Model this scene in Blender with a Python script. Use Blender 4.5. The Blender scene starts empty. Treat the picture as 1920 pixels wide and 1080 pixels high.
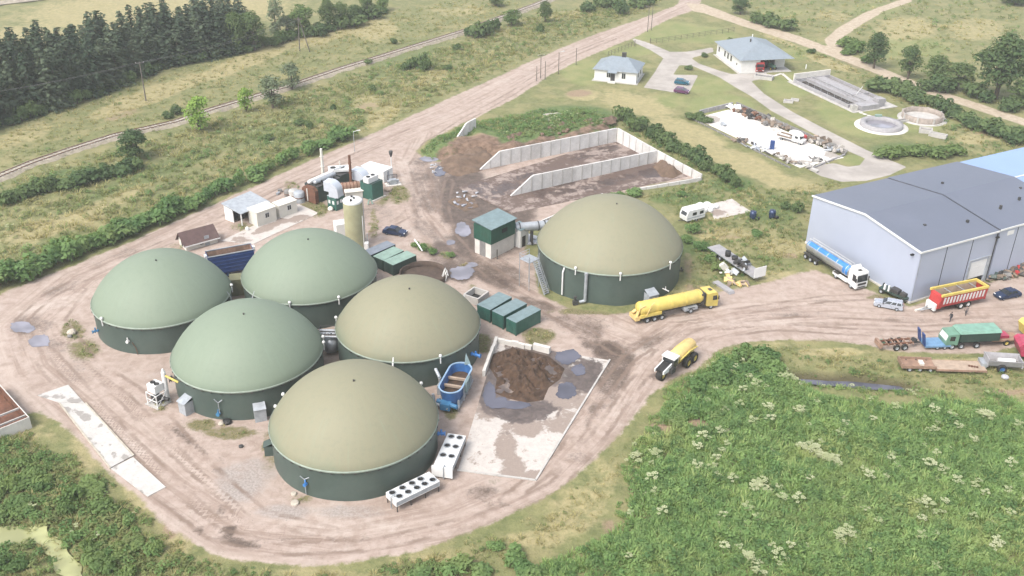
import bpy, bmesh, math, random
import numpy as np
from mathutils import Matrix, Vector

SC = bpy.context.scene
COL = SC.collection
rnd = random.Random(7)
PI = math.pi
R_ = math.radians

# ---------------------------------------------------------------- camera
CAM_H = 82.0
FOC = 1874.244                      # focal length in pixels of a 1920 px wide frame
PITCH, ROLL = R_(28.95), R_(0.7032)
cam_f = np.array([0, math.cos(PITCH), -math.sin(PITCH)])
cam_u = np.array([0, math.sin(PITCH), math.cos(PITCH)])
cam_x = np.array([1.0, 0, 0])
cam_r = math.cos(ROLL) * cam_x + math.sin(ROLL) * cam_u
cam_v = -math.sin(ROLL) * cam_x + math.cos(ROLL) * cam_u
cam_c = np.array([0, 0, CAM_H])
cd = bpy.data.cameras.new('camera')
cam = bpy.data.objects.new('camera', cd)
COL.objects.link(cam)
cd.sensor_width = 36
cd.lens = FOC / 1920 * 36
cd.clip_start = 1
cd.clip_end = 3000
cam.matrix_world = Matrix(((cam_r[0], cam_v[0], -cam_f[0], 0), (cam_r[1], cam_v[1], -cam_f[1], 0),
                           (cam_r[2], cam_v[2], -cam_f[2], CAM_H), (0, 0, 0, 1)))
SC.camera = cam

# ---------------------------------------------------------------- light
SUN_EL, SUN_AZ = 52, 225            # azimuth clockwise from +Y: behind the camera, to its left
w = bpy.data.worlds.new('World')
SC.world = w
w.use_nodes = True
nt = w.node_tree
nt.nodes.clear()
sky = nt.nodes.new('ShaderNodeTexSky')
sky.sky_type = 'NISHITA'
sky.sun_disc = False
sky.sun_elevation = R_(SUN_EL)
sky.sun_rotation = R_(SUN_AZ)
sky.air_density = 1.0
sky.dust_density = 3.0
hs = nt.nodes.new('ShaderNodeHueSaturation')
hs.inputs['Saturation'].default_value = 0.42
bg = nt.nodes.new('ShaderNodeBackground')
bg.inputs['Strength'].default_value = 0.14
ow = nt.nodes.new('ShaderNodeOutputWorld')
nt.links.new(sky.outputs[0], hs.inputs['Color'])
nt.links.new(hs.outputs[0], bg.inputs['Color'])
nt.links.new(bg.outputs[0], ow.inputs['Surface'])
sd = bpy.data.lights.new('sun', 'SUN')
sd.energy = 1.25
sd.angle = R_(26)
sd.color = (1.0, 0.94, 0.87)
sun = bpy.data.objects.new('sun', sd)
COL.objects.link(sun)
sdir = Vector((math.sin(R_(SUN_AZ)) * math.cos(R_(SUN_EL)), math.cos(R_(SUN_AZ)) * math.cos(R_(SUN_EL)), math.sin(R_(SUN_EL))))
sun.rotation_euler = sdir.to_track_quat('Z', 'Y').to_euler()
sun.location = (0, 0, 200)
SC.view_settings.view_transform = 'Standard'
SC.view_settings.look = 'None'
SC.view_settings.gamma = 1
SC.view_settings.use_curve_mapping = False
SC.view_settings.exposure = 1.46
SC.cycles.use_denoising = True
SC.cycles.max_bounces = 6
SC.cycles.volume_bounces = 1
SC.cycles.diffuse_bounces = 3
SC.cycles.transparent_max_bounces = 8

# ---------------------------------------------------------------- survey: photo pixel -> place on the ground
def G(px, py, z=0.0):
    d = cam_f + cam_r * (px - 960) / FOC - cam_v * (py - 540) / FOC
    t = (z - CAM_H) / d[2]
    p = cam_c + d * t
    return Vector((p[0], p[1], z))

def PX(p):
    v = np.asarray(p, float) - cam_c
    z = v @ cam_f
    return 960 + FOC * (v @ cam_r) / z, 540 - FOC * (v @ cam_v) / z

def up(b, py):                      # height above base b at which a post there reaches picture row py
    lo, hi = -4.0, 60.0
    for _ in range(40):
        m = (lo + hi) / 2
        if PX((b[0], b[1], m))[1] > py: lo = m
        else: hi = m
    return lo

def rect(N, L, Rr, z=0.0):          # near, left, right ground corners (pixels) -> centre, angle, length along N->R, depth along N->L
    n, l, r = G(*N, z), G(*L, z), G(*Rr, z)
    u = (r - n); lx = u.length; u.normalize()
    v = Vector((-u.y, u.x, 0))
    ly = (l - n).dot(v)
    c = n + u * lx / 2 + v * ly / 2
    return c, math.atan2(u.y, u.x), lx, abs(ly)

def span(a, b, z=0.0):              # two ground pixels -> middle, angle a->b, length
    A, B = G(*a, z), G(*b, z)
    d = B - A
    return (A + B) / 2, math.atan2(d.y, d.x), d.length

# ---------------------------------------------------------------- mesh builder
class MB:
    def __init__(s):
        s.v = []; s.f = []; s.m = []; s.sm = []; s.M = Matrix.Identity(4)
    def add(s, vs, fs, m=0, sm=False):
        o = len(s.v)
        M = s.M
        s.v += [tuple(M @ Vector(p)) for p in vs]
        s.f += [tuple(i + o for i in f) for f in fs]
        s.m += [m] * len(fs); s.sm += [sm] * len(fs)
        return s
    def box(s, x0, x1, y0, y1, z0, z1, m=0, taper=None):
        vs = [(x0, y0, z0), (x1, y0, z0), (x1, y1, z0), (x0, y1, z0), (x0, y0, z1), (x1, y0, z1), (x1, y1, z1), (x0, y1, z1)]
        return s.add(vs, [(3, 2, 1, 0), (4, 5, 6, 7), (0, 1, 5, 4), (1, 2, 6, 5), (2, 3, 7, 6), (3, 0, 4, 7)], m)
    def cbox(s, c, sx, sy, sz, rz=0, m=0):       # centre of the base
        K = s.M
        s.M = K @ Matrix.Translation(c) @ Matrix.Rotation(rz, 4, 'Z')
        s.box(-sx / 2, sx / 2, -sy / 2, sy / 2, 0, sz, m)
        s.M = K
        return s
    def hexa(s, b, t, m=0):                      # bottom and top rings of four or more points
        n = len(b)
        fs = [tuple(range(n - 1, -1, -1)), tuple(range(n, 2 * n))] + [(i, (i + 1) % n, n + (i + 1) % n, n + i) for i in range(n)]
        return s.add(list(b) + list(t), fs, m)
    def prism_xz(s, prof, y0, y1, m=0):          # side profile in x,z extruded along y
        n = len(prof)
        vs = [(x, y0, z) for x, z in prof] + [(x, y1, z) for x, z in prof]
        fs = [tuple(range(n)), tuple(range(2 * n - 1, n - 1, -1))] + [(i, n + i, n + (i + 1) % n, (i + 1) % n) for i in range(n)]
        return s.add(vs, fs, m)
    def cyl(s, p, q, r0, r1=None, n=10, m=0, caps=True, sm=True):
        r1 = r0 if r1 is None else r1
        p, q = Vector(p), Vector(q)
        d = (q - p).normalized()
        a = d.orthogonal().normalized(); b = d.cross(a)
        vs = []
        for c, r in ((p, r0), (q, r1)):
            for i in range(n):
                t = 2 * PI * i / n
                vs.append(c + (a * math.cos(t) + b * math.sin(t)) * r)
        s.add(vs, [(i, (i + 1) % n, n + (i + 1) % n, n + i) for i in range(n)], m, sm)
        if caps:
            s.add(vs[:n], [tuple(range(n - 1, -1, -1))], m)
            s.add(vs[n:], [tuple(range(n))], m)
        return s
    def tube(s, pts, r, n=8, m=0):
        for a, b in zip(pts[:-1], pts[1:]):
            s.cyl(a, b, r, r, n, m)
        return s
    def lathe(s, prof, n=32, c=(0, 0, 0), m=0, sm=True, close=False, axis='Z', a0=0, a1=2 * PI):
        full = abs(a1 - a0 - 2 * PI) < 1e-6
        k = n if full else n + 1
        vs = []
        for r, z in prof:
            for i in range(k):
                t = a0 + (a1 - a0) * i / n
                if axis == 'Z': vs.append((c[0] + r * math.cos(t), c[1] + r * math.sin(t), c[2] + z))
                elif axis == 'X': vs.append((c[0] + z, c[1] + r * math.cos(t), c[2] + r * math.sin(t)))
                else: vs.append((c[0] + r * math.sin(t), c[1] + z, c[2] + r * math.cos(t)))
        fs = []
        P = len(prof)
        for j in range(P - 1 + (1 if close else 0)):
            j2 = (j + 1) % P
            for i in range(n):
                i2 = (i + 1) % k
                fs.append((j * k + i, j * k + i2, j2 * k + i2, j2 * k + i))
        return s.add(vs, fs, m, sm)
    def quad(s, a, b, c, d, m=0):
        return s.add([a, b, c, d], [(0, 1, 2, 3)], m)
    def mesh(s, name, mats):
        me = bpy.data.meshes.new(name)
        me.from_pydata(s.v, [], s.f)
        for x in (mats if isinstance(mats, (list, tuple)) else [mats]):
            me.materials.append(x)
        me.polygons.foreach_set('material_index', s.m)
        me.polygons.foreach_set('use_smooth', s.sm)
        me.update()
        return me

def put(name, me, parent=None, loc=(0, 0, 0), rz=0.0):
    o = bpy.data.objects.new(name, me)
    COL.objects.link(o)
    o.location = loc
    o.rotation_euler = (0, 0, rz)
    if parent is not None: o.parent = parent
    return o

def obj(name, mb, mats, parent=None, loc=(0, 0, 0), rz=0.0, label=None):
    o = put(name, mb.mesh(name, mats), parent, loc, rz)
    if label: o['label'] = label
    return o

def tag(o, label, cat, group=None):
    o['label'] = label; o['category'] = cat
    if group: o['group'] = group
    return o

def thing(name, label, cat, loc=(0, 0, 0), rz=0.0, group=None):
    o = bpy.data.objects.new(name, None)
    o.empty_display_size = 0.5
    COL.objects.link(o)
    o.location = loc; o.rotation_euler = (0, 0, rz)
    return tag(o, label, cat, group)

def struct(o, kind='structure'):
    o['kind'] = kind
    return o

def split(o, name):                           # loose pieces of a part become parts of their own
    me = o.data; n = len(me.vertices); root = list(range(n))
    def f(i):
        while root[i] != i: root[i] = root[root[i]]; i = root[i]
        return i
    for p in me.polygons:
        a = f(p.vertices[0])
        for v in p.vertices[1:]: root[f(v)] = a
    where = {}
    for i, v in enumerate(me.vertices): where.setdefault(tuple(round(c, 3) for c in v.co), []).append(i)
    for l in where.values():
        for j in l[1:]: root[f(j)] = f(l[0])
    isl = {}
    for p in me.polygons: isl.setdefault(f(p.vertices[0]), []).append(p)
    for ps in isl.values():
        mb = MB(); ix = {}
        for p in ps:
            for v in p.vertices:
                if v not in ix: ix[v] = len(mb.v); mb.v.append(tuple(me.vertices[v].co))
            mb.f.append(tuple(ix[v] for v in p.vertices)); mb.m.append(p.material_index); mb.sm.append(p.use_smooth)
        obj(name, mb, list(me.materials), o.parent, o.location, o.rotation_euler[2])
    bpy.data.objects.remove(o)

def copy_thing(o, loc=None, rz=None, label=None, scale=None, group=None):
    c = o.copy(); COL.objects.link(c)
    for ch in o.children:
        d = ch.copy(); COL.objects.link(d); d.parent = c
        for g in ch.children:
            e = g.copy(); COL.objects.link(e); e.parent = d
    if loc is not None: c.location = loc
    if rz is not None: c.rotation_euler = (0, 0, rz)
    if scale is not None: c.scale = scale if hasattr(scale, '__len__') else (scale,) * 3
    if label: c['label'] = label
    if group: c['group'] = group
    return c

# ---------------------------------------------------------------- materials
def _nodes(name):
    m = bpy.data.materials.new(name)
    m.use_nodes = True
    nt = m.node_tree
    nt.nodes.clear()
    out = nt.nodes.new('ShaderNodeOutputMaterial')
    return m, nt, out

class NB:                                        # short hand for node graphs
    def __init__(s, nt): s.nt = nt
    def n(s, t, **k):
        x = s.nt.nodes.new(t)
        for a, b in k.items(): setattr(x, a, b)
        return x
    def l(s, a, b): s.nt.links.new(a, b)
    def val(s, sock, v):
        if hasattr(v, 'is_linked') or hasattr(v, 'node'): s.l(v, sock)
        else: sock.default_value = v
    def noise(s, vec, scale, detail=4, rough=0.55, dist=0.0):
        x = s.n('ShaderNodeTexNoise')
        x.inputs['Scale'].default_value = scale; x.inputs['Detail'].default_value = detail
        x.inputs['Roughness'].default_value = rough; x.inputs['Distortion'].default_value = dist
        if vec is not None: s.l(vec, x.inputs['Vector'])
        return x.outputs['Fac']
    def math(s, op, a, b=None, c=None, clamp=False):
        x = s.n('ShaderNodeMath', operation=op); x.use_clamp = clamp
        s.val(x.inputs[0], a)
        if b is not None: s.val(x.inputs[1], b)
        if c is not None: s.val(x.inputs[2], c)
        return x.outputs[0]
    def mix(s, f, a, b, mode='MIX'):
        x = s.n('ShaderNodeMix', data_type='RGBA', blend_type=mode)
        s.val(x.inputs[0], f)
        for k, v in ((6, a), (7, b)):
            if isinstance(v, (tuple, list)): x.inputs[k].default_value = (*v[:3], 1)
            else: s.l(v, x.inputs[k])
        return x.outputs[2]
    def ramp(s, f, lo, hi):                      # smoothstep lo..hi -> 0..1
        x = s.n('ShaderNodeMapRange', interpolation_type='SMOOTHSTEP')
        s.val(x.inputs[0], f)
        x.inputs[1].default_value = lo; x.inputs[2].default_value = hi
        x.inputs[3].default_value = 0; x.inputs[4].default_value = 1
        return x.outputs[0]

def mat(name, col, rough=0.55, metal=0.0, var=0.18, scale=1.2, dirt=0.25, dcol=(0.20, 0.16, 0.12), bump=0.0, spec=0.4):
    """painted / metal / concrete surface with mottling and a film of dirt"""
    col = tuple(x * 0.76 for x in col); dcol = tuple(x * 0.76 for x in dcol)
    m, nt, out = _nodes(name)
    b = NB(nt)
    tc = b.n('ShaderNodeTexCoord')
    v = tc.outputs['Object']
    n1 = b.noise(v, scale, 5, 0.6)
    n2 = b.noise(v, scale * 0.23, 3, 0.6)
    n3 = b.noise(v, scale * 7, 3, 0.6)
    c = b.mix(b.ramp(n1, 0.3, 0.7), tuple(x * (1 - var) for x in col), tuple(min(1, x * (1 + var * 0.6)) for x in col))
    c = b.mix(b.math('MULTIPLY', b.ramp(b.math('ADD', b.math('MULTIPLY', n2, 0.6), b.math('MULTIPLY', n3, 0.4)), 0.42, 0.75), dirt), c, dcol)
    p = b.n('ShaderNodeBsdfPrincipled')
    b.l(c, p.inputs['Base Color'])
    b.l(b.math('ADD', b.math('MULTIPLY', n1, 0.2), rough - 0.1, clamp=True), p.inputs['Roughness'])
    p.inputs['Metallic'].default_value = metal
    p.inputs['Specular IOR Level'].default_value = spec
    if bump:
        bp = b.n('ShaderNodeBump'); bp.inputs['Strength'].default_value = bump; bp.inputs['Distance'].default_value = 0.05
        b.l(n3, bp.inputs['Height']); b.l(bp.outputs[0], p.inputs['Normal'])
    b.l(p.outputs[0], out.inputs[0])
    return m

def leafmat(name, c0, c1, c2=None, scale=0.35, trans=0.3):
    """foliage: clumps of lighter and darker leaves, some light passing through"""
    m, nt, out = _nodes(name)
    b = NB(nt)
    geo = b.n('ShaderNodeNewGeometry')
    oi = b.n('ShaderNodeObjectInfo')
    n1 = b.noise(geo.outputs['Position'], scale, 4, 0.6)
    n2 = b.noise(geo.outputs['Position'], scale * 6, 2, 0.5)
    f = b.math('ADD', b.math('MULTIPLY', n1, 0.55), b.math('ADD', b.math('MULTIPLY', n2, 0.25), b.math('MULTIPLY', oi.outputs['Random'], 0.22)))
    c = b.mix(b.ramp(f, 0.3, 0.72), c0, c1)
    if c2: c = b.mix(b.ramp(b.noise(geo.outputs['Position'], scale * 0.4, 3), 0.52, 0.68), c, c2)
    d = b.n('ShaderNodeBsdfDiffuse'); t = b.n('ShaderNodeBsdfTranslucent')
    b.l(c, d.inputs[0])
    b.l(b.mix(1.0, c, (1.0, 1.0, 0.55), 'MULTIPLY'), t.inputs[0])
    x = b.n('ShaderNodeMixShader'); x.inputs[0].default_value = trans
    b.l(d.outputs[0], x.inputs[1]); b.l(t.outputs[0], x.inputs[2])
    b.l(x.outputs[0], out.inputs[0])
    return m

M = {}
def mk(k, *a, **kw): M[k] = mat(k, *a, **kw)
mk('tank_green', (0.070, 0.100, 0.087), 0.5, var=0.14, scale=0.35, dirt=0.4, dcol=(0.115, 0.125, 0.105))
mk('green_paint', (0.030, 0.115, 0.090), 0.45, dirt=0.2)
mk('teal_roof', (0.18, 0.25, 0.26), 0.5, dirt=0.25, dcol=(0.25, 0.27, 0.25))
mk('pale_green_roof', (0.24, 0.35, 0.29), 0.5, dirt=0.25, dcol=(0.27, 0.27, 0.23))
mk('slate_roof', (0.20, 0.23, 0.27), 0.5, dirt=0.25)
mk('dark_green', (0.030, 0.060, 0.050), 0.5, dirt=0.2)
mk('galv', (0.45, 0.48, 0.51), 0.42, metal=0.35, dirt=0.2)
mk('grey_sheet', (0.40, 0.43, 0.46), 0.5, metal=0.1, dirt=0.15)
mk('white', (0.78, 0.78, 0.76), 0.45, var=0.05, dirt=0.15, dcol=(0.45, 0.42, 0.38))
mk('cream', (0.72, 0.69, 0.61), 0.6, var=0.06, dirt=0.18, dcol=(0.4, 0.36, 0.3))
mk('plaster', (0.74, 0.73, 0.69), 0.8, var=0.06, dirt=0.15, dcol=(0.5, 0.47, 0.42))
mk('black', (0.018, 0.018, 0.019), 0.55, dirt=0.25)
mk('rubber', (0.022, 0.021, 0.020), 0.85, dirt=0.4, dcol=(0.16, 0.13, 0.10))
mk('dark_metal', (0.05, 0.05, 0.05), 0.6, dirt=0.4, dcol=(0.15, 0.11, 0.08))
mk('rust', (0.17, 0.075, 0.045), 0.85, var=0.35, dirt=0.35, dcol=(0.08, 0.045, 0.03))
mk('rust_light', (0.33, 0.21, 0.15), 0.85, var=0.3, dirt=0.35, dcol=(0.14, 0.08, 0.05))
mk('brown_roof', (0.105, 0.062, 0.058), 0.75, var=0.2, dirt=0.2)
mk('blue_paint', (0.035, 0.13, 0.34), 0.45, dirt=0.25)
mk('navy', (0.022, 0.062, 0.215), 0.5, dirt=0.15, dcol=(0.05, 0.05, 0.07))
mk('bright_blue', (0.045, 0.22, 0.58), 0.4, dirt=0.15)
mk('valve_blue', (0.05, 0.20, 0.38), 0.5, dirt=0.15)
mk('yellow', (0.68, 0.53, 0.13), 0.5, var=0.14, dirt=0.5, dcol=(0.42, 0.33, 0.18))
mk('pale_yellow', (0.72, 0.52, 0.20), 0.5, var=0.1, dirt=0.35, dcol=(0.40, 0.29, 0.15))
mk('red', (0.46, 0.045, 0.045), 0.45, dirt=0.4, dcol=(0.28, 0.14, 0.10))
mk('crimson', (0.42, 0.05, 0.10), 0.4, dirt=0.2)
mk('green_truck', (0.15, 0.29, 0.21), 0.5, dirt=0.2)
mk('tan_deck', (0.43, 0.33, 0.25), 0.85, var=0.2, dirt=0.35)
mk('wood', (0.22, 0.17, 0.13), 0.85, var=0.3, dirt=0.3)
mk('pole_wood', (0.16, 0.14, 0.12), 0.9, var=0.25)
mk('concrete', (0.50, 0.48, 0.45), 0.85, var=0.16, scale=0.7, dirt=0.4, dcol=(0.24, 0.21, 0.18), bump=0.2)
mk('concrete_light', (0.66, 0.63, 0.58), 0.85, var=0.12, scale=0.6, dirt=0.3, dcol=(0.35, 0.30, 0.25), bump=0.2)
mk('concrete_dark', (0.23, 0.22, 0.21), 0.85, var=0.2, scale=0.7, dirt=0.4, dcol=(0.10, 0.09, 0.08), bump=0.2)
mk('clamp_wall', (0.68, 0.66, 0.635), 0.85, var=0.12, scale=0.5, dirt=0.4, dcol=(0.22, 0.18, 0.15), bump=0.2)
mk('joint', (0.20, 0.18, 0.16), 0.9)
mk('hall_wall', (0.445, 0.485, 0.59), 0.5, metal=0.1, var=0.04, scale=0.15, dirt=0.08, dcol=(0.36, 0.37, 0.40))
mk('hall_roof', (0.138, 0.155, 0.20), 0.6, var=0.05, scale=0.15, dirt=0.12, dcol=(0.26, 0.27, 0.30))
mk('hall_blue', (0.25, 0.36, 0.58), 0.5, var=0.05, scale=0.15, dirt=0.1, dcol=(0.35, 0.40, 0.5))
mk('duct', (0.60, 0.64, 0.70), 0.4, metal=0.2, var=.06, dirt=.12)
mk('house_roof', (0.235, 0.275, 0.31), 0.5, var=0.1, dirt=0.15)
mk('basin_grey', (0.36, 0.35, 0.36), 0.85, var=0.15, dirt=0.3, bump=0.2)
mk('silver', (0.55, 0.57, 0.60), 0.3, metal=0.7, var=0.06, dirt=0.15, dcol=(0.35, 0.30, 0.27))
mk('car_silver', (0.43, 0.46, 0.52), 0.28, metal=0.2, var=0.02, dirt=0.03)
mk('car_navy', (0.030, 0.050, 0.11), 0.25, metal=0.3, var=0.05, dirt=0.1)
mk('car_teal', (0.02, 0.13, 0.19), 0.25, metal=0.3, var=0.05, dirt=0.1)
mk('car_purple', (0.15, 0.055, 0.13), 0.25, metal=0.3, var=0.05, dirt=0.1)
mk('glass', (0.025, 0.03, 0.035), 0.12, var=0.05, dirt=0.05, spec=0.7)
mk('slurry', (0.030, 0.022, 0.016), 0.25, var=0.2, dirt=0.2)
mk('manure', (0.085, 0.050, 0.031), 0.95, var=0.45, scale=0.8, dirt=0.5, dcol=(0.05, 0.032, 0.022), bump=1.0)
mk('soil', (0.17, 0.115, 0.08), 0.95, var=0.35, scale=0.6, dirt=0.5, dcol=(0.075, 0.05, 0.035), bump=1.0)
mk('rubble', (0.45, 0.42, 0.38), 0.9, var=0.35, scale=1.5, dirt=0.4)
mk('pit_brown', (0.085, 0.058, 0.045), 0.9, var=.3)
mk('foil', (0.46, 0.47, 0.50), 0.5, var=0.15, scale=2, dirt=0.3)
mk('skin', (0.45, 0.28, 0.20), 0.6, dirt=0)
mk('dark_cloth', (0.03, 0.03, 0.035), 0.9, dirt=0)
mk('grey_cloth', (0.12, 0.11, 0.11), 0.9, dirt=0)
mk('stone', (0.50, 0.45, 0.37), 0.85, var=0.2, dirt=0.2)
# ---------------------------------------------------------------- ground: what grows or lies where
def px_arr(XY):
    v0 = XY[:, 0]; v1 = XY[:, 1]; v2 = -CAM_H
    z = v1 * cam_f[1] + v2 * cam_f[2]
    a = v0 * cam_r[0] + v1 * cam_r[1] + v2 * cam_r[2]
    b = v0 * cam_v[0] + v1 * cam_v[1] + v2 * cam_v[2]
    z = np.where(z > 5, z, 5)
    return 960 + FOC * a / z, 540 - FOC * b / z

def poly_xy(pts): return np.array([G(*p)[:2] for p in pts])

def sdf(XY, poly):                              # signed distance in metres, positive inside
    d = np.full(len(XY), 1e9); ins = np.zeros(len(XY), bool)
    x, y = XY[:, 0], XY[:, 1]
    for i in range(len(poly)):
        a, b = poly[i], poly[(i + 1) % len(poly)]
        e = b - a
        wx, wy = x - a[0], y - a[1]
        t = np.clip((wx * e[0] + wy * e[1]) / (e @ e + 1e-9), 0, 1)
        d = np.minimum(d, (wx - e[0] * t) ** 2 + (wy - e[1] * t) ** 2)
        c = ((a[1] > y) != (b[1] > y))
        if abs(e[1]) > 1e-9:
            ins ^= c & (x < a[0] + (y - a[1]) * e[0] / e[1])
    return np.sqrt(d) * np.where(ins, 1, -1)

def pdist(XY, line):                            # signed side distance to a polyline
    best = np.full(len(XY), 1e9); sg = np.ones(len(XY)); al = np.zeros(len(XY)); run = 0.0
    x, y = XY[:, 0], XY[:, 1]
    for a, b in zip(line[:-1], line[1:]):
        e = b - a; L = math.hypot(*e)
        wx, wy = x - a[0], y - a[1]
        t = np.clip((wx * e[0] + wy * e[1]) / (L * L), 0, 1)
        d = np.hypot(wx - e[0] * t, wy - e[1] * t)
        m = d < best
        best = np.where(m, d, best); sg = np.where(m, np.sign(e[0] * wy - e[1] * wx), sg); al = np.where(m, run + t * L, al)
        run += L
    return best * sg, al

def sm(x, a, b):
    t = np.clip((x - a) / (b - a), 0, 1)
    return t * t * (3 - 2 * t)

def wob(XY, s, seed=0.0):                       # cheap smooth noise, about -1..1
    x, y = XY[:, 0] / s, XY[:, 1] / s
    return (np.sin(x * 1.7 + 1.3 * np.sin(y * 1.1 + seed)) + np.sin(y * 2.1 + 1.7 * np.sin(x * 0.9 + seed * 2.1)) + np.sin((x + y) * 1.3 + seed * 3.7 + np.sin(x * 2.3))) / 3

def blobs(px, py, lst):
    o = np.zeros(len(px))
    for b in lst:
        cx, cy, rx, ry = b[:4]; s = b[4] if len(b) > 4 else 1.0; r = R_(b[5]) if len(b) > 5 else 0.0
        dx, dy = px - cx, py - cy
        u = (dx * math.cos(r) + dy * math.sin(r)) / rx; v = (-dx * math.sin(r) + dy * math.cos(r)) / ry
        o = np.maximum(o, s * (1 - sm(np.hypot(u, v), 0.45, 1.15)))
    return o

YARD = [(-90, 600), (-30, 565), (0, 553), (60, 527), (140, 497), (250, 452), (330, 415), (420, 375), (500, 338), (580, 302), (660, 268), (740, 232), (830, 190), (930, 145),
        (1000, 113), (1060, 87), (1120, 63), (1200, 36), (1268, 10), (1290, -20), (1325, -20), (1308, 17), (1262, 32), (1215, 56), (1190, 70), (1150, 86), (1080, 116), (1030, 142),
        (970, 182), (900, 217), (850, 239), (800, 264), (778, 283), (800, 300), (840, 306), (880, 296), (930, 300), (960, 300), (1150, 260), (1240, 292), (1318, 330), (1240, 346), (1130, 372),
        (1010, 425), (985, 440), (985, 470), (1003, 500), (1008, 548), (1060, 577), (1150, 588), (1210, 584), (1290, 560), (1350, 547), (1420, 534), (1500, 512), (1530, 507), (1620, 540), (1705, 575),
        (1760, 560), (1850, 530), (1930, 515), (2050, 480), (2080, 640), (1930, 642), (1850, 664), (1760, 662), (1700, 660), (1640, 650), (1560, 640), (1480, 636), (1400, 641), (1345, 656),
        (1312, 686), (1245, 720), (1215, 747), (1185, 788), (1140, 838), (1090, 885), (1035, 925), (950, 970), (850, 1010), (750, 1040), (650, 1055), (550, 1060), (450, 1051),
        (380, 1030), (322, 992), (270, 942), (200, 882), (150, 828), (108, 788), (70, 772), (-20, 795), (-90, 800)]
DRIVE = [(1185, 71), (1215, 80), (1256, 97), (1287, 97), (1336, 89), (1338, 97), (1296, 109), (1310, 119), (1350, 133), (1372, 139), (1437, 136), (1440, 146), (1408, 152), (1433, 176), (1486, 210),
         (1555, 246), (1624, 281), (1700, 313), (1669, 328), (1624, 339), (1578, 341), (1539, 330), (1514, 317), (1530, 310), (1564, 306), (1590, 313), (1612, 310), (1622, 297), (1578, 278), (1509, 242), (1445, 207), (1408, 180), (1378, 163), (1349, 145),
         (1300, 124), (1274, 122), (1262, 140), (1309, 141), (1292, 174), (1262, 173), (1207, 164), (1226, 138), (1244, 109), (1220, 94), (1190, 80)]
TRACK = [(1285, 5), (1320, 8), (1400, 38), (1500, 68), (1552, 88), (1546, 74), (1572, 52), (1620, 24), (1680, 2), (1705, -4), (1712, 2), (1660, 20), (1612, 48), (1578, 72), (1580, 98), (1640, 122), (1750, 166), (1895, 214), (2000, 250), (2000, 262), (1885, 224), (1740, 176), (1630, 133), (1560, 106), (1490, 80), (1390, 48), (1318, 24), (1300, 22)]
BERM = [(806, 296), (788, 290), (800, 270), (850, 248), (905, 232), (1000, 224), (1100, 220), (1156, 240), (1160, 258), (1150, 263), (960, 305), (935, 302), (890, 296), (845, 305)]
POND = [(-40, 995), (0, 985), (40, 980), (62, 992), (85, 975), (100, 1000), (130, 1030), (158, 1085), (115, 1085), (95, 1040), (60, 1015), (30, 1020), (-40, 1035)]
DITCH = [(1500, 702), (1560, 706), (1600, 707), (1690, 716), (1700, 722), (1640, 722), (1590, 717), (1540, 714), (1500, 708)]
LOOP = [(1990, 575), (1900, 585), (1700, 592), (1560, 585), (1400, 590), (1290, 615), (1200, 680), (1130, 790), (1020, 905), (850, 980), (620, 1020), (450, 1000), (320, 910), (180, 780), (70, 690), (40, 610), (150, 520), (330, 440), (500, 358), (700, 268), (850, 208), (1060, 101), (1290, 2)]
LOOP2 = [(1200, 640), (1080, 590), (960, 530), (880, 480), (810, 400), (775, 300), (800, 250)]
A_ = {k: poly_xy(v) for k, v in dict(yard=YARD, drive=DRIVE, track=TRACK, berm=BERM, pond=POND, ditch=DITCH).items()}
L_ = [poly_xy(LOOP), poly_xy(LOOP2)]
RUTS = [poly_xy(r) for r in ([(1900, 600), (1700, 606), (1500, 600), (1350, 612), (1250, 650), (1190, 720), (1120, 820), (1040, 915), (900, 975), (700, 1022), (520, 1030), (400, 1000), (310, 930)],
    [(1160, 660), (1080, 610), (1000, 560), (920, 505), (860, 470), (820, 420), (790, 360), (775, 310), (800, 270), (870, 225), (960, 175), (1060, 108), (1150, 72)], [(1120, 640), (1040, 590), (950, 540), (890, 490), (845, 440), (832, 390), (842, 340)],
    [(310, 930), (220, 840), (130, 740), (60, 650), (40, 600), (90, 555), (200, 500), (330, 448), (450, 395), (560, 340), (680, 285), (780, 240)], [(420, 960), (330, 880), (240, 790), (150, 690), (90, 630)],
    [(620, 1000), (490, 968), (400, 890), (320, 800), (255, 735), (170, 680), (110, 600), (150, 545)], [(1180, 640), (1250, 600), (1400, 582), (1550, 560), (1640, 556)], [(1230, 650), (1300, 632), (1450, 613), (1600, 622), (1750, 628), (1900, 616)], [(700, 440), (760, 405), (805, 350), (790, 300)],
    [(950, 940), (1060, 850), (1110, 760), (1180, 672), (1260, 618), (1400, 596)])]
# patches: (x, y, half width, half height[, strength, turn]) in photo pixels
B_GREEN = [(135, 620, 32, 26, .8), (160, 655, 40, 25, .7), (430, 812, 60, 16, .8), (380, 797, 40, 14, .7), (505, 850, 22, 50, .7), (560, 935, 40, 14, .6), (590, 392, 38, 20, .95), (548, 350, 22, 16, .6), (500, 418, 34, 14, .9), (450, 425, 30, 12, .7),
           (748, 366, 28, 24, .9), (715, 375, 25, 14, .6), (1010, 632, 40, 22, .95), (905, 645, 22, 26, .8), (845, 745, 22, 60, .8), (1022, 515, 20, 26, .8), (1105, 584, 95, 10, .9), (795, 465, 22, 12, .9), (835, 478, 22, 10, .8), (870, 500, 16, 14, .6),
           (885, 545, 12, 20, .6), (700, 425, 12, 40, .7), (345, 455, 60, 14, .5, -25), (470, 545, 30, 16, .9), (300, 760, 24, 20, .7), (1250, 350, 70, 12, .6), (1650, 556, 35, 8, .7), (1560, 640, 90, 7, .5), (620, 640, 30, 40, .5), (985, 437, 22, 14, .7)]
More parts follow.
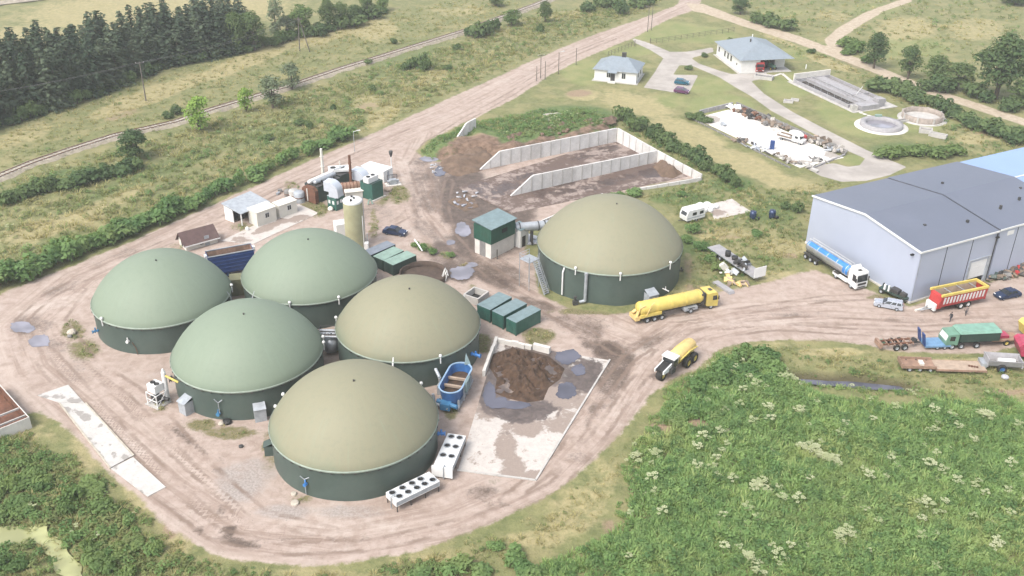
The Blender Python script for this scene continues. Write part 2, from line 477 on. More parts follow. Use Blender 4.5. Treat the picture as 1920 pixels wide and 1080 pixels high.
B_MUD = [(866, 512, 36, 22, .9), (885, 497, 20, 10, .8), (868, 431, 26, 22, .9), (925, 571, 40, 12, .7), (42, 614, 32, 18, .6), (74, 640, 28, 18, .6), (1600, 712, 110, 12, .9), (880, 400, 70, 40, .9), (945, 385, 60, 26, .9), (860, 350, 40, 30, .9), (900, 450, 30, 40, .7), (840, 490, 70, 24, .7, 30), (1500, 590, 80, 8, .4), (1700, 600, 90, 9, .45), (1590, 540, 40, 12, .35), (1220, 640, 60, 16, .45, -20), (800, 345, 50, 80, .5), (905, 480, 110, 40, .5, 25), (1080, 602, 90, 28, .5, 15), (1150, 700, 40, 80, .55, 20), (960, 400, 60, 40, .8), (880, 420, 40, 60, .8), (1000, 880, 60, 20, .3), (700, 400, 60, 40, .35), (250, 470, 120, 14, .3, -22), (120, 540, 60, 14, .35, -20), (600, 1010, 200, 8, .35), (838, 345, 16, 60, .7, -20), (900, 440, 20, 60, .8, -30), (850, 480, 60, 22, .75, 30), (925, 525, 70, 16, .8, 25), (1010, 570, 60, 14, .6, 20), (780, 380, 14, 60, .5), (800, 430, 40, 20, .45, 30), (1100, 625, 50, 24, .55, 25), (1165, 690, 24, 50, .6, 30), (1120, 760, 18, 60, .45, 30), (960, 470, 30, 14, .5), (870, 335, 46, 30), (850, 372, 38, 30, .9), (905, 395, 60, 34), (960, 372, 75, 20), (900, 300, 70, 26, .8), (1060, 352, 100, 22, .8), (1120, 318, 120, 20, .75, -15), (1010, 335, 90, 16, .6, -15), (870, 455, 26, 50, .75, -25), (930, 510, 80, 14, .6, 25), (880, 490, 40, 16, .7),
         (1140, 660, 38, 30, .8), (1150, 720, 16, 50, .5, 25), (1110, 640, 30, 20, .6), (1230, 705, 24, 8, .6), (60, 612, 60, 30, .45), (80, 650, 60, 26, .4), (350, 823, 70, 9, .6, 38), (410, 870, 20, 24, .4), (375, 995, 12, 10, .85), (430, 995, 20, 14, .8), (450, 1018, 60, 12, .7, 12), (415, 955, 18, 14, .5),
         (900, 925, 40, 20, .55), (930, 945, 50, 14, .4), (1085, 860, 40, 20, .45), (150, 700, 60, 40, .25), (1000, 495, 30, 20, .4), (820, 320, 14, 40, .5, -20), (1450, 580, 60, 8, .3), (1540, 605, 40, 7, .35), (1560, 565, 50, 8, .3), (1775, 575, 60, 9, .5), (1860, 545, 40, 10, .4), (1830, 620, 90, 12, .45),
         (1280, 590, 70, 10, .25), (1090, 590, 60, 12, .4, 20), (790, 400, 20, 60, .35)]
B_PALE = [(640, 985, 180, 34, .5), (250, 830, 60, 20, .5, 40), (620, 960, 60, 24, .5), (100, 570, 90, 16, .6, -15), (760, 320, 26, 40, .5), (960, 465, 20, 18, .4), (780, 440, 30, 22, .4), (1400, 605, 160, 12, .5), (1180, 780, 50, 50, .4, -50), (880, 345, 30, 12, .5), (1080, 400, 50, 10, .4), (1210, 660, 30, 14, .6), (1240, 590, 80, 10, .4), (690, 130, 10, 10, .1), (1090, 290, 60, 10, .6, -15), (950, 340, 60, 12, .6)]
B_GREY = [(450, 905, 60, 50, .8), (530, 960, 70, 20, .8), (660, 960, 90, 18, .7), (330, 710, 70, 30, .5), (480, 880, 60, 30, .7), (830, 450, 30, 12, .3), (1580, 300, 1, 1)]
B_DRY = [(300, 20, 330, 46, 1, -3), (60, 70, 100, 30, .9), (40, 255, 90, 22, .7, -18), (280, 180, 160, 20, .95, -20), (470, 110, 160, 18, 1, -22), (620, 60, 110, 22, .9, -18), (700, 55, 60, 26, .9), (100, 425, 130, 22, 1, -14), (215, 375, 90, 16, .7, -20), (40, 450, 60, 20, .5), (720, 215, 50, 22, .8, -30), (810, 150, 60, 20, .5, -25), (690, 195, 40, 24, .7),
         (1095, 178, 45, 13, 1), (1190, 195, 90, 26, .95, 14), (1290, 250, 100, 26, 1, 22), (1390, 305, 120, 26, 1, 20), (1480, 345, 70, 18, .95, 10), (1560, 120, 70, 10, .9, 18), (1460, 75, 50, 8, .7, 20), (1640, 130, 70, 8, .7, 20), (1700, 55, 80, 30, .8), (1830, 55, 70, 30, .7), (1560, 30, 50, 16, .6), (1430, 35, 40, 14, .5), (1860, 250, 60, 18, .9), (1820, 262, 40, 12, .9),
         (1340, 400, 60, 20, .7), (1360, 440, 80, 14, .9), (1470, 465, 60, 24, .8), (1450, 520, 70, 16, .8), (1560, 660, 90, 10, 1), (1450, 648, 60, 10, .6), (1800, 680, 130, 12, .8), (1250, 500, 40, 60, .6), (1560, 455, 60, 30, .6), (1310, 545, 60, 12, .8),
         (1080, 960, 90, 60, .75, -35), (1130, 900, 40, 60, .6), (1000, 1010, 90, 20, .7), (800, 1050, 120, 18, .6), (600, 1075, 160, 14, .6), (340, 1010, 40, 40, .9), (260, 930, 50, 26, .9, 45), (160, 850, 60, 30, .8, 45), (60, 810, 60, 20, .6), (1300, 800, 30, 16, .6), (900, 60, 80, 20, .6), (1060, 30, 60, 14, .5), (1890, 735, 60, 12, .7), (870, 20, 80, 14, .6)]
B_TAN = [(260, 900, 30, 14, .8), (320, 990, 22, 30, .7), (1085, 175, 34, 9, .8), (1850, 248, 40, 10, .6), (1310, 795, 28, 14, .8), (1235, 800, 26, 12, .8), (1140, 985, 18, 22, .7), (1180, 960, 14, 14, .4), (1480, 480, 26, 9, .6), (690, 200, 30, 12, .6), (230, 215, 60, 9, .5, -18), (1640, 655, 60, 5, .4), (1300, 540, 30, 9, .6), (1290, 500, 14, 40, .6), (1370, 445, 30, 6, .6), (1900, 735, 60, 9, .7), (1620, 128, 80, 6, .6, 18), (1590, 112, 70, 6, .6, 18), (1030, 235, 20, 9, .7), (890, 278, 50, 14, .9)]
B_SOIL = [(892, 288, 66, 20, 1), (960, 291, 40, 11, .95), (1010, 280, 50, 9, .8, -14), (1080, 264, 60, 8, .75, -14), (1138, 252, 30, 9, .8), (838, 296, 28, 12, .8)]
B_LUSH = [(1070, 215, 110, 22, 1), (850, 262, 50, 16, 1), (960, 238, 80, 18, 1), (1300, 285, 130, 12, .8, 30), (1370, 345, 60, 20, .8), (1280, 372, 80, 16, .9), (1450, 395, 60, 40, .7), (1290, 460, 40, 30, .8), (1690, 280, 90, 20, .7), (1450, 165, 40, 10, .5), (300, 320, 260, 20, .6, -22), (100, 340, 120, 24, .8, -16), (520, 245, 120, 40, .55, -25), (760, 110, 120, 40, .55, -24), (1100, 40, 80, 20, .5), (1590, 200, 60, 12, .5, 25), (1560, 265, 60, 8, .5, 25), (640, 1020, 1, 1)]
B_MOWN = [(1100, 135, 60, 30, .9), (1250, 60, 90, 24, 1), (1310, 65, 90, 20, .9), (1180, 95, 60, 12, 1), (1350, 200, 80, 30, .9), (1330, 160, 60, 20, .9), (1480, 160, 60, 30, .9), (1600, 220, 90, 40, .9, 20), (1720, 230, 80, 24, .9), (1560, 90, 70, 20, .4, 18), (1250, 190, 60, 20, .6), (1500, 100, 60, 16, .7), (1600, 300, 40, 12, .9), (1640, 20, 70, 20, .5), (1700, 90, 120, 30, .6), (1460, 25, 80, 14, .5)]

FLATS = [poly_xy(q) for q in ([(1287, 218), (1378, 199), (1590, 294), (1490, 320)], [(1338, 413), (1322, 385), (1372, 372), (1410, 398)], [(1110, 153), (1200, 160), (1215, 140), (1130, 130)], [(1335, 95), (1390, 140), (1480, 130), (1440, 90)],
    [(1480, 155), (1590, 208), (1645, 190), (1535, 135)], [(1605, 235), (1650, 255), (1700, 235), (1775, 225), (1760, 200), (1690, 205), (1650, 215)], [(845, 325), (960, 402), (1320, 340), (1155, 262)], [(405, 455), (570, 380), (600, 400), (480, 462)])]
class Fields:
    def __init__(s, XY):
        s.XY = XY
        px, py = px_arr(XY)
        s.px, s.py = px, py
        vis = (XY[:, 1] > 30)
        s.d_yard = sdf(XY, A_['yard']); s.d_drive = sdf(XY, A_['drive']); s.d_track = sdf(XY, A_['track'])
        s.d_berm = sdf(XY, A_['berm']); s.d_pond = sdf(XY, A_['pond']); s.d_ditch = sdf(XY, A_['ditch'])
        s.green = blobs(px, py, B_GREEN) * vis
        s.mud = blobs(px, py, B_MUD) * vis; s.pale = blobs(px, py, B_PALE) * vis; s.grey = blobs(px, py, B_GREY) * vis
        s.dry = blobs(px, py, B_DRY) * vis; s.tan = blobs(px, py, B_TAN) * vis
        s.soil = blobs(px, py, B_SOIL) * vis
        s.lush = blobs(px, py, B_LUSH) * vis; s.mown = blobs(px, py, B_MOWN) * vis
        u1, l1 = pdist(XY, L_[0]); u2, l2 = pdist(XY, L_[1])
        far = np.abs(u2) + 3 < np.abs(u1)
        s.rut = np.full(len(XY), 9.0)
        for ln in RUTS:
            dd = pdist(XY, ln)[0]
            s.rut = np.where(np.abs(dd) < np.abs(s.rut), dd, s.rut)
        s.u = np.where(far, u2 + 40, u1); s.al = np.where(far, l2, l1)
    def height(s):
        XY = s.XY
        z = 2.1 * sm(s.d_berm, 0.0, 4.5) * (1 + 0.22 * wob(XY, 3.1, 2)) + 0.25 * sm(s.d_berm, 0, 2) * wob(XY, 1.3, 5)
        wild = 1 - np.maximum(sm(s.d_yard, -1.5, 1), np.maximum(sm(s.d_drive, -2, 0), sm(s.d_track, -2, 0)))
        flat = np.zeros(len(XY))
        for pl in FLATS: flat = np.maximum(flat, sm(sdf(XY, pl), -2.0, -0.3))
        wild = wild * (1 - flat)
        z = z + wild * (0.16 * wob(XY, 2.6, 1) + 0.10 * wob(XY, 1.1, 3)) * (1 - 0.8 * s.mown)
        yard = sm(s.d_yard, 0, 2)
        z = z + yard * 0.035 * wob(XY, 1.5, 9)
        z = z - 0.7 * sm(s.d_pond, -1.5, 1.0) - 1.35 * sm(s.d_ditch, -1.7, -.1)
        return z

def axis(a, b, step, ext_a, ext_b, g=1.16):
    mid = list(np.arange(a, b + 1e-6, step))
    lo, hi = [], []
    s_, p = step, a
    while p > ext_a: s_ *= g; p -= s_; lo.append(p)
    s_, p = step, b
    while p < ext_b: s_ *= g; p += s_; hi.append(p)
    return np.array(lo[::-1] + mid + hi)

gx = axis(-95, 108, 0.62, -1400, 1400, 1.018)
gy = axis(78, 215, 0.62, -300, 2200, 1.012)
GXX, GYY = np.meshgrid(gx, gy)
gXY = np.stack([GXX.ravel(), GYY.ravel()], 1)
gF = Fields(gXY)
gZ = gF.height()
NXg, NYg = len(gx), len(gy)

def ground_z(x, y):
    i = int(np.clip(np.searchsorted(gx, x) - 1, 0, NXg - 2)); j = int(np.clip(np.searchsorted(gy, y) - 1, 0, NYg - 2))
    fx = (x - gx[i]) / (gx[i + 1] - gx[i]); fy = (y - gy[j]) / (gy[j + 1] - gy[j])
    a = gZ.reshape(NYg, NXg)
    return float((a[j, i] * (1 - fx) + a[j, i + 1] * fx) * (1 - fy) + (a[j + 1, i] * (1 - fx) + a[j + 1, i + 1] * fx) * fy)

# one material for the whole ground, driven by the maps above
def ground_material():
    m, nt, out = _nodes('ground')
    b = NB(nt)
    geo = b.n('ShaderNodeNewGeometry')
    pos = geo.outputs['Position']
    def at(nm): 
        x = b.n('ShaderNodeAttribute', attribute_name=nm); return x.outputs['Fac']
    nA = b.noise(pos, 0.035, 4, 0.6); nB = b.noise(pos, 0.16, 5, 0.65); nC = b.noise(pos, 0.75, 5, 0.65); nD = b.noise(pos, 3.2, 4, 0.6)
    ctr = lambda n, k: b.math('MULTIPLY', b.math('SUBTRACT', n, 0.5), k)
    edge = b.math('ADD', ctr(nC, 1.0), b.math('ADD', ctr(nB, 1.1), ctr(nD, 0.5)))
    # meadow
    g = b.mix(b.ramp(nC, 0.32, 0.68), (0.150, 0.172, 0.072), (0.225, 0.235, 0.105))
    g = b.mix(b.ramp(nB, 0.42, 0.66), g, (0.275, 0.260, 0.130))
    lush = b.ramp(b.math('ADD', at('lush'), b.math('MULTIPLY', edge, 0.7)), 0.3, 0.8)
    g = b.mix(lush, g, b.mix(b.ramp(nC, 0.35, 0.65), (0.085, 0.140, 0.050), (0.145, 0.195, 0.072)))
    mown = b.ramp(at('mown'), 0.2, 0.7)
    g = b.mix(b.math('MULTIPLY', mown, 0.85), g, b.mix(b.ramp(nB, 0.35, 0.65), (0.215, 0.255, 0.100), (0.280, 0.290, 0.130)))
    dry = b.ramp(b.math('ADD', at('dry'), b.math('MULTIPLY', edge, 0.75)), 0.25, 0.85)
    g = b.mix(b.math('MULTIPLY', dry, 0.9), g, b.mix(b.ramp(nC, 0.3, 0.7), (0.315, 0.290, 0.150), (0.420, 0.370, 0.205)))
    tan = b.ramp(b.math('ADD', at('tan'), b.math('MULTIPLY', edge, 0.7)), 0.3, 0.85)
    g = b.mix(tan, g, b.mix(b.ramp(nD, 0.35, 0.65), (0.245, 0.180, 0.125), (0.36, 0.275, 0.19)))
    g = b.mix(b.math('MULTIPLY', b.ramp(nD, 0.5, 0.72), 0.30), g, (0.075, 0.092, 0.035))
    # bare earth with wheel tracks
    sep = b.n('ShaderNodeCombineXYZ')
    b.l(at('u'), sep.inputs[0]); b.l(b.math('MULTIPLY', at('al'), 0.045), sep.inputs[1])
    st = b.noise(sep.outputs[0], 1.1, 4, 0.6, 0.4)
    st2 = b.noise(sep.outputs[0], 0.35, 3, 0.6, 0.3)
    d = b.mix(b.ramp(nC, 0.3, 0.7), (0.365, 0.290, 0.250), (0.475, 0.400, 0.358))
    tk = at('trackness')
    d = b.mix(b.math('MULTIPLY', b.math('MULTIPLY', b.ramp(st, 0.46, 0.62), 0.58), tk), d, (0.265, 0.198, 0.162))
    d = b.mix(b.math('MULTIPLY', b.math('MULTIPLY', b.ramp(st2, 0.48, 0.66), 0.5), tk), d, (0.54, 0.465, 0.415))
    d = b.mix(b.math('MULTIPLY', b.ramp(b.noise(pos, 0.30, 6, 0.7, 0.8), 0.50, 0.68), 0.5), d, (0.275, 0.212, 0.172))
    d = b.mix(b.math('MULTIPLY', b.ramp(nB, 0.52, 0.72), 0.45), d, (0.50, 0.44, 0.40))
    pale = b.ramp(b.math('ADD', at('pale'), b.math('MULTIPLY', edge, 0.8)), 0.2, 0.9)
    d = b.mix(b.math('MULTIPLY', pale, 0.7), d, (0.56, 0.50, 0.455))
    grey = b.ramp(b.math('ADD', at('grey'), b.math('MULTIPLY', edge, 0.8)), 0.2, 0.9)
    d = b.mix(b.math('MULTIPLY', grey, 0.8), d, b.mix(b.ramp(nD, 0.4, 0.62), (0.29, 0.265, 0.25), (0.43, 0.40, 0.385)))
    mud = b.ramp(b.math('ADD', at('mud'), b.math('MULTIPLY', edge, 1.1)), 0.20, 0.80)
    d = b.mix(b.math('MULTIPLY', mud, 0.92), d, b.mix(b.ramp(nC, 0.35, 0.7), (0.062, 0.045, 0.036), (0.140, 0.104, 0.084)))
    d = b.mix(b.math('MULTIPLY', b.ramp(nD, 0.60, 0.70), 0.4), d, (0.17, 0.135, 0.11))
    grn = b.ramp(b.math('ADD', at('green'), b.math('MULTIPLY', edge, 1.5)), 0.32, 0.85)
    d = b.mix(grn, d, b.mix(b.ramp(nD, 0.35, 0.65), (0.125, 0.130, 0.055), (0.235, 0.205, 0.115)))
    # wheel ruts
    rd_ = b.math('ABSOLUTE', at('rut'))
    rw_ = b.math('ABSOLUTE', b.math('SUBTRACT', rd_, b.math('ADD', 0.95, ctr(nC, 0.9))))
    rr_ = b.math('MULTIPLY', b.math('SUBTRACT', 1.0, b.ramp(rw_, 0.10, 0.48)), b.ramp(nB, 0.36, 0.62))
    d = b.mix(b.math('MULTIPLY', rr_, 0.8), d, (0.215, 0.160, 0.130))
    # fine grit and stones
    vo = b.n('ShaderNodeTexVoronoi'); vo.inputs['Scale'].default_value = 1.6; b.l(pos, vo.inputs['Vector'])
    d = b.mix(b.math('MULTIPLY', b.math('SUBTRACT', 1.0, b.ramp(vo.outputs['Distance'], 0.04, 0.12)), 0.5), d, (0.60, 0.55, 0.50))
    g = b.mix(at('bank'), g, (0.095, 0.085, 0.05))
    g = b.mix(b.ramp(b.math('ADD', at('soil'), b.math('MULTIPLY', edge, 0.8)), 0.3, 0.75), g, b.mix(b.ramp(nC, 0.35, 0.65), (0.125, 0.085, 0.062), (0.25, 0.175, 0.13)))
    # blends
    k = b.ramp(b.math('ADD', at('dirt'), b.math('MULTIPLY', edge, 0.45)), 0.40, 0.60)
    c = b.mix(k, g, d)
    k2 = b.ramp(b.math('ADD', at('trk'), b.math('MULTIPLY', edge, 0.3)), 0.40, 0.60)
    c = b.mix(k2, c, b.mix(b.ramp(nC, 0.35, 0.7), (0.40, 0.335, 0.255), (0.53, 0.46, 0.37)))
    k3 = b.ramp(b.math('ADD', at('pave'), b.math('MULTIPLY', edge, 0.10)), 0.44, 0.56)
    c = b.mix(k3, c, b.mix(b.ramp(nB, 0.35, 0.68), (0.355, 0.335, 0.315), (0.48, 0.455, 0.43)))
    c = b.mix(1.0, c, (0.715, 0.692, 0.665), 'MULTIPLY')
    p = b.n('ShaderNodeBsdfPrincipled')
    b.l(c, p.inputs['Base Color'])
    b.l(b.math('SUBTRACT', 0.92, b.math('MULTIPLY', b.math('MULTIPLY', mud, k), 0.35)), p.inputs['Roughness'])
    p.inputs['Specular IOR Level'].default_value = 0.25
    bp = b.n('ShaderNodeBump')
    bp.inputs['Distance'].default_value = 0.35
    hard = b.math('MAXIMUM', k, b.math('MAXIMUM', k2, k3))
    b.l(b.math('SUBTRACT', 0.75, b.math('MULTIPLY', hard, 0.55)), bp.inputs['Strength'])
    b.l(b.math('ADD', b.math('MULTIPLY', nC, 0.6), b.math('MULTIPLY', nD, 0.4)), bp.inputs['Height'])
    b.l(bp.outputs[0], p.inputs['Normal'])
    b.l(p.outputs[0], out.inputs[0])
    return m
M['ground'] = ground_material()

def add_attr(me, nm, arr):
    a = me.attributes.new(nm, 'FLOAT', 'POINT')
    a.data.foreach_set('value', np.asarray(arr, np.float32))

def ground_attrs(F):
    return dict(dirt=np.clip(0.5 + F.d_yard / 3.2, 0, 1), pave=np.clip(0.5 + F.d_drive / 1.6, 0, 1), trk=np.clip(0.5 + F.d_track / 2.4, 0, 1),
                green=F.green, mud=F.mud, pale=F.pale, grey=F.grey, dry=F.dry, tan=F.tan, lush=np.maximum(F.lush, 0.9 * sm(F.d_berm, -1, 1) * (1 - F.tan)), mown=F.mown, u=F.u, al=F.al, rut=F.rut, soil=F.soil, bank=sm(F.d_ditch, -1.9, -.6), trackness=1 - sm(np.abs(np.where(np.abs(F.u) > 25, F.u - 40, F.u)), 3.0, 7.5))

def build_ground():
    at = ground_attrs(gF)
    ii = np.arange(NXg * NYg).reshape(NYg, NXg)
    q = np.stack([ii[:-1, :-1], ii[:-1, 1:], ii[1:, 1:], ii[1:, :-1]], -1).reshape(-1, 4)
    cen = lambda arr: arr[q].mean(1)
    cls = np.zeros(len(q), int)
    cls[cen(gF.d_yard) > 0] = 1
    cls[cen(gF.d_track) > 0] = 2
    cls[cen(gF.d_drive) > 0] = 3
    P3 = np.column_stack([gXY, gZ])
    for k, nm in enumerate(('field', 'dirt_yard', 'dirt_track', 'paved_drive')):
        qq = q[cls == k]
        used, inv = np.unique(qq, return_inverse=True)
        me = bpy.data.meshes.new(nm)
        me.vertices.add(len(used)); me.vertices.foreach_set('co', P3[used].astype(np.float32).ravel())
        n = len(qq)
        me.loops.add(n * 4); me.loops.foreach_set('vertex_index', inv.reshape(-1).astype(np.int32))
        me.polygons.add(n); me.polygons.foreach_set('loop_start', np.arange(0, n * 4, 4, dtype=np.int32))
        me.polygons.foreach_set('use_smooth', np.ones(n, bool))
        me.update(calc_edges=True)
        for a, v in at.items(): add_attr(me, a, v[used])
        me.materials.append(M['ground'])
        struct(put(nm, me))
build_ground()

# ---- water
def watermat(name, col, rough=0.06, murk=0.0):
    m, nt, out = _nodes(name)
    b = NB(nt)
    geo = b.n('ShaderNodeNewGeometry')
    n = b.noise(geo.outputs['Position'], 0.25, 2, 0.5)
    p = b.n('ShaderNodeBsdfPrincipled')
    b.l(b.mix(b.ramp(n, 0.35, 0.65), tuple(x * 0.8 for x in col), tuple(x * 1.25 for x in col)), p.inputs['Base Color'])
    p.inputs['Roughness'].default_value = rough
    p.inputs['IOR'].default_value = 1.33; p.inputs['Specular IOR Level'].default_value = 0.9
    bp = b.n('ShaderNodeBump'); bp.inputs['Strength'].default_value = 0.05; bp.inputs['Distance'].default_value = 0.02
    b.l(b.noise(geo.outputs['Position'], 3, 2), bp.inputs['Height']); b.l(bp.outputs[0], p.inputs['Normal'])
    b.l(p.outputs[0], out.inputs[0])
    return m
M['puddle'] = watermat('puddle', (0.17, 0.165, 0.19), 0.03)  # lavender base colour stands in for the bright sky's reflection
M['puddle_dark'] = watermat('puddle_dark', (0.075, 0.075, 0.095), 0.03)  # bluish base colour adds to the weak sky reflection
M['algae'] = watermat('algae', (0.27, 0.275, 0.13), 0.45)

def flat_blob(name, cx, cy, rx, ry, material, z=0.05, wobble=0.28, n=56, rot=0.0, seed=1):
    r = random.Random(seed)
    ph = [r.uniform(0, 6.28) for _ in range(5)]
    n = 150; pts = []
    hz_ = [(k_, r.uniform(0, 6.28), .55 / k_ ** 1.05) for k_ in range(2, 26)]
    for i in range(n):
        t = 2 * PI * i / n
        k = 1 + wobble * sum(a_ * math.sin(k_ * t + p_) for k_, p_, a_ in hz_) * 1.15 + 0 * wobble * (0.5 * math.sin(2 * t + ph[0]) + 0.4 * math.sin(3 * t + ph[1]) + 0.22 * math.sin(5 * t + ph[2]) + 0.08 * math.sin(8 * t + ph[3]) + 0.04 * math.sin(13 * t + ph[4]))
        a, b_ = rx * k * math.cos(t), ry * k * math.sin(t)
        q = G(cx + a * math.cos(rot) - b_ * math.sin(rot), cy + a * math.sin(rot) + b_ * math.cos(rot))
        pts.append((q.x, q.y, 0))
    mb = MB(); c = np.mean(np.array(pts), 0)
    mb.v = [(p[0], p[1], z) for p in pts]; mb.add([(c[0], c[1], z)], [])
    mb.f = [(i, (i + 1) % n, n) for i in range(n)]; mb.m = [0] * n; mb.sm = [True] * n
    return struct(obj(name, mb, M[material]))

for i, (a, b_, c, d, mm) in enumerate([(42, 614, 22, 11, 'puddle'), (74, 640, 19, 12, 'puddle'), (868, 431, 15, 13, 'puddle'), (866, 512, 24, 12, 'puddle'), (885, 497, 10, 5, 'puddle'), (925, 571, 30, 6, 'puddle'), (862, 377, 10, 8, 'puddle'), (876, 384, 13, 6, 'puddle'), (825, 322, 12, 9, 'puddle_dark'), (845, 455, 8, 5, 'puddle'), (805, 298, 16, 6, 'puddle')]):
    flat_blob('puddle', a, b_, c, d, mm, 0.06, seed=i + 3)
mb = MB()
pp = A_['pond']; c = pp.mean(0)
ring = []
for i in range(len(pp)):
    a, b_ = pp[i], pp[(i + 1) % len(pp)]; L = math.hypot(*(b_ - a)); e = (b_ - a) / L
    for k in range(max(1, int(L / .5))):
        q = a + e * (k * .5); w__ = .55 * float(wob(np.array([q]), 1.1, 5)[0])
        ring.append((q[0] - e[1] * w__, q[1] + e[0] * w__, -0.18))
mb.add(ring, [tuple(range(len(ring)))])
struct(obj('pond', mb, M['algae']))
mb = MB(); pp = A_['ditch']
mb.add([(p[0], p[1], -0.80) for p in pp], [tuple(range(len(pp)))])
struct(obj('ditch_water', mb, M['puddle_dark']))

# ---- concrete slabs lying on the earth, stained where slurry and tyres have been
def slab_material(name, base, stain, dark):
    m, nt, out = _nodes(name)
    b = NB(nt)
    geo = b.n('ShaderNodeNewGeometry'); pos = geo.outputs['Position']
    def at(nm):
        x = b.n('ShaderNodeAttribute', attribute_name=nm); return x.outputs['Fac']
    nB = b.noise(pos, 0.22, 8, 0.68, 0.5); nC = b.noise(pos, 0.8, 8, 0.72, 0.4); nD = b.noise(pos, 4, 5, .7)
    e = b.math('ADD', b.math('MULTIPLY', b.math('SUBTRACT', nB, 0.5), 2.6), b.math('MULTIPLY', b.math('SUBTRACT', nC, 0.5), 2.6))
    c = b.mix(b.ramp(nC, 0.3, 0.7), tuple(x * 0.84 for x in base), tuple(x * 1.05 for x in base))
    c = b.mix(b.math('MULTIPLY', b.ramp(nD, 0.52, 0.7), 0.35), c, stain)
    s1 = b.ramp(b.math('ADD', at('stain'), b.math('MULTIPLY', e, 0.7)), 0.36, 0.66)
    c = b.mix(s1, c, b.mix(b.ramp(nD, 0.3, 0.7), tuple(x * 0.85 for x in stain), stain))
    s2 = b.ramp(b.math('ADD', at('wet'), b.math('MULTIPLY', e, 0.8)), 0.36, 0.72)
    c = b.mix(s2, c, b.mix(b.ramp(nC, 0.35, 0.7), dark, tuple(x * 2.0 for x in dark)))
    c = b.mix(1.0, c, (0.70, 0.695, 0.685), 'MULTIPLY')
    p = b.n('ShaderNodeBsdfPrincipled')
    b.l(c, p.inputs['Base Color'])
    b.l(b.math('SUBTRACT', 0.85, b.math('MULTIPLY', s2, 0.5)), p.inputs['Roughness'])
    bp = b.n('ShaderNodeBump'); bp.inputs['Strength'].default_value = 0.25; bp.inputs['Distance'].default_value = 0.05
    b.l(nD, bp.inputs['Height']); b.l(bp.outputs[0], p.inputs['Normal'])
    b.l(p.outputs[0], out.inputs[0])
    return m
M['slab_white'] = slab_material('slab_white', (0.60, 0.555, 0.515), (0.34, 0.275, 0.235), (0.085, 0.066, 0.058))
M['slab_pale'] = slab_material('slab_pale', (0.60, 0.58, 0.55), (0.36, 0.335, 0.31), (0.20, 0.17, 0.15))
M['slab_bright'] = slab_material('slab_bright', (0.84, 0.80, 0.76), (0.42, 0.38, 0.34), (0.20, 0.17, 0.15))
M['slab_silage'] = slab_material('slab_silage', (0.36, 0.29, 0.255), (0.145, 0.100, 0.082), (0.060, 0.042, 0.036))

def slab(name, quad, material, z, stain=(), wet=(), cell=0.5, st0=0.0, wt0=0.0, thick=0.12):
    A, B, C, D = [G(*p) for p in quad]
    nu = max(2, int(max((B - A).length, (C - D).length) / cell)); nv = max(2, int(max((D - A).length, (C - B).length) / cell))
    u, v = np.meshgrid(np.linspace(0, 1, nu + 1), np.linspace(0, 1, nv + 1))
    u, v = u.ravel(), v.ravel()
    a = np.array
    XY = ((1 - u) * (1 - v))[:, None] * a(A)[:2] + (u * (1 - v))[:, None] * a(B)[:2] + (u * v)[:, None] * a(C)[:2] + ((1 - u) * v)[:, None] * a(D)[:2]
    px, py = px_arr(XY)
    ii = np.arange((nu + 1) * (nv + 1)).reshape(nv + 1, nu + 1)
    q = np.stack([ii[:-1, :-1], ii[:-1, 1:], ii[1:, 1:], ii[1:, :-1]], -1).reshape(-1, 4)
    top = np.column_stack([XY, np.full(len(XY), z)])
    rim = np.concatenate([ii[0, :-1], ii[:-1, -1], ii[-1, :0:-1], ii[:0:-1, 0]])
    low = top[rim].copy(); low[:, 2] = z - thick
    n0 = len(top); R = len(rim)
    side = [(int(rim[(i + 1) % R]), int(rim[i]), n0 + i, n0 + (i + 1) % R) for i in range(R)]
    fs = [tuple(map(int, x)) for x in q] + side
    # face up whatever the order of the corners
    n = (Vector(top[q[0][1]]) - Vector(top[q[0][0]])).cross(Vector(top[q[0][2]]) - Vector(top[q[0][0]]))
    if n.z < 0: fs = [f[::-1] for f in fs]
    me = bpy.data.meshes.new(name)
    me.from_pydata([tuple(p) for p in np.vstack([top, low])], [], fs)
    stv = np.maximum(blobs(px, py, stain), st0); wtv = np.maximum(blobs(px, py, wet), wt0)
    add_attr(me, 'stain', np.concatenate([stv, stv[rim]])); add_attr(me, 'wet', np.concatenate([wtv, wtv[rim]]))
    me.materials.append(M[material]); me.update()
    return struct(put(name, me))

slab('concrete_pad', [(932, 642), (1142, 676), (1004, 899), (859, 881)], 'slab_white', 0.07,
     stain=[(1000, 740, 110, 60, 1), (1060, 790, 60, 30, .8), (960, 880, 30, 30, .9, 0), (950, 830, 26, 50, .8), (990, 800, 40, 26, .9), (920, 760, 40, 40, .8), (1000, 893, 40, 14, .8), (1100, 740, 40, 60, .9), (885, 860, 10, 10, .4)],
     wet=[(985, 772, 85, 26, 1), (1092, 705, 48, 50, .9), (914, 722, 30, 60, 1), (990, 690, 95, 55, 1), (930, 745, 34, 30, 1), (985, 765, 60, 18, 1), (1070, 690, 34, 40, .9), (1110, 700, 30, 26, .7), (1010, 780, 26, 12, .7), (950, 812, 18, 8, .6)], st0=.22)
slab('weighbridge_slab', [(113, 757), (160, 758), (249, 856), (208, 878)], 'slab_pale', 0.16,
     stain=[(125, 770, 8, 5), (160, 785, 12, 8), (135, 797, 8, 5), (167, 825, 9, 4), (178, 833, 9, 4), (185, 850, 9, 6), (190, 858, 9, 5), (235, 860, 8, 6), (215, 852, 6, 4), (150, 776, 8, 4), (188, 800, 6, 4), (205, 836, 4, 3), (120, 772, 5, 8), (190, 837, 4, 3)], thick=0.2, st0=.24)
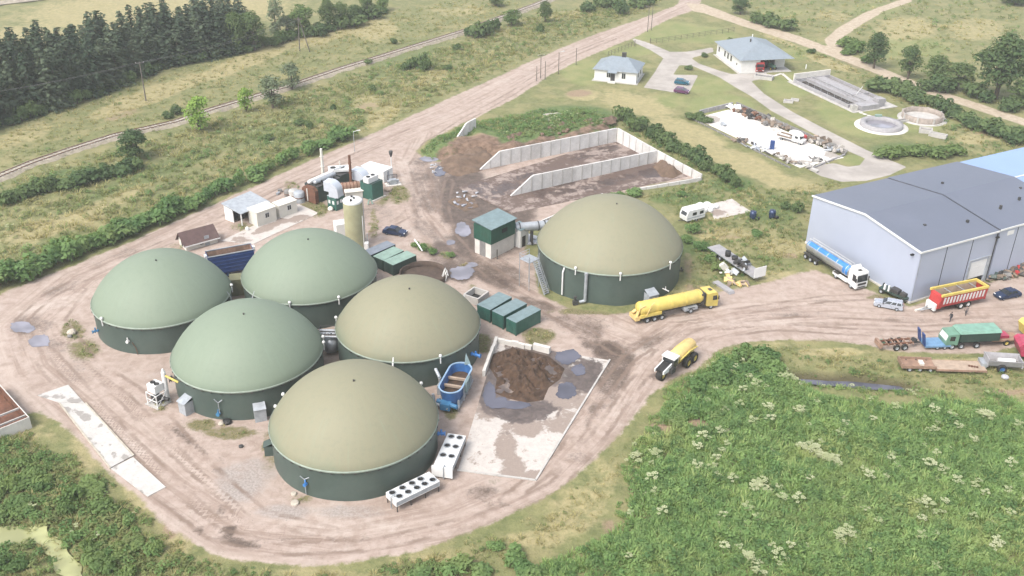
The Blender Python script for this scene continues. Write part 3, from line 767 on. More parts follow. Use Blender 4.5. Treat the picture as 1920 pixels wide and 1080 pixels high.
slab('concrete_ramp', [(208, 879.5), (250, 858), (311, 914), (277, 932)], 'slab_pale', 0.1, stain=[(215, 875, 10, 8, .8), (262, 925, 12, 6, .8), (240, 912, 10, 10, .5)], st0=.2)
slab('old_concrete_strip', [(70, 742), (128, 722), (158, 756), (112, 756)], 'slab_pale', 0.09, stain=[(110, 745, 20, 6, .8), (85, 745, 14, 5, .7), (140, 752, 20, 6, .9)], st0=0.35)
slab('silage_floor', [(858, 352), (1150, 262), (1290, 331), (960, 400)], 'slab_silage', 0.06,
     stain=[(1050, 310, 80, 14, .9, -15), (900, 340, 60, 16, .7, -15), (1180, 330, 100, 20, .9, -15), (1000, 360, 80, 20, .8, -15)],
     wet=[(980, 330, 60, 8, .5, -15), (1120, 285, 70, 10, .6, -15), (1130, 345, 110, 10, .6, -14), (1225, 325, 40, 12, .9), (900, 352, 40, 14, .6), (1150, 278, 20, 8, .8), (1050, 350, 80, 20, .6, -15), (930, 360, 60, 16, .5, -15)], st0=0.56)
slab('storage_yard', [(1303, 222), (1378, 203), (1582, 296), (1500, 315)], 'slab_bright', 0.08, stain=[(1330, 225, 26, 10, .9), (1560, 290, 20, 10, .8), (1510, 305, 20, 6, .7), (1440, 240, 40, 6, .4, 24)])
slab('works_apron', [(415, 452), (560, 383), (598, 400), (475, 458)], 'slab_white', 0.07, stain=[(500, 428, 40, 8, .9, -22), (560, 410, 30, 7, .9, -10), (455, 450, 30, 8, .7), (530, 415, 20, 6, .7)], st0=0.2)
slab('caravan_slab', [(1340, 412), (1325, 385), (1372, 373), (1408, 397)], 'slab_white', 0.07, stain=[(1345, 400, 16, 8, .8), (1380, 395, 18, 5, .5)], st0=0.25)

# slurry round the heap
for i, (a, b_, c, d) in enumerate([(918, 742, 13, 22), (960, 760, 34, 8), (1064, 670, 22, 14), (1062, 734, 20, 15), (935, 757, 22, 10), (1085, 695, 14, 10)]):
    flat_blob('slurry_pool', a, b_, c, d, 'puddle_dark', 0.10 + 0.006 * i, seed=i + 21)

# ---- railway
rl = [(-60, 356), (0, 333), (60, 308), (130, 284), (215, 257), (330, 231), (400, 207), (450, 192), (560, 158), (640, 131), (760, 94), (870, 60), (1000, 12), (1060, -12)]
rp = [G(*p) for p in rl]
def ribbon(line, offs):                       # cross section offs = [(side, z)]
    vs = []
    for i, p in enumerate(line):
        a = line[max(0, i - 1)]; c = line[min(len(line) - 1, i + 1)]
        t = (c - a); t.z = 0; t.normalize(); nrm = Vector((-t.y, t.x, 0))
        vs += [tuple(p + nrm * o + Vector((0, 0, z))) for o, z in offs]
    k = len(offs)
    fs = [(i * k + j, i * k + j + 1, (i + 1) * k + j + 1, (i + 1) * k + j)[::-1] for i in range(len(line) - 1) for j in range(k - 1)]
    return vs, fs
def dense(line, n=8):
    o = []
    for a, b_ in zip(line[:-1], line[1:]):
        o += [a.lerp(b_, i / n) for i in range(n)]
    return o + [line[-1]]
mk('ballast', (0.35, 0.305, 0.235), 0.95, var=0.3, scale=0.8, dirt=0.5, dcol=(0.17, 0.13, 0.10), bump=0.8)
rd = dense(rp)
mb = MB(); v, f = ribbon(rd, [(-2.6, -0.2), (-1.5, 0.42), (1.5, 0.42), (2.6, -0.2)]); mb.add(v, f)
rw = struct(obj('railway', mb, M['ballast']))
for o in (-0.76, 0.76):
    mb = MB(); v, f = ribbon(rd, [(o - 0.05, 0.50), (o - 0.05, 0.66), (o + 0.05, 0.66), (o + 0.05, 0.50)]); mb.add(v, f)
    obj('rail', mb, M['rust'], rw)
mb = MB()
for a, b_ in zip(rd[:-1], rd[1:]):
    L = (b_ - a).length; t = math.atan2(b_.y - a.y, b_.x - a.x)
    for k in range(int(L / 0.7)):
        p = a.lerp(b_, k * 0.7 / L)
        mb.cbox((p.x, p.y, 0.39), 0.24, 2.4, 0.12, t)
so = obj('sleepers', mb, M['rubble'], rw); so['kind'] = 'stuff'
# kerb stones edging the concrete pad
def kerb(name, pts, wdt=0.25, h=0.18, mt='concrete'):
    mb = MB()
    for a, b_ in zip(pts[:-1], pts[1:]):
        c, t, L = span(a, b_)
        mb.cbox((c.x, c.y, 0), L + wdt * 0.9, wdt, h, t)
    return struct(obj(name, mb, M[mt]))
kerb('pad_kerb', [(1143, 676), (1005, 900)]); kerb('pad_kerb', [(1003.5, 901.2), (859, 882.5)], h=0.18)
kerb('slab_edge', [(161, 757.5), (250.5, 855)], 0.2, 0.22, 'stone'); kerb('slab_edge', [(112, 757.5), (207, 879)], 0.2, 0.22, 'stone')

fr = [G(*p) for p in ((-40, 16), (0, 7), (60, 0), (130, -8), (200, -16))]
mb = MB(); v, f = ribbon(fr, [(-3, .3), (3, .3)]); mb.add(v, f); struct(obj('far_road', mb, M['ballast']))
from mathutils import noise as mnoise
# ================================================================ the gas plant
def dome_material(name, edge, mid, tanf):
    """coated membrane; dust and algae settle towards the crown"""
    m, nt, out = _nodes(name)
    b = NB(nt)
    tc = b.n('ShaderNodeTexCoord'); v = tc.outputs['Object']
    sx = b.n('ShaderNodeSeparateXYZ'); b.l(v, sx.inputs[0])
    n1 = b.noise(v, 0.12, 4, 0.6, 0.4); n2 = b.noise(v, 1.4, 5, 0.65); n3 = b.noise(v, 9, 3)
    hgt = b.math('ADD', b.math('MULTIPLY', sx.outputs[2], 1 / 9.0), b.math('MULTIPLY', b.math('SUBTRACT', n1, 0.5), 1.3))
    f = b.math('MULTIPLY', b.ramp(hgt, 0.05, 0.75), tanf)
    c = b.mix(f, edge, mid)
    c = b.mix(b.math('MULTIPLY', b.ramp(n2, 0.45, 0.75), 0.16), c, tuple(x * 0.7 for x in edge))
    c = b.mix(b.math('MULTIPLY', b.ramp(n3, 0.62, 0.72), 0.10), c, (0.12, 0.11, 0.08))
    # rain streaks run down the membrane
    at = b.math('ARCTAN2', sx.outputs[1], sx.outputs[0])
    cb = b.n('ShaderNodeCombineXYZ'); b.l(b.math('MULTIPLY', at, 14.0), cb.inputs[0]); b.l(b.math('MULTIPLY', sx.outputs[2], 0.12), cb.inputs[1])
    c = b.mix(b.math('MULTIPLY', b.ramp(b.noise(cb.outputs[0], 1.6, 4, 0.6), 0.5, 0.75), 0.20), c, tuple(min(1, x * 1.35) for x in edge))
    c = b.mix(1.0, c, (0.76, 0.76, 0.76), 'MULTIPLY')
    p = b.n('ShaderNodeBsdfPrincipled')
    b.l(c, p.inputs['Base Color']); p.inputs['Roughness'].default_value = 0.62; p.inputs['Specular IOR Level'].default_value = 0.3
    b.l(p.outputs[0], out.inputs[0])
    return m
M['dome_green'] = dome_material('dome_green', (0.180, 0.238, 0.180), (0.216, 0.258, 0.188), 0.7)
M['dome_tan'] = dome_material('dome_tan', (0.178, 0.230, 0.166), (0.252, 0.240, 0.160), 1.0)
mk('rim_strip', (0.30, 0.36, 0.30), 0.6, var=0.15, scale=2)

TANKS = {
 'A': (-54.90, 136.58, 10.36, 4.70, 7.0, 'dome_green', 'green domed digester tank farthest left, with a small pale valve on its wall'),
 'B': (-33.20, 144.54, 10.77, 4.74, 6.9, 'dome_green', 'green domed digester tank between the blue skip and the yellowish silo'),
 'C': (-37.64, 120.51, 10.45, 4.80, 7.1, 'dome_green', 'green domed digester tank with two grey hoods at its base beside the white blower'),
 'D': (-15.51, 128.55, 10.63, 4.74, 7.0, 'dome_tan', 'tan domed digester tank behind the blue oval hopper'),
 'F': (-20.13, 104.60, 10.63, 4.70, 7.2, 'dome_tan', 'tan domed digester tank in front of the others, beside the white fan coolers'),
 'R': (16.77, 154.99, 12.34, 5.80, 8.0, 'dome_tan', 'largest domed tank, standing apart with a steel stair up its dark green wall')}
tanks = {}
for k, (x, y, R, H, dh, mt, lab) in TANKS.items():
    t = thing('digester_tank', lab, 'tank', (x, y, 0), 0, 'domed digester tanks')
    tanks[k] = t
    mb = MB(); mb.lathe([(R, -0.4), (R, H * 0.5), (R, H)], 96)
    obj('wall', mb, M['tank_green'], t)
    prof = []; rc_ = (R * R + dh * dh) / (2 * dh)
    for i in range(25):
        q = 1 - i / 24
        r = R * 1.012 * q
        prof.append((max(r, 0.001), H + (dh - .2) * (.72 * (math.sqrt(rc_ * rc_ - (R * q) ** 2) - (rc_ - dh)) / dh + .28 * (1 - q ** 1.8))))
    prof = [(R * 1.012, H - 0.28)] + prof
    mb = MB(); mb.lathe(prof, 112)
    obj('dome', mb, M[mt], t)
    mb = MB(); mb.lathe([(R * 1.012, H - 0.30), (R + 0.22, H - 0.26), (R + 0.24, H - 0.06), (R * 1.015, H + 0.02)], 96)
    obj('rim_strip', mb, M['rim_strip'], t)
    mb = MB()
    for i in range(48):                           # clamps that pin the membrane down
        a = 2 * PI * i / 48 + 0.02
        mb.cbox(((R + 0.2) * math.cos(a), (R + 0.2) * math.sin(a), H - 0.42), 0.16, 0.3, 0.16, a)
    obj('clamp_row', mb, M['dark_metal'], t)['kind'] = 'stuff'
    mb = MB(); mb.cyl((0.6, -1.6, H + dh - 0.6), (0.6, -1.6, H + dh - .15), 0.12, 0.12, 8)
    obj('crown_port', mb, M['dark_metal'], t)

def onwall(k, px, py, out=0.0):                    # tank-local angle of the wall point seen at the pixel (on the ground)
    x, y, R = TANKS[k][:3]
    g = G(px, py)
    return math.atan2(g.y - y, g.x - x), R + out

def gooseneck(k, px, py, h, mt='white', r=0.13):
    a, R = onwall(k, px, py)
    ca, sa = math.cos(a), math.sin(a)
    R += 0.35
    mb = MB()
    mb.tube([(R * ca, R * sa, 0.4), (R * ca, R * sa, h), ((R - 0.5) * ca, (R - 0.5) * sa, h + 0.9), ((R - 1.3) * ca, (R - 1.3) * sa, h + 1.5)], r, 8)
    mb.cyl(((R - 1.2) * ca, (R - 1.2) * sa, h + 1.35), ((R - 1.45) * ca, (R - 1.45) * sa, h + 1.75), 0.22, 0.22, 8)
    obj('gooseneck_pipe', mb, M[mt], tanks[k])

def hood(k, px, py, wdt, dep, h, mt='grey_sheet', label=None):
    a, R = onwall(k, px, py)
    mb = MB()
    mb.M = Matrix.Translation((R * math.cos(a), R * math.sin(a), 0)) @ Matrix.Rotation(a - PI / 2, 4, 'Z')
    mb.prism_xz([(-wdt / 2, 0), (-wdt / 2 + 0.08, 0), (-wdt / 2 + 0.08, h - 0.1), (-wdt / 2, h - 0.1)], -0.2, dep)
    mb.prism_xz([(wdt / 2 - 0.08, 0), (wdt / 2, 0), (wdt / 2, h - 0.1), (wdt / 2 - 0.08, h - 0.1)], -0.2, dep)
    mb.add([(-wdt / 2, -0.2, h + 0.5), (wdt / 2, -0.2, h + 0.5), (wdt / 2 + .05, dep + 0.15, h - 0.15), (-wdt / 2 - .05, dep + 0.15, h - 0.15),
            (-wdt / 2, -0.2, h + 0.42), (wdt / 2, -0.2, h + 0.42), (wdt / 2 + .05, dep + 0.15, h - 0.23), (-wdt / 2 - .05, dep + 0.15, h - 0.23)],
           [(0, 1, 2, 3)[::-1], (4, 5, 6, 7), (0, 1, 5, 4), (1, 2, 6, 5), (2, 3, 7, 6), (3, 0, 4, 7)])
    mb.box(-wdt / 2 + 0.08, wdt / 2 - 0.08, dep - 0.1, dep, 0, h * 0.9, 1)
    obj('hood', mb, [M[mt], M['grey_sheet']], tanks[k], label=label)

def valve(k, px, py, z, ln=0.9, mt='valve_blue', r=0.16):
    a, R = onwall(k, px, py)
    ca, sa = math.cos(a), math.sin(a)
    mb = MB()
    mb.cyl(((R - 0.1) * ca, (R - 0.1) * sa, z), ((R + ln) * ca, (R + ln) * sa, z), r, r, 10)
    for q in (0.15, ln * 0.6, ln):
        mb.cyl(((R + q - .05) * ca, (R + q - .05) * sa, z), ((R + q + .05) * ca, (R + q + .05) * sa, z), r * 1.7, r * 1.7, 10)
    mb.cyl(((R + ln * .5) * ca, (R + ln * .5) * sa, z), ((R + ln * .5) * ca, (R + ln * .5) * sa, z + 0.6), r * 0.7, r * 0.7, 8)
    obj('valve', mb, M[mt], tanks[k])

gooseneck('R', 1043, 562, 4.6, 'white', 0.14)
gooseneck('D', 745, 716, 4.2, 'white', 0.13)
gooseneck('A', 425, 600, 4.2, 'galv', 0.1)
gooseneck('B', 492, 596, 4.2, 'galv', 0.1)
a, R = onwall('R', 1097, 569); ca, sa = math.cos(a), math.sin(a)
mb = MB(); R += 0.42
mb.tube([((R - .5) * ca, (R - .5) * sa, 5.5), (R * ca, R * sa, 5.4), (R * ca, R * sa, 0.6), ((R + .1) * ca - .9, (R + .1) * sa - .1, 0.45)], 0.27, 10)
mb.cyl((R * ca, R * sa, 5.35), (R * ca, R * sa, 5.75), 0.33, 0.33, 10)
obj('downpipe', mb, M['galv'], tanks['R'])
mb = MB(); mb.cbox(((R + .2) * ca - 1.5, (R + .2) * sa, 0), 0.9, 0.6, 0.7, 0.2); mb.cyl(((R + .1) * ca - 1.6, (R + .1) * sa - .2, .7), ((R + .1) * ca - 1.6, (R + .1) * sa - .2, 1.5), 0.16, 0.3, 8)
obj('pump', mb, M['dark_metal'], tanks['R'])
hood('R', 1212, 563, 1.9, 1.4, 2.1, 'grey_sheet')
valve('R', 1240, 556, 1.6, 1.3, 'white', 0.08)
valve('R', 1275, 520, 1.4, 0.6, 'dark_metal', 0.2)
hood('C', 345, 776, 1.6, 1.3, 2.1, 'galv'); hood('C', 490, 790, 1.6, 0.9, 2.2, 'galv')
hood('F', 500, 850, 1.3, 1.1, 1.6, 'tank_green')
a, R = onwall('C', 414, 790); ca, sa = math.cos(a), math.sin(a); R += .3
mb = MB(); mb.tube([(R * ca, R * sa, 1.2), (R * ca, R * sa, 3.0), (R * ca - .5, R * sa, 3.6)], 0.07, 6); mb.tube([(R * ca, R * sa, 3.0), (R * ca + .6, R * sa, 3.5)], 0.07, 6)
obj('drain_pipe', mb, M['galv'], tanks['C'])
valve('C', 412, 789, 1.2, 0.6); valve('C', 318, 735, 2.0, 0.7, 'dark_metal', 0.22); valve('F', 572, 934, 1.9, 0.5, 'bright_blue', 0.13); valve('A', 175, 640, 1.6, 0.9); valve('A', 247, 662, 2.3, 0.5, 'white', 0.14)
valve('D', 893, 690, 2.3, 1.5, 'bright_blue', 0.2); valve('F', 815, 838, 2.2, 1.0, 'bright_blue', 0.2); valve('F', 490, 830, 2.9, 0.6, 'dark_metal', 0.25)
a, R = onwall('F', 570, 934); ca, sa = math.cos(a), math.sin(a); R += .22
mb = MB(); mb.tube([(R * ca, R * sa, 0.3), (R * ca, R * sa, 2.6), (R * ca - .5, R * sa, 3.1)], 0.06, 6); mb.tube([(R * ca, R * sa, 2.6), (R * ca + .6, R * sa, 2.9)], 0.06, 6)
obj('drain_pipe', mb, M['galv'], tanks['F'])
a, R = onwall('A', 260, 664); ca, sa = math.cos(a), math.sin(a); R += .2
mb = MB(); mb.tube([(R * ca, R * sa, 0), (R * ca - .1, R * sa, 1.2), (R * ca - .5, R * sa, 2.2)], 0.05, 6); obj('hose', mb, M['rust'], tanks['A'])
for k, lst in {'F': [(540, 800, 5.0), (806, 770, 4.9), (512, 815, 4.5)], 'C': [(580, 700, 4.9), (590, 690, 4.9), (360, 620, 4.9)], 'D': [(640, 650, 4.9), (790, 680, 4.7), (890, 600, 4.8)], 'R': [(1155, 560, 5.85), (1240, 548, 5.85), (1085, 556, 5.85)], 'A': [(225, 640, 4.8), (410, 590, 4.9)], 'B': [(620, 590, 4.8), (560, 600, 4.8)]}.items():
    for px, py, z in lst:
        a, R = onwall(k, px, py); mb = MB()
        mb.cyl(((R + .25) * math.cos(a), (R + .25) * math.sin(a), z - 1.0), ((R + .25) * math.cos(a), (R + .25) * math.sin(a), z + 0.25), 0.1, 0.1, 8)
        mb.lathe([(0.001, z + .55), (0.2, z + .45), (0.26, z + .2), (0.12, z + .1)], 10, ((R + .25) * math.cos(a), (R + .25) * math.sin(a), 0))
        obj('pressure_valve', mb, M['white'], tanks[k])

# stair up the largest tank
p = G(1026, 552); top = G(1003, 489, 5.2)
t = thing('steel_stair', 'grey steel stair and platform against the largest tank', 'stair', (p.x, p.y, 0))
q = top - p; q.z = 5.2
dx = Vector((q.x, q.y, 0)); L = dx.length; dx.normalize(); nv = Vector((-dx.y, dx.x, 0))
run = min(L, 4.6)
def loc(s, o, z): v = dx * s + nv * o; return (v.x, v.y, z)
for o in (-0.5, 0.5):
    mb = MB(); mb.hexa([loc(0, o - .04, 0), loc(.3, o - .04, 0), loc(.3, o + .04, 0), loc(0, o + .04, 0)], [loc(run - .3, o - .04, 5.2), loc(run, o - .04, 5.2), loc(run, o + .04, 5.2), loc(run - .3, o + .04, 5.2)])
    obj('stringer', mb, M['galv'], t)
    mb = MB(); mb.tube([loc(0.1, o, 1.0), loc(run - .1, o, 6.2)], 0.035, 6)
    for k in range(6): mb.cyl(loc(run * k / 5.2 + .1, o, 5.2 * k / 5.2), loc(run * k / 5.2 + .1, o, 5.2 * k / 5.2 + 1), 0.03, n=6)
    obj('handrail', mb, M['galv'], t)
tr = None
for k in range(17):
    s = run * (k + 0.7) / 17.5; z = 5.2 * (k + 0.7) / 17.5
    if tr is None:
        mb = MB(); mb.cbox((0, 0, 0), 0.26, 1.0, 0.05); tr = mb.mesh('tread', M['galv'])
    put('tread', tr, t, loc(s, 0, z), math.atan2(dx.y, dx.x))
mb = MB()
for a, b_, c in ((0, 0, 5.2),): mb.M = Matrix.Translation(loc(run + 1.1, 0.2, 5.2)) @ Matrix.Rotation(math.atan2(dx.y, dx.x), 4, 'Z'); mb.box(-1.2, 1.2, -1.2, 1.2, 0, 0.08)
obj('platform', mb, M['galv'], t)
mb = MB()
for a in (-1.15, 1.15):
    for b_ in (-1.15, 1.15):
        c = Vector(loc(run + 1.1 + a, 0.2 + b_, 0)); mb.cyl(c, c + Vector((0, 0, 6.3)), 0.06, n=6)
for z in (5.75, 6.3):
    mb.tube([loc(run + 2.25, -0.95, z), loc(run + 2.25, 1.35, z), loc(run - .05, 1.35, z)], 0.04, 6)
obj('platform_frame', mb, M['galv'], t)

# ---- pump station between the two middle tanks
c = G(622, 662)
t = thing('pump_station', 'cluster of grey pipes and a pump between two domed tanks', 'pump', (c.x, c.y, 0))
mb = MB()
for k in range(3): mb.cyl((-1.6, -0.5 + .5 * k, 3.2 + .25 * k), (1.6, -0.5 + .5 * k, 3.2 + .25 * k), 0.2, n=10)
for k in (-1, 0, 1): mb.lathe([(.2, 3.2), (.36, 3.2), (.36, 3.5), (.2, 3.5)], 10, (k * .9, 0, 0.2))
obj('pipe_bundle', mb, M['galv'], t)
mb = MB(); mb.lathe([(0.001, 0.6), (1.0, 0.6), (1.0, 2.4), (0.001, 2.7)], 20); obj('vessel', mb, M['galv'], t)
mb = MB()
for x_ in (-1.5, 1.5):
    for y_ in (-.8, .8): mb.cyl((x_, y_, 0), (x_, y_, 4.3), 0.07, n=6)
mb.tube([(-1.5, -.8, 4.3), (1.5, -.8, 4.3), (1.5, .8, 4.3), (-1.5, .8, 4.3), (-1.5, -.8, 4.3)], 0.06, 6)
obj('frame', mb, M['dark_metal'], t)

# ---- silo
c = G(667, 462)
h = up(c, 374)
t = thing('silo', 'tall pale yellow cylindrical silo with white top', 'silo', (c.x, c.y, 0))
mk('silo_side', (0.42, 0.40, 0.24), 0.6, var=0.15, scale=0.4, dirt=0.35, dcol=(0.36, 0.38, 0.30))
mb = MB(); mb.lathe([(1.72, 0), (1.72, h * .97)], 40); obj('shell', mb, M['silo_side'], t)
mb = MB(); mb.lathe([(1.73, h * .955), (1.75, h * .99), (1.70, h), (1.0, h + .22), (.001, h + .3)], 40); obj('top_cap', mb, M['white'], t)
mb = MB()
for x_, y_ in ((-.2, .5), (.3, -.2), (-.1, -1.1)): mb.cyl((x_, y_, h + .1), (x_, y_, h + .55), 0.2, n=10)
split(obj('hatch', mb, M['dark_metal'], t), 'hatch')
mb = MB()
for s in (-.22, .22): mb.cyl((1.85, s, 0.3), (1.85, s, h + .8), 0.035, n=6)
for k in range(24): mb.cyl((1.85, -.22, .6 + k * .4), (1.85, .22, .6 + k * .4), 0.025, n=5)
obj('ladder', mb, M['galv'], t)
mb = MB(); mb.cyl((1.7, -.9, 0), (1.7, -.9, h * .7), 0.08, n=8); mb.cbox((2.2, -1.2, 0), 0.7, 0.9, 1.4); mb.cyl((2.1, 0.7, 0), (2.1, .7, 2.3), 0.12, n=8)
obj('filling_pipe', mb, M['white'], t)
mb = MB(); c2 = G(640, 440); mb.M = Matrix.Rotation(R_(25), 4, 'Z'); mb.box(-1.1, 1.1, -1.1, 1.1, 0, 2.6)
o = tag(obj('white_cabinet', mb, M['white'], None, (c2.x, c2.y, 0)), 'plain white cabinet left of the silo foot', 'cabinet')

# ---- shipping containers
def container(N, L, Rr, toppy, body, roof, label, group, name='container', far=False):
    c, a, lx, ly = rect(N, L, Rr)
    h = up(G(*N), toppy)
    t = thing(name, label, 'container', (c.x, c.y, 0), a, group)
    mb = MB(); mb.box(-lx / 2, lx / 2, -ly / 2, ly / 2, 0.12, h - 0.06)
    n = int(lx / 0.42)
    for s in (-1, 1):
        for k in range(n):
            x = -lx / 2 + 0.25 + k * (lx - .5) / max(1, n - 1)
            y = s * (ly / 2 + 0.012)
            mb.box(x - .1, x + .1, min(y, y - s * .03), max(y, y - s * .03), 0.3, h - .25)
    obj('body', mb, M[body], t)
    mb = MB(); mb.box(-lx / 2 - .04, lx / 2 + .04, -ly / 2 - .04, ly / 2 + .04, h - 0.06, h)
    obj('roof', mb, M[roof], t)
    mb = MB()
    for x in (-lx / 2 + .08, lx / 2 - .08):
        for y in (-ly / 2 + .08, ly / 2 - .08): mb.box(x - .11, x + .11, y - .11, y + .11, 0, h - .08)
    split(obj('corner_posts', mb, M[body], t), 'corner_post')
    for s in (-1, 1):
        mb = MB(); x = -lx / 2 - .03
        mb.box(x - .03, x + .02, min(s * .03, s * (ly / 2 - .22)), max(s * .03, s * (ly / 2 - .22)), 0.25, h - .25)
        mb.cyl((x - .06, s * ly * .14, .3), (x - .06, s * ly * .14, h - .3), 0.03, n=6)
        obj('door', mb, M[body], t)
    return t, (c, a, lx, ly, h)
g = 'dark green containers by the tan tanks'
container((967.5, 630), (947.5, 622), (1013, 605), 605, 'green_paint', 'teal_roof', 'green container with teal roof, nearest the manure heap in its trio', g)
container((943.5, 618), (921, 609), (987, 594), 592.5, 'green_paint', 'teal_roof', 'green container with teal roof, middle of the trio above the manure heap', g)
container((919, 605.5), (894, 596), (959, 581), 581, 'green_paint', 'teal_roof', 'green container with teal roof beside the square concrete pit', g)
container((738, 518), (721.5, 509), (781, 499), 497, 'dark_green', 'pale_green_roof', 'dark green container with pale roof nearest the round brown pit', g)
container((719.5, 509), (703, 500), (757.5, 490.5), 488, 'dark_green', 'pale_green_roof', 'dark green container with pale roof between two others near the silo', g)
container((697, 499), (683, 491), (742, 479), 478, 'dark_green', 'slate_roof', 'dark green container with bluish grey roof nearest the silo', g)

# ---- round open pit and square pit
c = G(794, 520)
t = thing('slurry_pit', 'round open brown pit behind a tan dome', 'pit', (c.x, c.y, 0))
mb = MB(); mb.lathe([(4.1, 0), (4.1, 1.1), (3.9, 1.1), (3.9, 0.1)], 48); obj('ring_wall', mb, M['pit_brown'], t)
mb = MB(); mb.lathe([(3.91, 0.12), (.001, 0.12)], 48); obj('slurry', mb, M['pit_brown'], t)
mb = MB()
for k in range(7): mb.tube([(3.2 + .12 * k, .2 - .3 * k, 0.2), (3.6 + .1 * k, .3 - .25 * k, 1.4 + .3 * (k % 3)), (4.1 + .05 * k, .5 - .3 * k, 1.1)], 0.06, 5)
obj('hose', mb, M['white'], t)
mb = MB(); d = G(778, 473, 0) - c; mb.tube([(d.x, d.y, 2.6), (d.x + 1.0, d.y - 1.5, 2.0), (d.x + 1.6, d.y - 2.6, 1.6)], 0.13, 8); obj('white_pipe', mb, M['white'], t)
c, a, lx, ly = rect((903, 571), (872, 560), (914, 563))
t = thing('square_pit', 'square concrete pit with dark opening beside green container', 'pit', (c.x, c.y, 0), a)
lx, ly = 3.2, 3.0
for x0, x1, y0, y1 in ((-lx / 2, lx / 2, -ly / 2, -ly / 2 + .25), (-lx / 2, lx / 2, ly / 2 - .25, ly / 2), (-lx / 2, -lx / 2 + .25, -ly / 2 + .25, ly / 2 - .25), (lx / 2 - .25, lx / 2, -ly / 2 + .25, ly / 2 - .25)):
    mb = MB(); mb.box(x0, x1, y0, y1, 0, 1.3); obj('pit_wall', mb, M['concrete'], t)
mb = MB(); mb.box(-lx / 2 + .25, lx / 2 - .25, -ly / 2 + .25, ly / 2 - .25, 0, .15); obj('pit_floor', mb, M['black'], t)

# ---- green tower building on concrete legs
c, a, lx, ly = rect((921, 487), (889, 473), (965.5, 465))
N = G(921, 487)
h1 = up(N, 459.5); h2 = up(N, 431)
t = thing('loading_tower', 'green clad tower on concrete base beside a silver conveyor pipe', 'tower', (c.x, c.y, 0), a)
mb = MB(); mb.box(-lx / 2 + .1, lx / 2 - .1, -ly / 2 + .15, -ly / 2 + .4, 0, h1); obj('concrete_wall', mb, M['concrete_light'], t)
mb = MB(); mb.box(-lx / 2 + .4, lx / 2 - .1, ly / 2 - .4, ly / 2 - .15, 0, h1); obj('concrete_wall', mb, M['concrete'], t)
mb = MB(); mb.box(lx / 2 - .35, lx / 2 - .1, -ly / 2 + .4, ly / 2 - .4, 0, h1); obj('concrete_wall', mb, M['concrete'], t)
mb = MB(); mb.box(-lx / 2 + .1, -lx / 2 + .4, -ly / 2 + .4, -ly / 2 + 1.5, 0, h1); obj('pier', mb, M['concrete_light'], t)
mb = MB(); mb.box(-lx / 2 + .1, -lx / 2 + .4, ly / 2 - 1.4, ly / 2 - .15, 0, h1); obj('pier', mb, M['concrete_light'], t)
mb = MB(); mb.box(-lx / 2 + .5, lx / 2 - .4, -ly / 2 + .5, ly / 2 - .5, .2, .5); obj('floor', mb, M['concrete_dark'], t)
mb = MB(); mb.box(-lx / 2 + .02, -lx / 2 + .09, -ly / 2 + 1.5, ly / 2 - 1.4, 0, h1); obj('gate', mb, M['concrete_dark'], t)
mb = MB(); mb.box(-lx / 2, lx / 2, -ly / 2, ly / 2, h1 + .003, h2)
n = int(lx / .8)
for k in range(n): x = -lx / 2 + (k + .5) * lx / n; mb.box(x - .05, x + .05, -ly / 2 - .03, -ly / 2 - .002, h1 + .05, h2 - .05)
n = int(ly / .8)
for k in range(n): y = -ly / 2 + (k + .5) * ly / n; mb.box(-lx / 2 - .03, -lx / 2 - .002, y - .05, y + .05, h1 + .05, h2 - .05)
obj('cladding', mb, M['dark_green'] if False else mat('tower_green', (0.022, 0.090, 0.062), 0.5, dirt=0.15), t)
mb = MB(); o = .25
mb.hexa([(-lx / 2 - o, -ly / 2 - o, h2), (lx / 2 + o, -ly / 2 - o, h2), (lx / 2 + o, ly / 2 + o, h2 + .5), (-lx / 2 - o, ly / 2 + o, h2 + .5)],
        [(-lx / 2 - o, -ly / 2 - o, h2 + .12), (lx / 2 + o, -ly / 2 - o, h2 + .12), (lx / 2 + o, ly / 2 + o, h2 + .62), (-lx / 2 - o, ly / 2 + o, h2 + .62)])
obj('roof', mb, M['teal_roof'], t)
mb = MB(); x = lx * .05; mb.box(x - .7, x + .7, -ly / 2 - .06, -ly / 2 - .004, h1 + 1.35, h1 + 2.15); obj('louvre', mb, M['black'], t)
mb = MB(); mb.cyl((-lx / 2 + .9, -ly / 2 - .6, 0), (-lx / 2 + .9, -ly / 2 - .6, 1.9), .09, n=8); obj('bollard', mb, M['dark_metal'], t)
c2 = G(974, 459)
t2 = thing('pump_hut', 'small white hut between green tower and pipe', 'hut', (c2.x, c2.y, 0), a)
mb = MB(); mb.box(-1.0, 1.2, -1.1, 1.1, 0, 3.6); obj('wall', mb, M['plaster'], t2)
mb = MB(); mb.box(-.55, .35, -1.16, -1.1 - .003, 0.1, 2.2); obj('door', mb, M['black'], t2)
mb = MB(); mb.hexa([(-1.2, -1.3, 3.603), (1.4, -1.3, 3.603), (1.4, 1.3, 3.9), (-1.2, 1.3, 3.9)], [(-1.2, -1.3, 3.7), (1.4, -1.3, 3.7), (1.4, 1.3, 4.0), (-1.2, 1.3, 4.0)]); obj('roof', mb, M['teal_roof'], t2)
p0, p1 = G(967, 427, 3.6), G(1034, 421, 3.6)
t = thing('conveyor_pipe', 'thick silver conveyor pipe running from tower to largest tank', 'pipe', (p0.x, p0.y, 0))
d = p1 - p0
mb = MB(); mb.cyl((0, 0, 3.6), (d.x, d.y, 3.6), 0.85, n=24); obj('tube', mb, M['galv'], t)
for k in (0.1, .62, .8):
    mb = MB(); u = d * k; v = d.normalized() * .08; mb.cyl((u.x - v.x, u.y - v.y, 3.6), (u.x + v.x, u.y + v.y, 3.6), 0.95, n=24); obj('flange', mb, M['dark_metal'], t)
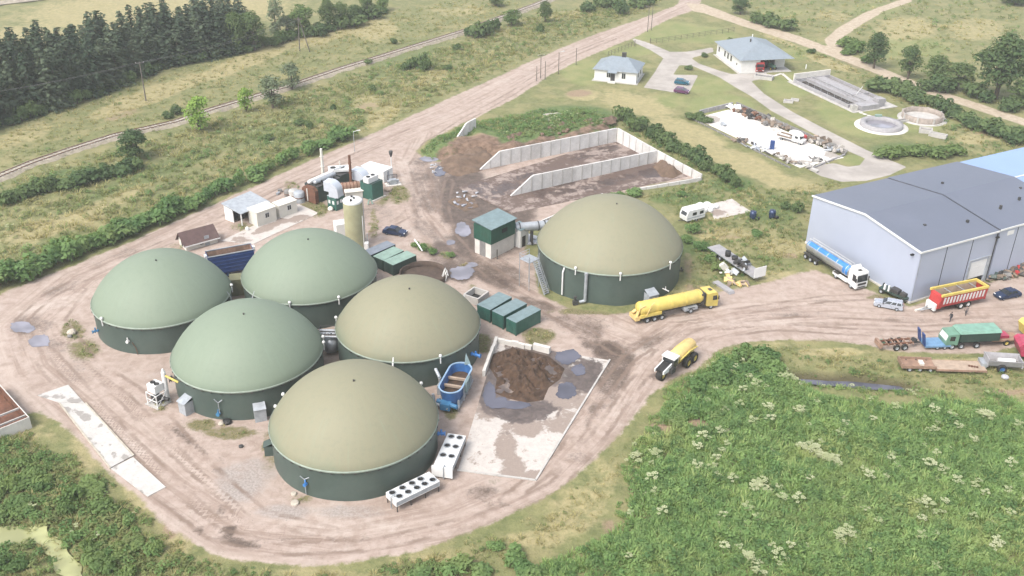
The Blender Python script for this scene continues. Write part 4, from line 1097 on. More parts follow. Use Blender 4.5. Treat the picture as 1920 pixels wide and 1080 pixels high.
for k in (.15, .45): 
    mb = MB(); u = d * k; mb.cbox((u.x, u.y, 0), .3, 1.2, 2.8, math.atan2(d.y, d.x)); obj('support', mb, M['dark_metal'], t)
for px, py, w_, l_, an in ((985, 452, 1.6, 2.2, 20), (997, 446, 1.3, 2.6, -30), (1000, 456, 1.3, 2.6, 15)):
    c2 = G(px, py); mb = MB(); mb.cbox((0, 0, 0), l_, w_, .25); tag(obj('roof_sheet', mb, M['foil'], None, (c2.x, c2.y, .1), R_(an)), 'pale sheet lying on the ground between conveyor pipe and stair', 'sheet', 'pale sheets by the stair')

# ---- manure heap and its low walls
def mound(name, pts_px, h, material, label, cat, seed=1, rough=.35, n=40, base=0.0, kind=None):
    poly = poly_xy(pts_px); c = poly.mean(0)
    lo, hi = poly.min(0), poly.max(0)
    st = max(hi - lo) / n
    xs = np.arange(lo[0] - st, hi[0] + 2 * st, st); ys = np.arange(lo[1] - st, hi[1] + 2 * st, st)
    X, Y = np.meshgrid(xs, ys); XY = np.stack([X.ravel(), Y.ravel()], 1)
    d = sdf(XY, poly); half = max(d.max(), .5)
    z = h * sm(d, -.1, half * 1.0) ** .8
    amp = sm(d, 0, half * .4)
    z = z + amp * rough * (wob(XY, .9, seed) * .6 + wob(XY, .42, seed + 3) * .4 + wob(XY, 2.2, seed + 5) * .8 + np.array([mnoise.fractal(Vector((p[0], p[1], seed)) * 1.1, .9, 2.1, 5) for p in XY]) * .9) - (1 - sm(d, -.6, .25)) * .35
    nx, ny = len(xs), len(ys)
    ii = np.arange(nx * ny).reshape(ny, nx)
    q = np.stack([ii[:-1, :-1], ii[:-1, 1:], ii[1:, 1:], ii[1:, :-1]], -1).reshape(-1, 4)
    q = q[(z.ravel()[q].max(1) > -.30)]
    used, inv = np.unique(q, return_inverse=True)
    me = bpy.data.meshes.new(name)
    V = np.column_stack([XY - c, z])[used]
    me.from_pydata([tuple(v) for v in V], [], [tuple(map(int, r)) for r in inv.reshape(-1, 4)])
    me.polygons.foreach_set('use_smooth', np.ones(len(q), bool)); me.materials.append(M[material]); me.update()
    return tag(put(name, me, None, (c[0], c[1], base)), label, cat)
mound('manure_heap', [(922, 664), (960, 652), (1000, 660), (1030, 668), (1060, 692), (1052, 712), (1030, 728), (1020, 752), (985, 757), (950, 748), (925, 738), (930, 712), (916, 690)], 1.2, 'manure', 'heap of brown manure on the stained concrete pad', 'manure heap', 3, .75, 95, .08)
mound('soil_bank', [(938, 283), (1000, 268), (1080, 252), (1152, 236), (1150, 227), (1080, 240), (1000, 256), (944, 270)], 1.0, 'soil', 'bank of dark soil behind the top of the long clamp wall', 'soil bank', 14, .4, 70, 1.3)
mound('soil_heap', [(822, 304), (846, 286), (884, 270), (925, 272), (938, 286), (930, 304), (905, 320), (860, 332), (828, 322)], 1.45, 'soil', 'heap of brown soil at the end of the long wall', 'soil heap', 4, .4, 34)
mound('silage_heap', [(1222, 312), (1238, 300), (1262, 312), (1282, 326), (1262, 336), (1238, 332)], 1.6, 'soil', 'dark heap of leftover silage in the clamp corner', 'heap', 8, .4, 24)
mound('silage_scraps', [(838, 378), (862, 362), (890, 370), (900, 388), (870, 398)], .35, 'soil', 'dark wet scraps with grey foil in front of the clamps', 'heap', 9, .3, 24)
for i in range(18):
    px, py = (rnd.uniform(808, 838), rnd.uniform(308, 332)) if i < 8 else (rnd.uniform(850, 895), rnd.uniform(360, 392))
    c2 = G(px, py); mb = MB(); l_ = rnd.uniform(.25, .8); w_ = rnd.uniform(.08, .28); mb.add([(-l_, -w_, 0), (l_, -w_ * .6, .12), (l_ * .8, w_, .02), (-l_ * .3, w_ * .8, .16), (-l_ * .9, w_ * .4, .05)], [(0, 1, 2, 3, 4)]); mb.add([(-l_, -w_, -.1), (l_, -w_ * .6, .02), (l_ * .8, w_, -.08), (-l_ * .9, w_ * .4, -.05)], [(3, 2, 1, 0)])
    tag(obj('foil_scrap', mb, M['foil'], None, (c2.x, c2.y, .3 if i >= 8 else .16), rnd.uniform(0, 6)), 'pale scrap of plastic foil on the wet earth ' + ('beside the berm' if i < 8 else 'beside the clamp floor'), 'foil scrap', 'foil scraps on the mud ' + ('by the berm' if i < 8 else 'by the clamps'))
def block_wall(name, A, B, h, w_, bl, mt, label, cat, jit=0.0, piece='block', miss=()):
    c, a, L = span(A, B)
    p0 = G(*A)
    t = thing(name, label, cat, (p0.x, p0.y, 0), a)
    n = max(1, round(L / bl)); bl = L / n
    mb = MB(); mb.box(-bl / 2 + .015, bl / 2 - .015, -w_ / 2, w_ / 2, 0, h); me = mb.mesh(piece, M[mt])
    for k in range(n):
        if k in miss: continue
        put(piece, me, t, ((k + .5) * bl, rnd.uniform(-jit, jit), rnd.uniform(-jit, 0)), rnd.uniform(-jit, jit) * .5)
    return t
block_wall('block_wall', (931, 641), (907, 706), 1.0, .45, 1.3, 'concrete_light', 'low pale block wall on the left side of the manure heap', 'wall', .06)
block_wall('block_wall', (933, 643), (997, 656), .9, .5, 1.1, 'concrete_light', 'low uneven pale block wall behind the manure heap', 'wall', .15)
block_wall('concrete_barrier', (1000, 655), (1031, 663), 1.1, .6, 2.6, 'concrete_light', 'single pale concrete barrier at the back corner of the manure heap', 'barrier')

# ---- blue oval hopper
A, B = G(863, 692, 3.0), G(845, 725, 3.0)
c = (A + B) / 2; d = B - A; a = math.atan2(d.y, d.x); hl = d.length / 2
t = thing('feed_hopper', 'blue oval open feed hopper between tan dome and manure heap', 'hopper', (c.x, c.y, 0), a)
def stadium(r, z, hl, n=14):
    o = []
    for k in range(n + 1): q = -PI / 2 + PI * k / n; o.append((hl + r * math.cos(q), r * math.sin(q), z))
    for k in range(n + 1): q = PI / 2 + PI * k / n; o.append((-hl + r * math.cos(q), r * math.sin(q), z))
    return o
def shell(rings, m=0):
    n = len(rings[0]); vs = [p for r in rings for p in r]
    return vs, [(j * n + i, j * n + (i + 1) % n, (j + 1) * n + (i + 1) % n, (j + 1) * n + i) for j in range(len(rings) - 1) for i in range(n)]
mb = MB(); v, f = shell([stadium(1.15, .5, hl), stadium(1.62, 3.0, hl), stadium(1.52, 3.0, hl), stadium(1.1, .7, hl)]); mb.add(v, f, 0, False)
obj('shell', mb, M['blue_paint'], t)
mb = MB(); v, f = shell([stadium(1.60, 2.96, hl), stadium(1.72, 3.0, hl), stadium(1.72, 3.12, hl), stadium(1.5, 3.12, hl), stadium(1.5, 2.98, hl)]); mb.add(v, f); obj('rim', mb, mat('hopper_rim', (.28, .42, .58), .5), t)
mb = MB(); s = stadium(1.36, 1.75, hl); mb.add(s, [tuple(range(len(s)))]); obj('feed', mb, M['manure'], t)
for x in (-1.0, .9):
    mb = MB(); mb.box(x - .16, x + .16, -1.4, 1.4, 2.0, 2.35); obj('crossbeam', mb, M['tan_deck'], t)
mb = MB(); mb.box(-hl - 1.4, hl + 1.4, 1.2, 1.5, .25, .6); mb.box(-hl - 1.4, hl + 1.4, -1.5, -1.2, .25, .6)
for x in (-hl - .8, 0, hl + .8):
    for y in (-1.35, 1.35): mb.box(x - .12, x + .12, y - .12, y + .12, 0, 1.5)
obj('frame', mb, M['galv'], t)
mb = MB(); mb.box(hl + 1.0, hl + 2.3, -.9, .5, .5, 1.5); mb.cyl((hl + 1.2, -1.6, 1.2), (hl + 2.0, 1.5, 1.2), .32, n=12); obj('gearbox', mb, M['valve_blue'], t)
mb = MB(); mb.tube([(hl + 1.2, -2.2, 2.2), (hl + 1.3, -2.0, .8), (hl + 2.2, .3, .8)], .22, 8); mb.tube([(0, -2.1, .6), (.2, -2.3, 2.8), (-.8, -3.2, 3.4)], .25, 8); mb.box(-1.0, .6, -2.6, -1.8, 0, 1.6); split(obj('auger', mb, M['galv'], t), 'auger_piece')
mb = MB(); mb.add([(-hl - 1.0, .3, 3.1), (-hl - 1.5, 1.1, 3.1), (-hl - 2.2, 0.2, 4.4), (-hl - 1.05, .3, 3.2)], [(0, 1, 2), (2, 1, 3)]); mb.box(-.6, 1.2, 1.65, 2.0, 1.6, 3.3); obj('splash_plate', mb, M['teal_roof'], t)
for k in range(3): mb = MB(); mb.box(-1.8 + k * 1.6, -1.6 + k * 1.6, 1.6, 1.75, .4, 2.9); obj('rib', mb, M['galv'], t)

# ---- fan coolers
def cooler(tc, fans, label, endbox=False, leg=0.9):
    P_ = [G(*p, leg + .75) for p in tc]          # near-left, near-right, far-right, far-left of the top
    c = (P_[0] + P_[1] + P_[2] + P_[3]) / 4
    u = ((P_[1] - P_[0]) + (P_[2] - P_[3])) / 2; a = math.atan2(u.y, u.x); lx = u.length
    v = Vector((-math.sin(a), math.cos(a), 0)); ly = abs((((P_[3] - P_[0]) + (P_[2] - P_[1])) / 2).dot(v))
    t = thing('fan_cooler', label, 'cooler', (c.x, c.y, 0), a, 'white fan coolers by the front tank')
    z0, z1 = leg, leg + .75
    mb = MB(); mb.box(-lx / 2, lx / 2, -ly / 2, ly / 2, z0, z1); obj('casing', mb, M['white'], t)
    fr = MB(); fr.lathe([(.30, .01), (.46, .01), (.46, .12), (.38, .12), (.38, .02)], 18); fm = fr.mesh('fan_ring', M['grey_sheet'])
    bl = MB()
    for k in range(5):
        q = 2 * PI * k / 5
        bl.add([(.08 * math.cos(q), .08 * math.sin(q), .06), (.37 * math.cos(q), .37 * math.sin(q), .04), (.37 * math.cos(q + .8), .37 * math.sin(q + .8), .08), (.08 * math.cos(q + 1), .08 * math.sin(q + 1), .09)], [(0, 1, 2, 3)])
    bl.lathe([(.001, .12), (.1, .11), (.1, .02)], 10); bl.lathe([(.375, .012), (.001, .012)], 18)
    bm_ = bl.mesh('fan_blades', M['black'])
    for fx, fy in fans:
        o = put('fan', fm, t, (fx * lx, fy * ly, z1)); put('fan_blades', bm_, o)
    for x in (-lx / 2 + .15, -lx / 6, lx / 6, lx / 2 - .15):
        for y in (-ly / 2 + .08, ly / 2 - .08):
            mb = MB(); mb.box(x - .05, x + .05, y - .05, y + .05, 0, z0 + .02); obj('leg', mb, M['dark_metal'], t)
    mb = MB(); mb.box(-lx / 2 + .05, lx / 2 - .05, -ly / 2 - .012, -ly / 2 - .002, z0 + .1, z1 - .1); mb.box(-lx / 2 + .05, lx / 2 - .05, ly / 2 + .002, ly / 2 + .012, z0 + .1, z1 - .1); obj('fin_coil', mb, M['grey_sheet'], t)
    mb = MB(); mb.tube([(-lx / 2 + .4, -ly * .1, z1), (-lx / 2 + .4, -ly * .1, z1 + .3), (-lx / 2 - .15, -ly * .1, z1 + .3), (-lx / 2 - .15, -ly * .1, .2)], .07, 6); obj('pipe', mb, M['galv'], t)
    if endbox:
        mb = MB(); mb.box(-lx / 2 - .1, -lx / 2 + .12, -ly / 2 - .15, ly / 2 + .1, .35, z1 + .25); obj('header_box', mb, M['white'], t)
    return t
cooler([(743, 943), (822, 902), (807, 884), (723, 922)], [(-.36, -.22), (-.16, -.22), (.04, -.22), (.41, -.2), (-.41, .24), (-.18, .24), (.04, .24), (.24, .24), (.22, -.22)], 'white cooler with nine black fans along the front tank wall')
cooler([(845, 885), (873, 817), (840, 812), (812, 872)], [(-.14, -.23), (.14, -.23), (.41, -.23), (-.14, .23), (.14, .23), (.41, .23)], 'white cooler with six fans, next to the blue hopper', True)

# ---- white blower with its pipe
c = G(297, 756)
t = thing('gas_blower', 'white framed gas blower on a slab left of the domes', 'blower', (c.x, c.y, 0), R_(-32))
mb = MB(); mb.box(-1.3, 1.3, -1.2, 1.2, 0, .15); obj('base_slab', mb, M['concrete'], t)
mb = MB(); mb.box(-1.0, .6, -.6, .9, 2.0, 3.2); obj('fan_box', mb, M['white'], t)
mb = MB()
for x in (-1, 1):
    for y in (-.9, .9): mb.box(x - .06, x + .06, y - .06, y + .06, .15, 2.1)
for z in (1.0, 2.0):
    mb.tube([(-1, -.9, z), (1, -.9, z), (1, .9, z), (-1, .9, z), (-1, -.9, z)], .06, 6)
mb.tube([(-1, -.9, .2), (1, -.9, 2.0)], .05, 6); mb.tube([(1, -.9, .2), (1, .9, 2.0)], .05, 6)
obj('frame', mb, M['white'], t)
for x in (-.6, .2):
    mb = MB(); mb.lathe([(.001, 3.22), (.32, 3.22), (.36, 3.3), (.36, 3.2)], 16, (x, .15, 0)); obj('fan', mb, M['black'], t)
mb = MB(); mb.box(-.7, .5, -.5, .6, .3, 1.2); mb.cyl((.2, .3, .9), (1.6, .6, .9), .25, n=10); obj('motor', mb, M['dark_metal'], t)
mb = MB(); mb.cyl((.5, 1.3, 0), (.5, 1.3, 4.6), .32, n=14); mb.cyl((.5, 1.3, 4.6), (.5, 1.3, 5.2), .32, .1, 14); obj('stack', mb, M['white'], t)
mb = MB(); mb.cyl((.5, 1.3, 4.2), (2.6, 1.9, 3.4), .16, n=8); obj('yellow_pipe', mb, M['yellow'], t)
# small things on the yard
def boulder(px, py, r, label, mt='stone', cat='boulder', name='boulder', seed=1, flat=.7):
    bm = bmesh.new(); bmesh.ops.create_icosphere(bm, subdivisions=2, radius=r)
    rr = random.Random(seed)
    k = [Vector((rr.uniform(-1, 1), rr.uniform(-1, 1), rr.uniform(-1, 1))).normalized() for _ in range(6)]
    for v in bm.verts:
        n = v.co.normalized(); s = 1 - .22 * max(0, max(n.dot(q) for q in k) - .55); v.co *= s * rr.uniform(.96, 1.04); v.co.z *= flat
    me = bpy.data.meshes.new(name); bm.to_mesh(me); bm.free(); me.materials.append(M[mt])
    g = G(px, py)
    return tag(put(name, me, None, (g.x, g.y, r * flat * .6)), label, cat)
boulder(135, 626, .75, 'pale boulder on the earth left of the farthest left tank', seed=2)
boulder(131, 632, .4, 'small dark stone leaning on the pale boulder', 'concrete_dark', seed=5)
boulder(415, 796, .45, 'pale round stone in front of the tank with two hoods', seed=3)
boulder(426, 793, .7, 'black tarp bundle in front of the tank with two hoods', 'black', 'bundle', 'tarp_bundle', 4, .5)
boulder(355, 771, .4, 'white round canister beside a grey hood', 'white', 'canister', 'canister', 6, 1.2)
for px, py, rr_, lab in ((553, 944, .5, 'round concrete manhole cover near the front tank'), (551, 927, .35, 'small cream box lid beside the front tank wall'), (452, 838, .3, 'small dark drain cover on the earth between domes')):
    c = G(px, py); mb = MB(); mb.lathe([(rr_, 0), (rr_, .22), (rr_ * .8, .25), (.001, .25)], 18); tag(obj('drain_cover', mb, M['stone' if rr_ > .3 else 'dark_metal'], None, (c.x, c.y, 0)), lab, 'drain cover')
boulder(620, 395, .6, 'cream round barrel in front of the green engine box', 'cream', 'barrel', 'barrel', 7, 1.0)
# ================================================================ engine compound
def cbx(N, L, Rr, toppy, name, label, cat, mt, group=None, roof=None, base=0.0, over=0.0):
    c, a, lx, ly = rect(N, L, Rr)
    h = up(G(*N), toppy)
    t = thing(name, label, cat, (c.x, c.y, 0), a, group)
    mb = MB(); mb.box(-lx / 2, lx / 2, -ly / 2, ly / 2, base, h - .08); obj('body', mb, M[mt], t)
    mb = MB(); mb.box(-lx / 2 - .03 - over, lx / 2 + .03 + over, -ly / 2 - .03 - over, ly / 2 + .03 + over, h - .08, h); obj('roof', mb, M[roof or mt], t)
    return t, c, a, lx, ly, h
t, c, a, lx, ly, h = cbx((599, 381), (573, 373), (640, 362), 351, 'engine_container', 'long dark engine container with rust brown end', 'container', 'dark_green', roof='dark_metal')
mb = MB(); mb.prism_xz([(-ly / 2 + .05, .1), (ly / 2 - .05, .1), (ly / 2 - .05, h - .7), (ly / 2 - .8, h - .1), (-ly / 2 + .8, h - .1), (-ly / 2 + .05, h - .7)], 0, .9)
o = obj('rusty_end', mb, M['rust'], t, (-lx / 2 - .9, 0, 0)); o.rotation_euler = (0, 0, -PI / 2); o.location = (-lx / 2 - .92, 0, 0)
mb = MB(); mb.box(-.12, .12, -.1, .02, .3, h - .5); obj('pale_strip', mb, M['concrete_light'], t, (-lx / 2 - .95, .3, 0), -PI / 2)
for i, (dy, l0, l1) in enumerate(((.45, -.5, .5), (-.65, -.42, .46))):
    mb = MB(); mb.cyl((l0 * lx, 0, h + .55), (l1 * lx, 0, h + .55), .42, n=16); mb.lathe([(.42, 0), (.3, -.3), (.001, -.35)], 16, (l0 * lx, 0, h + .55), axis='X')
    for q in (.25, .7): mb.cbox(((l0 + (l1 - l0) * q) * lx, 0, h), .15, .6, .5)
    obj('silencer', mb, M['white' if i == 0 else 'galv'], t, (0, dy, 0))
mb = MB(); x0 = -lx * .1
for k in range(4): mb.tube([(x0 + k * .8, -1.0, h), (x0 + k * .8, -1.0, h + .5), (x0 + k * .8 + .5, -.2, h + .8)], .12, 6)
obj('roof_pipes', mb, M['galv'], t)
mb = MB()
for k in range(5): mb.cbox((-lx * .38 + k * .55, -.9 + .4 * (k % 2), h), .35, .4, .3 + .2 * (k % 3))
obj('roof_units', mb, M['dark_metal'], t)
t, c, a, lx, ly, h = cbx((640, 356), (623, 349), (664, 345), 330, 'engine_container', 'short dark green engine container behind the grey duct', 'container', 'dark_green', roof='dark_metal')
mb = MB()
for k in range(5): mb.tube([(-lx * .4 + k * .6, .5, h), (-lx * .4 + k * .6, .5, h + .9), (-lx * .4 + k * .6 + .4, -.3, h + 1.1)], .1, 6)
obj('roof_pipes', mb, M['galv'], t)
t = thing('table_cooler', 'white flat table cooler on legs behind the engine containers', 'cooler', tuple(G(638, 346)), R_(12))
mb = MB(); mb.box(-2.2, 2.2, -1.3, 1.3, 3.3, 3.75); obj('casing', mb, M['white'], t)
for x in (-1.2, .6):
    mb = MB(); mb.lathe([(.001, 3.77), (.5, 3.77), (.55, 3.85), (.55, 3.75)], 16, (x, .2, 0)); obj('fan', mb, M['black'], t)
for x in (-2.1, 2.1):
    for y in (-1.2, 1.2):
        mb = MB(); mb.box(x - .05, x + .05, y - .05, y + .05, 0, 3.3); obj('leg', mb, M['galv'], t)
def chimney(px, py, topy, r0, r1, mt, label, name='chimney', cap=True):
    g = G(px, py); h = up(g, topy)
    t = thing(name, label, 'chimney', (g.x, g.y, 0))
    mb = MB(); mb.cyl((0, 0, 0), (0, 0, h), r0, r1, 14); obj('stack', mb, M[mt], t)
    mb = MB()
    for z in (.25, .55, .8): mb.lathe([(r0 * 1.05, h * z), (r0 * 1.25, h * z + .02), (r0 * 1.25, h * z + .14), (r0 * 1.05, h * z + .16)], 14)
    obj('band', mb, M[mt], t)['kind'] = 'stuff'
    return t
chimney(608, 352, 279, .34, .26, 'cream', 'tall pale chimney behind the silencer pipes')
chimney(660, 365, 291, .30, .26, 'rust', 'tall brown chimney among the engine containers')
chimney(639, 335, 302, .14, .14, 'cream', 'short thin pale flue by the table cooler')
def elbow(px, py, w_, h1, r, mt, label, az, length, base=0.0):
    g = G(px, py); t = thing('air_duct', label, 'duct', (g.x, g.y, base), az)
    mb = MB(); mb.prism_xz([(-w_ / 2, 0), (w_ / 2, 0), (w_ / 2, h1), (-w_ / 2, h1)], -w_ / 2, w_ / 2, 0); obj('riser', mb, M['duct'], t)
    n = 9; vs = []; rr = w_
    prof = []
    for k in range(n):
        q = PI / 2 * k / (n - 1)
        prof.append((w_ / 2 - rr + rr * math.cos(q) , h1 + .02 + rr * math.sin(q)))
    poly = [(-w_ / 2, h1 + .02)] + prof + [(-w_ / 2 - length, h1 + .02 + rr), (-w_ / 2 - length, h1 + .1)]
    mb = MB(); mb.prism_xz(poly, -w_ / 2 - .03, w_ / 2 + .03); obj('bend', mb, M[mt], t)
    mb = MB(); mb.box(-w_ / 2 - length - .05, -w_ / 2 - length - .004, -w_ / 2 + .1, w_ / 2 - .1, h1 + .2, h1 + rr - .1); obj('grille', mb, M['dark_metal'], t)
    return t
elbow(632, 391, 2.0, 1.1, 1.5, 'duct', 'grey sheet air duct bending down onto the box beside the silo', R_(-20), 1.0, 2.7)
elbow(682, 362, 2.1, 3.0, 1.5, 'duct', 'grey sheet air duct bending down next to the white container', R_(-25), 1.0)
t, c, a, lx, ly, h = cbx((631, 396), (615, 390), (647, 389), 372, 'engine_box', 'dark teal engine box with small windows beside the silo', 'engine box', 'green_paint', roof='grey_sheet')
for x, z in ((-.3, 1.3), (.1, 1.4)):
    mb = MB(); mb.box(x * lx - .22, x * lx + .22, -ly / 2 - .05, -ly / 2 - .003, z, z + .7); obj('window', mb, M['white'], t)
for y in (-.2, .25):
    mb = MB(); mb.box(-lx / 2 - .05, -lx / 2 - .003, y * ly - .25, y * ly + .25, 1.2, 1.9); obj('window', mb, M['white'], t)
t, c, a, lx, ly, h = cbx((699, 377), (678, 369), (719, 368), 346, 'engine_box', 'bright dark green engine box with white cooler on top', 'engine box', 'green_paint', roof='dark_green')
for x in (-.3, .0, .3): 
    mb = MB(); mb.cyl((x * lx, -.6, h), (x * lx, -.6, h + .9), .06, n=6); obj('vent_pipe', mb, M['dark_metal'], t)
mb = MB(); mb.box(-lx / 2 - .2, lx / 2 + .4, -ly / 2 - .35, -ly / 2 - .02, 0, .18); obj('skid', mb, M['concrete_light'], t)
g = G(704, 372); t = thing('roof_cooler', 'small white cooler with two black fans on the green engine box', 'cooler', (g.x, g.y, h), a)
mb = MB(); mb.box(-1.5, 1.3, .2, 1.6, .0, 1.1); obj('casing', mb, M['white'], t)
for x in (-.8, .5):
    mb = MB(); mb.lathe([(.001, 1.12), (.38, 1.12), (.44, 1.2), (.44, 1.1)], 16, (x, .9, 0)); obj('fan', mb, M['black'], t)
t, c, a, lx, ly, h = cbx((720, 343), (679, 331), (737, 334), 322, 'control_container', 'white control container beside the dark topped flare', 'container', 'white')
mb = MB(); mb.box(-lx * .1, lx * .1, -ly / 2 - .05, -ly / 2 - .003, .2, 2.1); obj('door', mb, M['grey_sheet'], t)
g = G(657, 367); t = thing('ribbed_vessel', 'brown ribbed cylindrical vessel lying behind the silo', 'vessel', (g.x, g.y, 0), R_(18))
mb = MB(); mb.cyl((-2.0, 0, 2.1), (2.0, 0, 2.1), .85, n=18); obj('shell', mb, M['rust_light'], t)
for k in range(5):
    mb = MB(); mb.cyl((-1.4 + .7 * k - .07, 0, 2.1), (-1.4 + .7 * k + .07, 0, 2.1), .95, n=18); obj('rib', mb, M['rust'], t)
mb = MB(); mb.box(-1.9, -1.5, -.6, .6, 0, 1.6); mb.box(1.5, 1.9, -.6, .6, 0, 1.6); obj('saddle', mb, M['concrete'], t)
g = G(664, 371); t = thing('roofed_box', 'pale yellow flat box between the silo and the ribbed vessel', 'box', (g.x, g.y, 0), R_(18))
mb = MB(); mb.box(-1.7, 1.7, -.5, .5, 0, 1.5); obj('body', mb, M['cream'], t); mb = MB(); mb.hexa([(-1.9, -.7, 1.503), (1.9, -.7, 1.503), (1.9, .7, 1.9), (-1.9, .7, 1.9)], [(-1.9, -.7, 1.6), (1.9, -.7, 1.6), (1.9, .7, 2.0), (-1.9, .7, 2.0)]); obj('roof', mb, M['cream'], t)
g = G(735, 333); h = up(g, 283); t = thing('gas_flare', 'thin white flare pole with dark bulb shaped top', 'flare', (g.x, g.y, 0))
mb = MB(); mb.cyl((0, 0, 0), (0, 0, h - 1.2), .10, n=8); obj('pole', mb, M['white'], t)
mb = MB(); mb.lathe([(.08, h - 1.4), (.28, h - .9), (.42, h - .3), (.40, h), (.001, h + .05)], 14); obj('burner', mb, M['dark_metal'], t)
g = G(737, 346); t = thing('gas_skid', 'small grey pump skid at the foot of the flare', 'pump', (g.x, g.y, 0), R_(20))
mb = MB(); mb.box(-1.6, 1.6, -.9, .9, 0, .15); obj('base', mb, M['concrete_light'], t)
mb = MB(); mb.box(-.7, .7, -.5, .5, .15, 1.2); mb.cyl((-1.2, 0, .8), (1.2, 0, .8), .3, n=10); obj('pump', mb, M['grey_sheet'], t)
mb = MB()
for x in (-1, 0, 1): mb.cyl((x, .5, .15), (x, .5, 2.0), .06, n=6)
mb.tube([(-1, .5, 2.0), (1, .5, 2.0)], .06, 6); obj('pipe_frame', mb, M['dark_metal'], t)
boulder(727, 357, .9, 'olive tarp covered pile beside the green engine box', 'tan_deck', 'pile', 'tarp_pile', 9, .45)
g = G(690, 385); mb = MB(); mb.tube([(0, 0, .2), (.2, .3, 1.0), (.5, .5, 1.1), (.9, .3, .2)], .16, 8); tag(obj('green_hose', mb, M['pale_green_roof'], None, (g.x, g.y, 0)), 'pale green hose loop beside the silo', 'hose')
for i, (px, py, s, hh, mt, lab) in enumerate(((562, 378, 1.1, 2.0, 'grey_sheet', 'grey round drum beside the rusty container end'), (552, 374, 1.0, 1.9, 'concrete', 'pale grey drum second from the rusty container end'), (541, 369, .8, 1.3, 'concrete_dark', 'dark grey drum farthest from the rusty container end'))):
    g = G(px, py); mb = MB(); mb.lathe([(s, 0), (s, hh), (s * .85, hh + .2), (.001, hh + .25)], 18); t = thing('drum', lab, 'drum', (g.x, g.y, 0), 0, 'drums by the engine container'); obj('shell', mb, M[mt], t)
    mb = MB(); mb.lathe([(s * 1.03, hh * .5), (s * 1.06, hh * .5 + .1), (s * 1.03, hh * .5 + .2)], 18); obj('hoop', mb, M['rust'], t)
g = G(535, 362); mb = MB()
for k in range(9): mb.cbox((rnd.uniform(-1.6, 1.6), rnd.uniform(-1, 1), 0), rnd.uniform(.3, .9), rnd.uniform(.3, .8), rnd.uniform(.2, .9), rnd.uniform(0, 3), k % 3)
o = tag(obj('scrap_pile', mb, [M['galv'], M['rust_light'], M['concrete_dark']], None, (g.x, g.y, 0)), 'small pile of mixed scrap left of the grey drums', 'scrap pile'); o['kind'] = 'stuff'

# ---- sheds
def gable_or_flat(N, L, Rr, toppy, name, label, cat, wall, roof, slope=.25, over=.2, group=None):
    c, a, lx, ly = rect(N, L, Rr); h = up(G(*N), toppy)
    t = thing(name, label, cat, (c.x, c.y, 0), a, group)
    mb = MB(); mb.hexa([(-lx / 2, -ly / 2, 0), (lx / 2, -ly / 2, 0), (lx / 2, ly / 2, 0), (-lx / 2, ly / 2, 0)], [(-lx / 2, -ly / 2, h - .05), (lx / 2, -ly / 2, h - .05), (lx / 2, ly / 2, h - .05 + slope), (-lx / 2, ly / 2, h - .05 + slope)]); obj('wall', mb, M[wall], t)
    o = over; k = slope / ly
    z = lambda y: h + slope * (y + ly / 2) / ly
    mb = MB(); mb.hexa([(-lx / 2 - o, -ly / 2 - o, z(-ly / 2 - o) - .04), (lx / 2 + o, -ly / 2 - o, z(-ly / 2 - o) - .04), (lx / 2 + o, ly / 2 + o, z(ly / 2 + o) - .04), (-lx / 2 - o, ly / 2 + o, z(ly / 2 + o) - .04)],
                        [(-lx / 2 - o, -ly / 2 - o, z(-ly / 2 - o) + .08), (lx / 2 + o, -ly / 2 - o, z(-ly / 2 - o) + .08), (lx / 2 + o, ly / 2 + o, z(ly / 2 + o) + .08), (-lx / 2 - o, ly / 2 + o, z(ly / 2 + o) + .08)]); obj('roof', mb, M[roof], t)
    return t, lx, ly, h
def window(t, x, y, z, w_, h_, side, parent_m='glass', frame='white'):
    mb = MB(); mb.box(-w_ / 2 - .07, w_ / 2 + .07, -.05, .0, -h_ / 2 - .07, h_ / 2 + .07)
    rz = {'f': 0, 'b': PI, 'l': -PI / 2, 'r': PI / 2}[side]
    f = obj('window', mb, M[frame], t, (x, y, z), rz)
    mb = MB(); mb.box(-w_ / 2, -.03, -.07, -.052, -h_ / 2, h_ / 2); mb.box(.03, w_ / 2, -.07, -.052, -h_ / 2, h_ / 2); obj('pane', mb, M[parent_m], f)
    return f
g_ = 'white site cabins'
t, lx, ly, h = gable_or_flat((484, 426), (468, 417.5), (519.5, 413), 400, 'site_cabin', 'white cabin with one dark window, beside the open grey roofed shed', 'cabin', 'cream', 'cream', .15, .1, g_); window(t, lx * .02, -ly / 2, h * .62, .8, .9, 'f')
t, lx, ly, h = gable_or_flat((525, 409.5), (516, 403), (558, 397.5), 387, 'site_cabin', 'white cabin with one dark window, nearer the engine containers', 'cabin', 'cream', 'cream', .15, .1, g_); window(t, lx * .06, -ly / 2, h * .62, .8, .9, 'f')
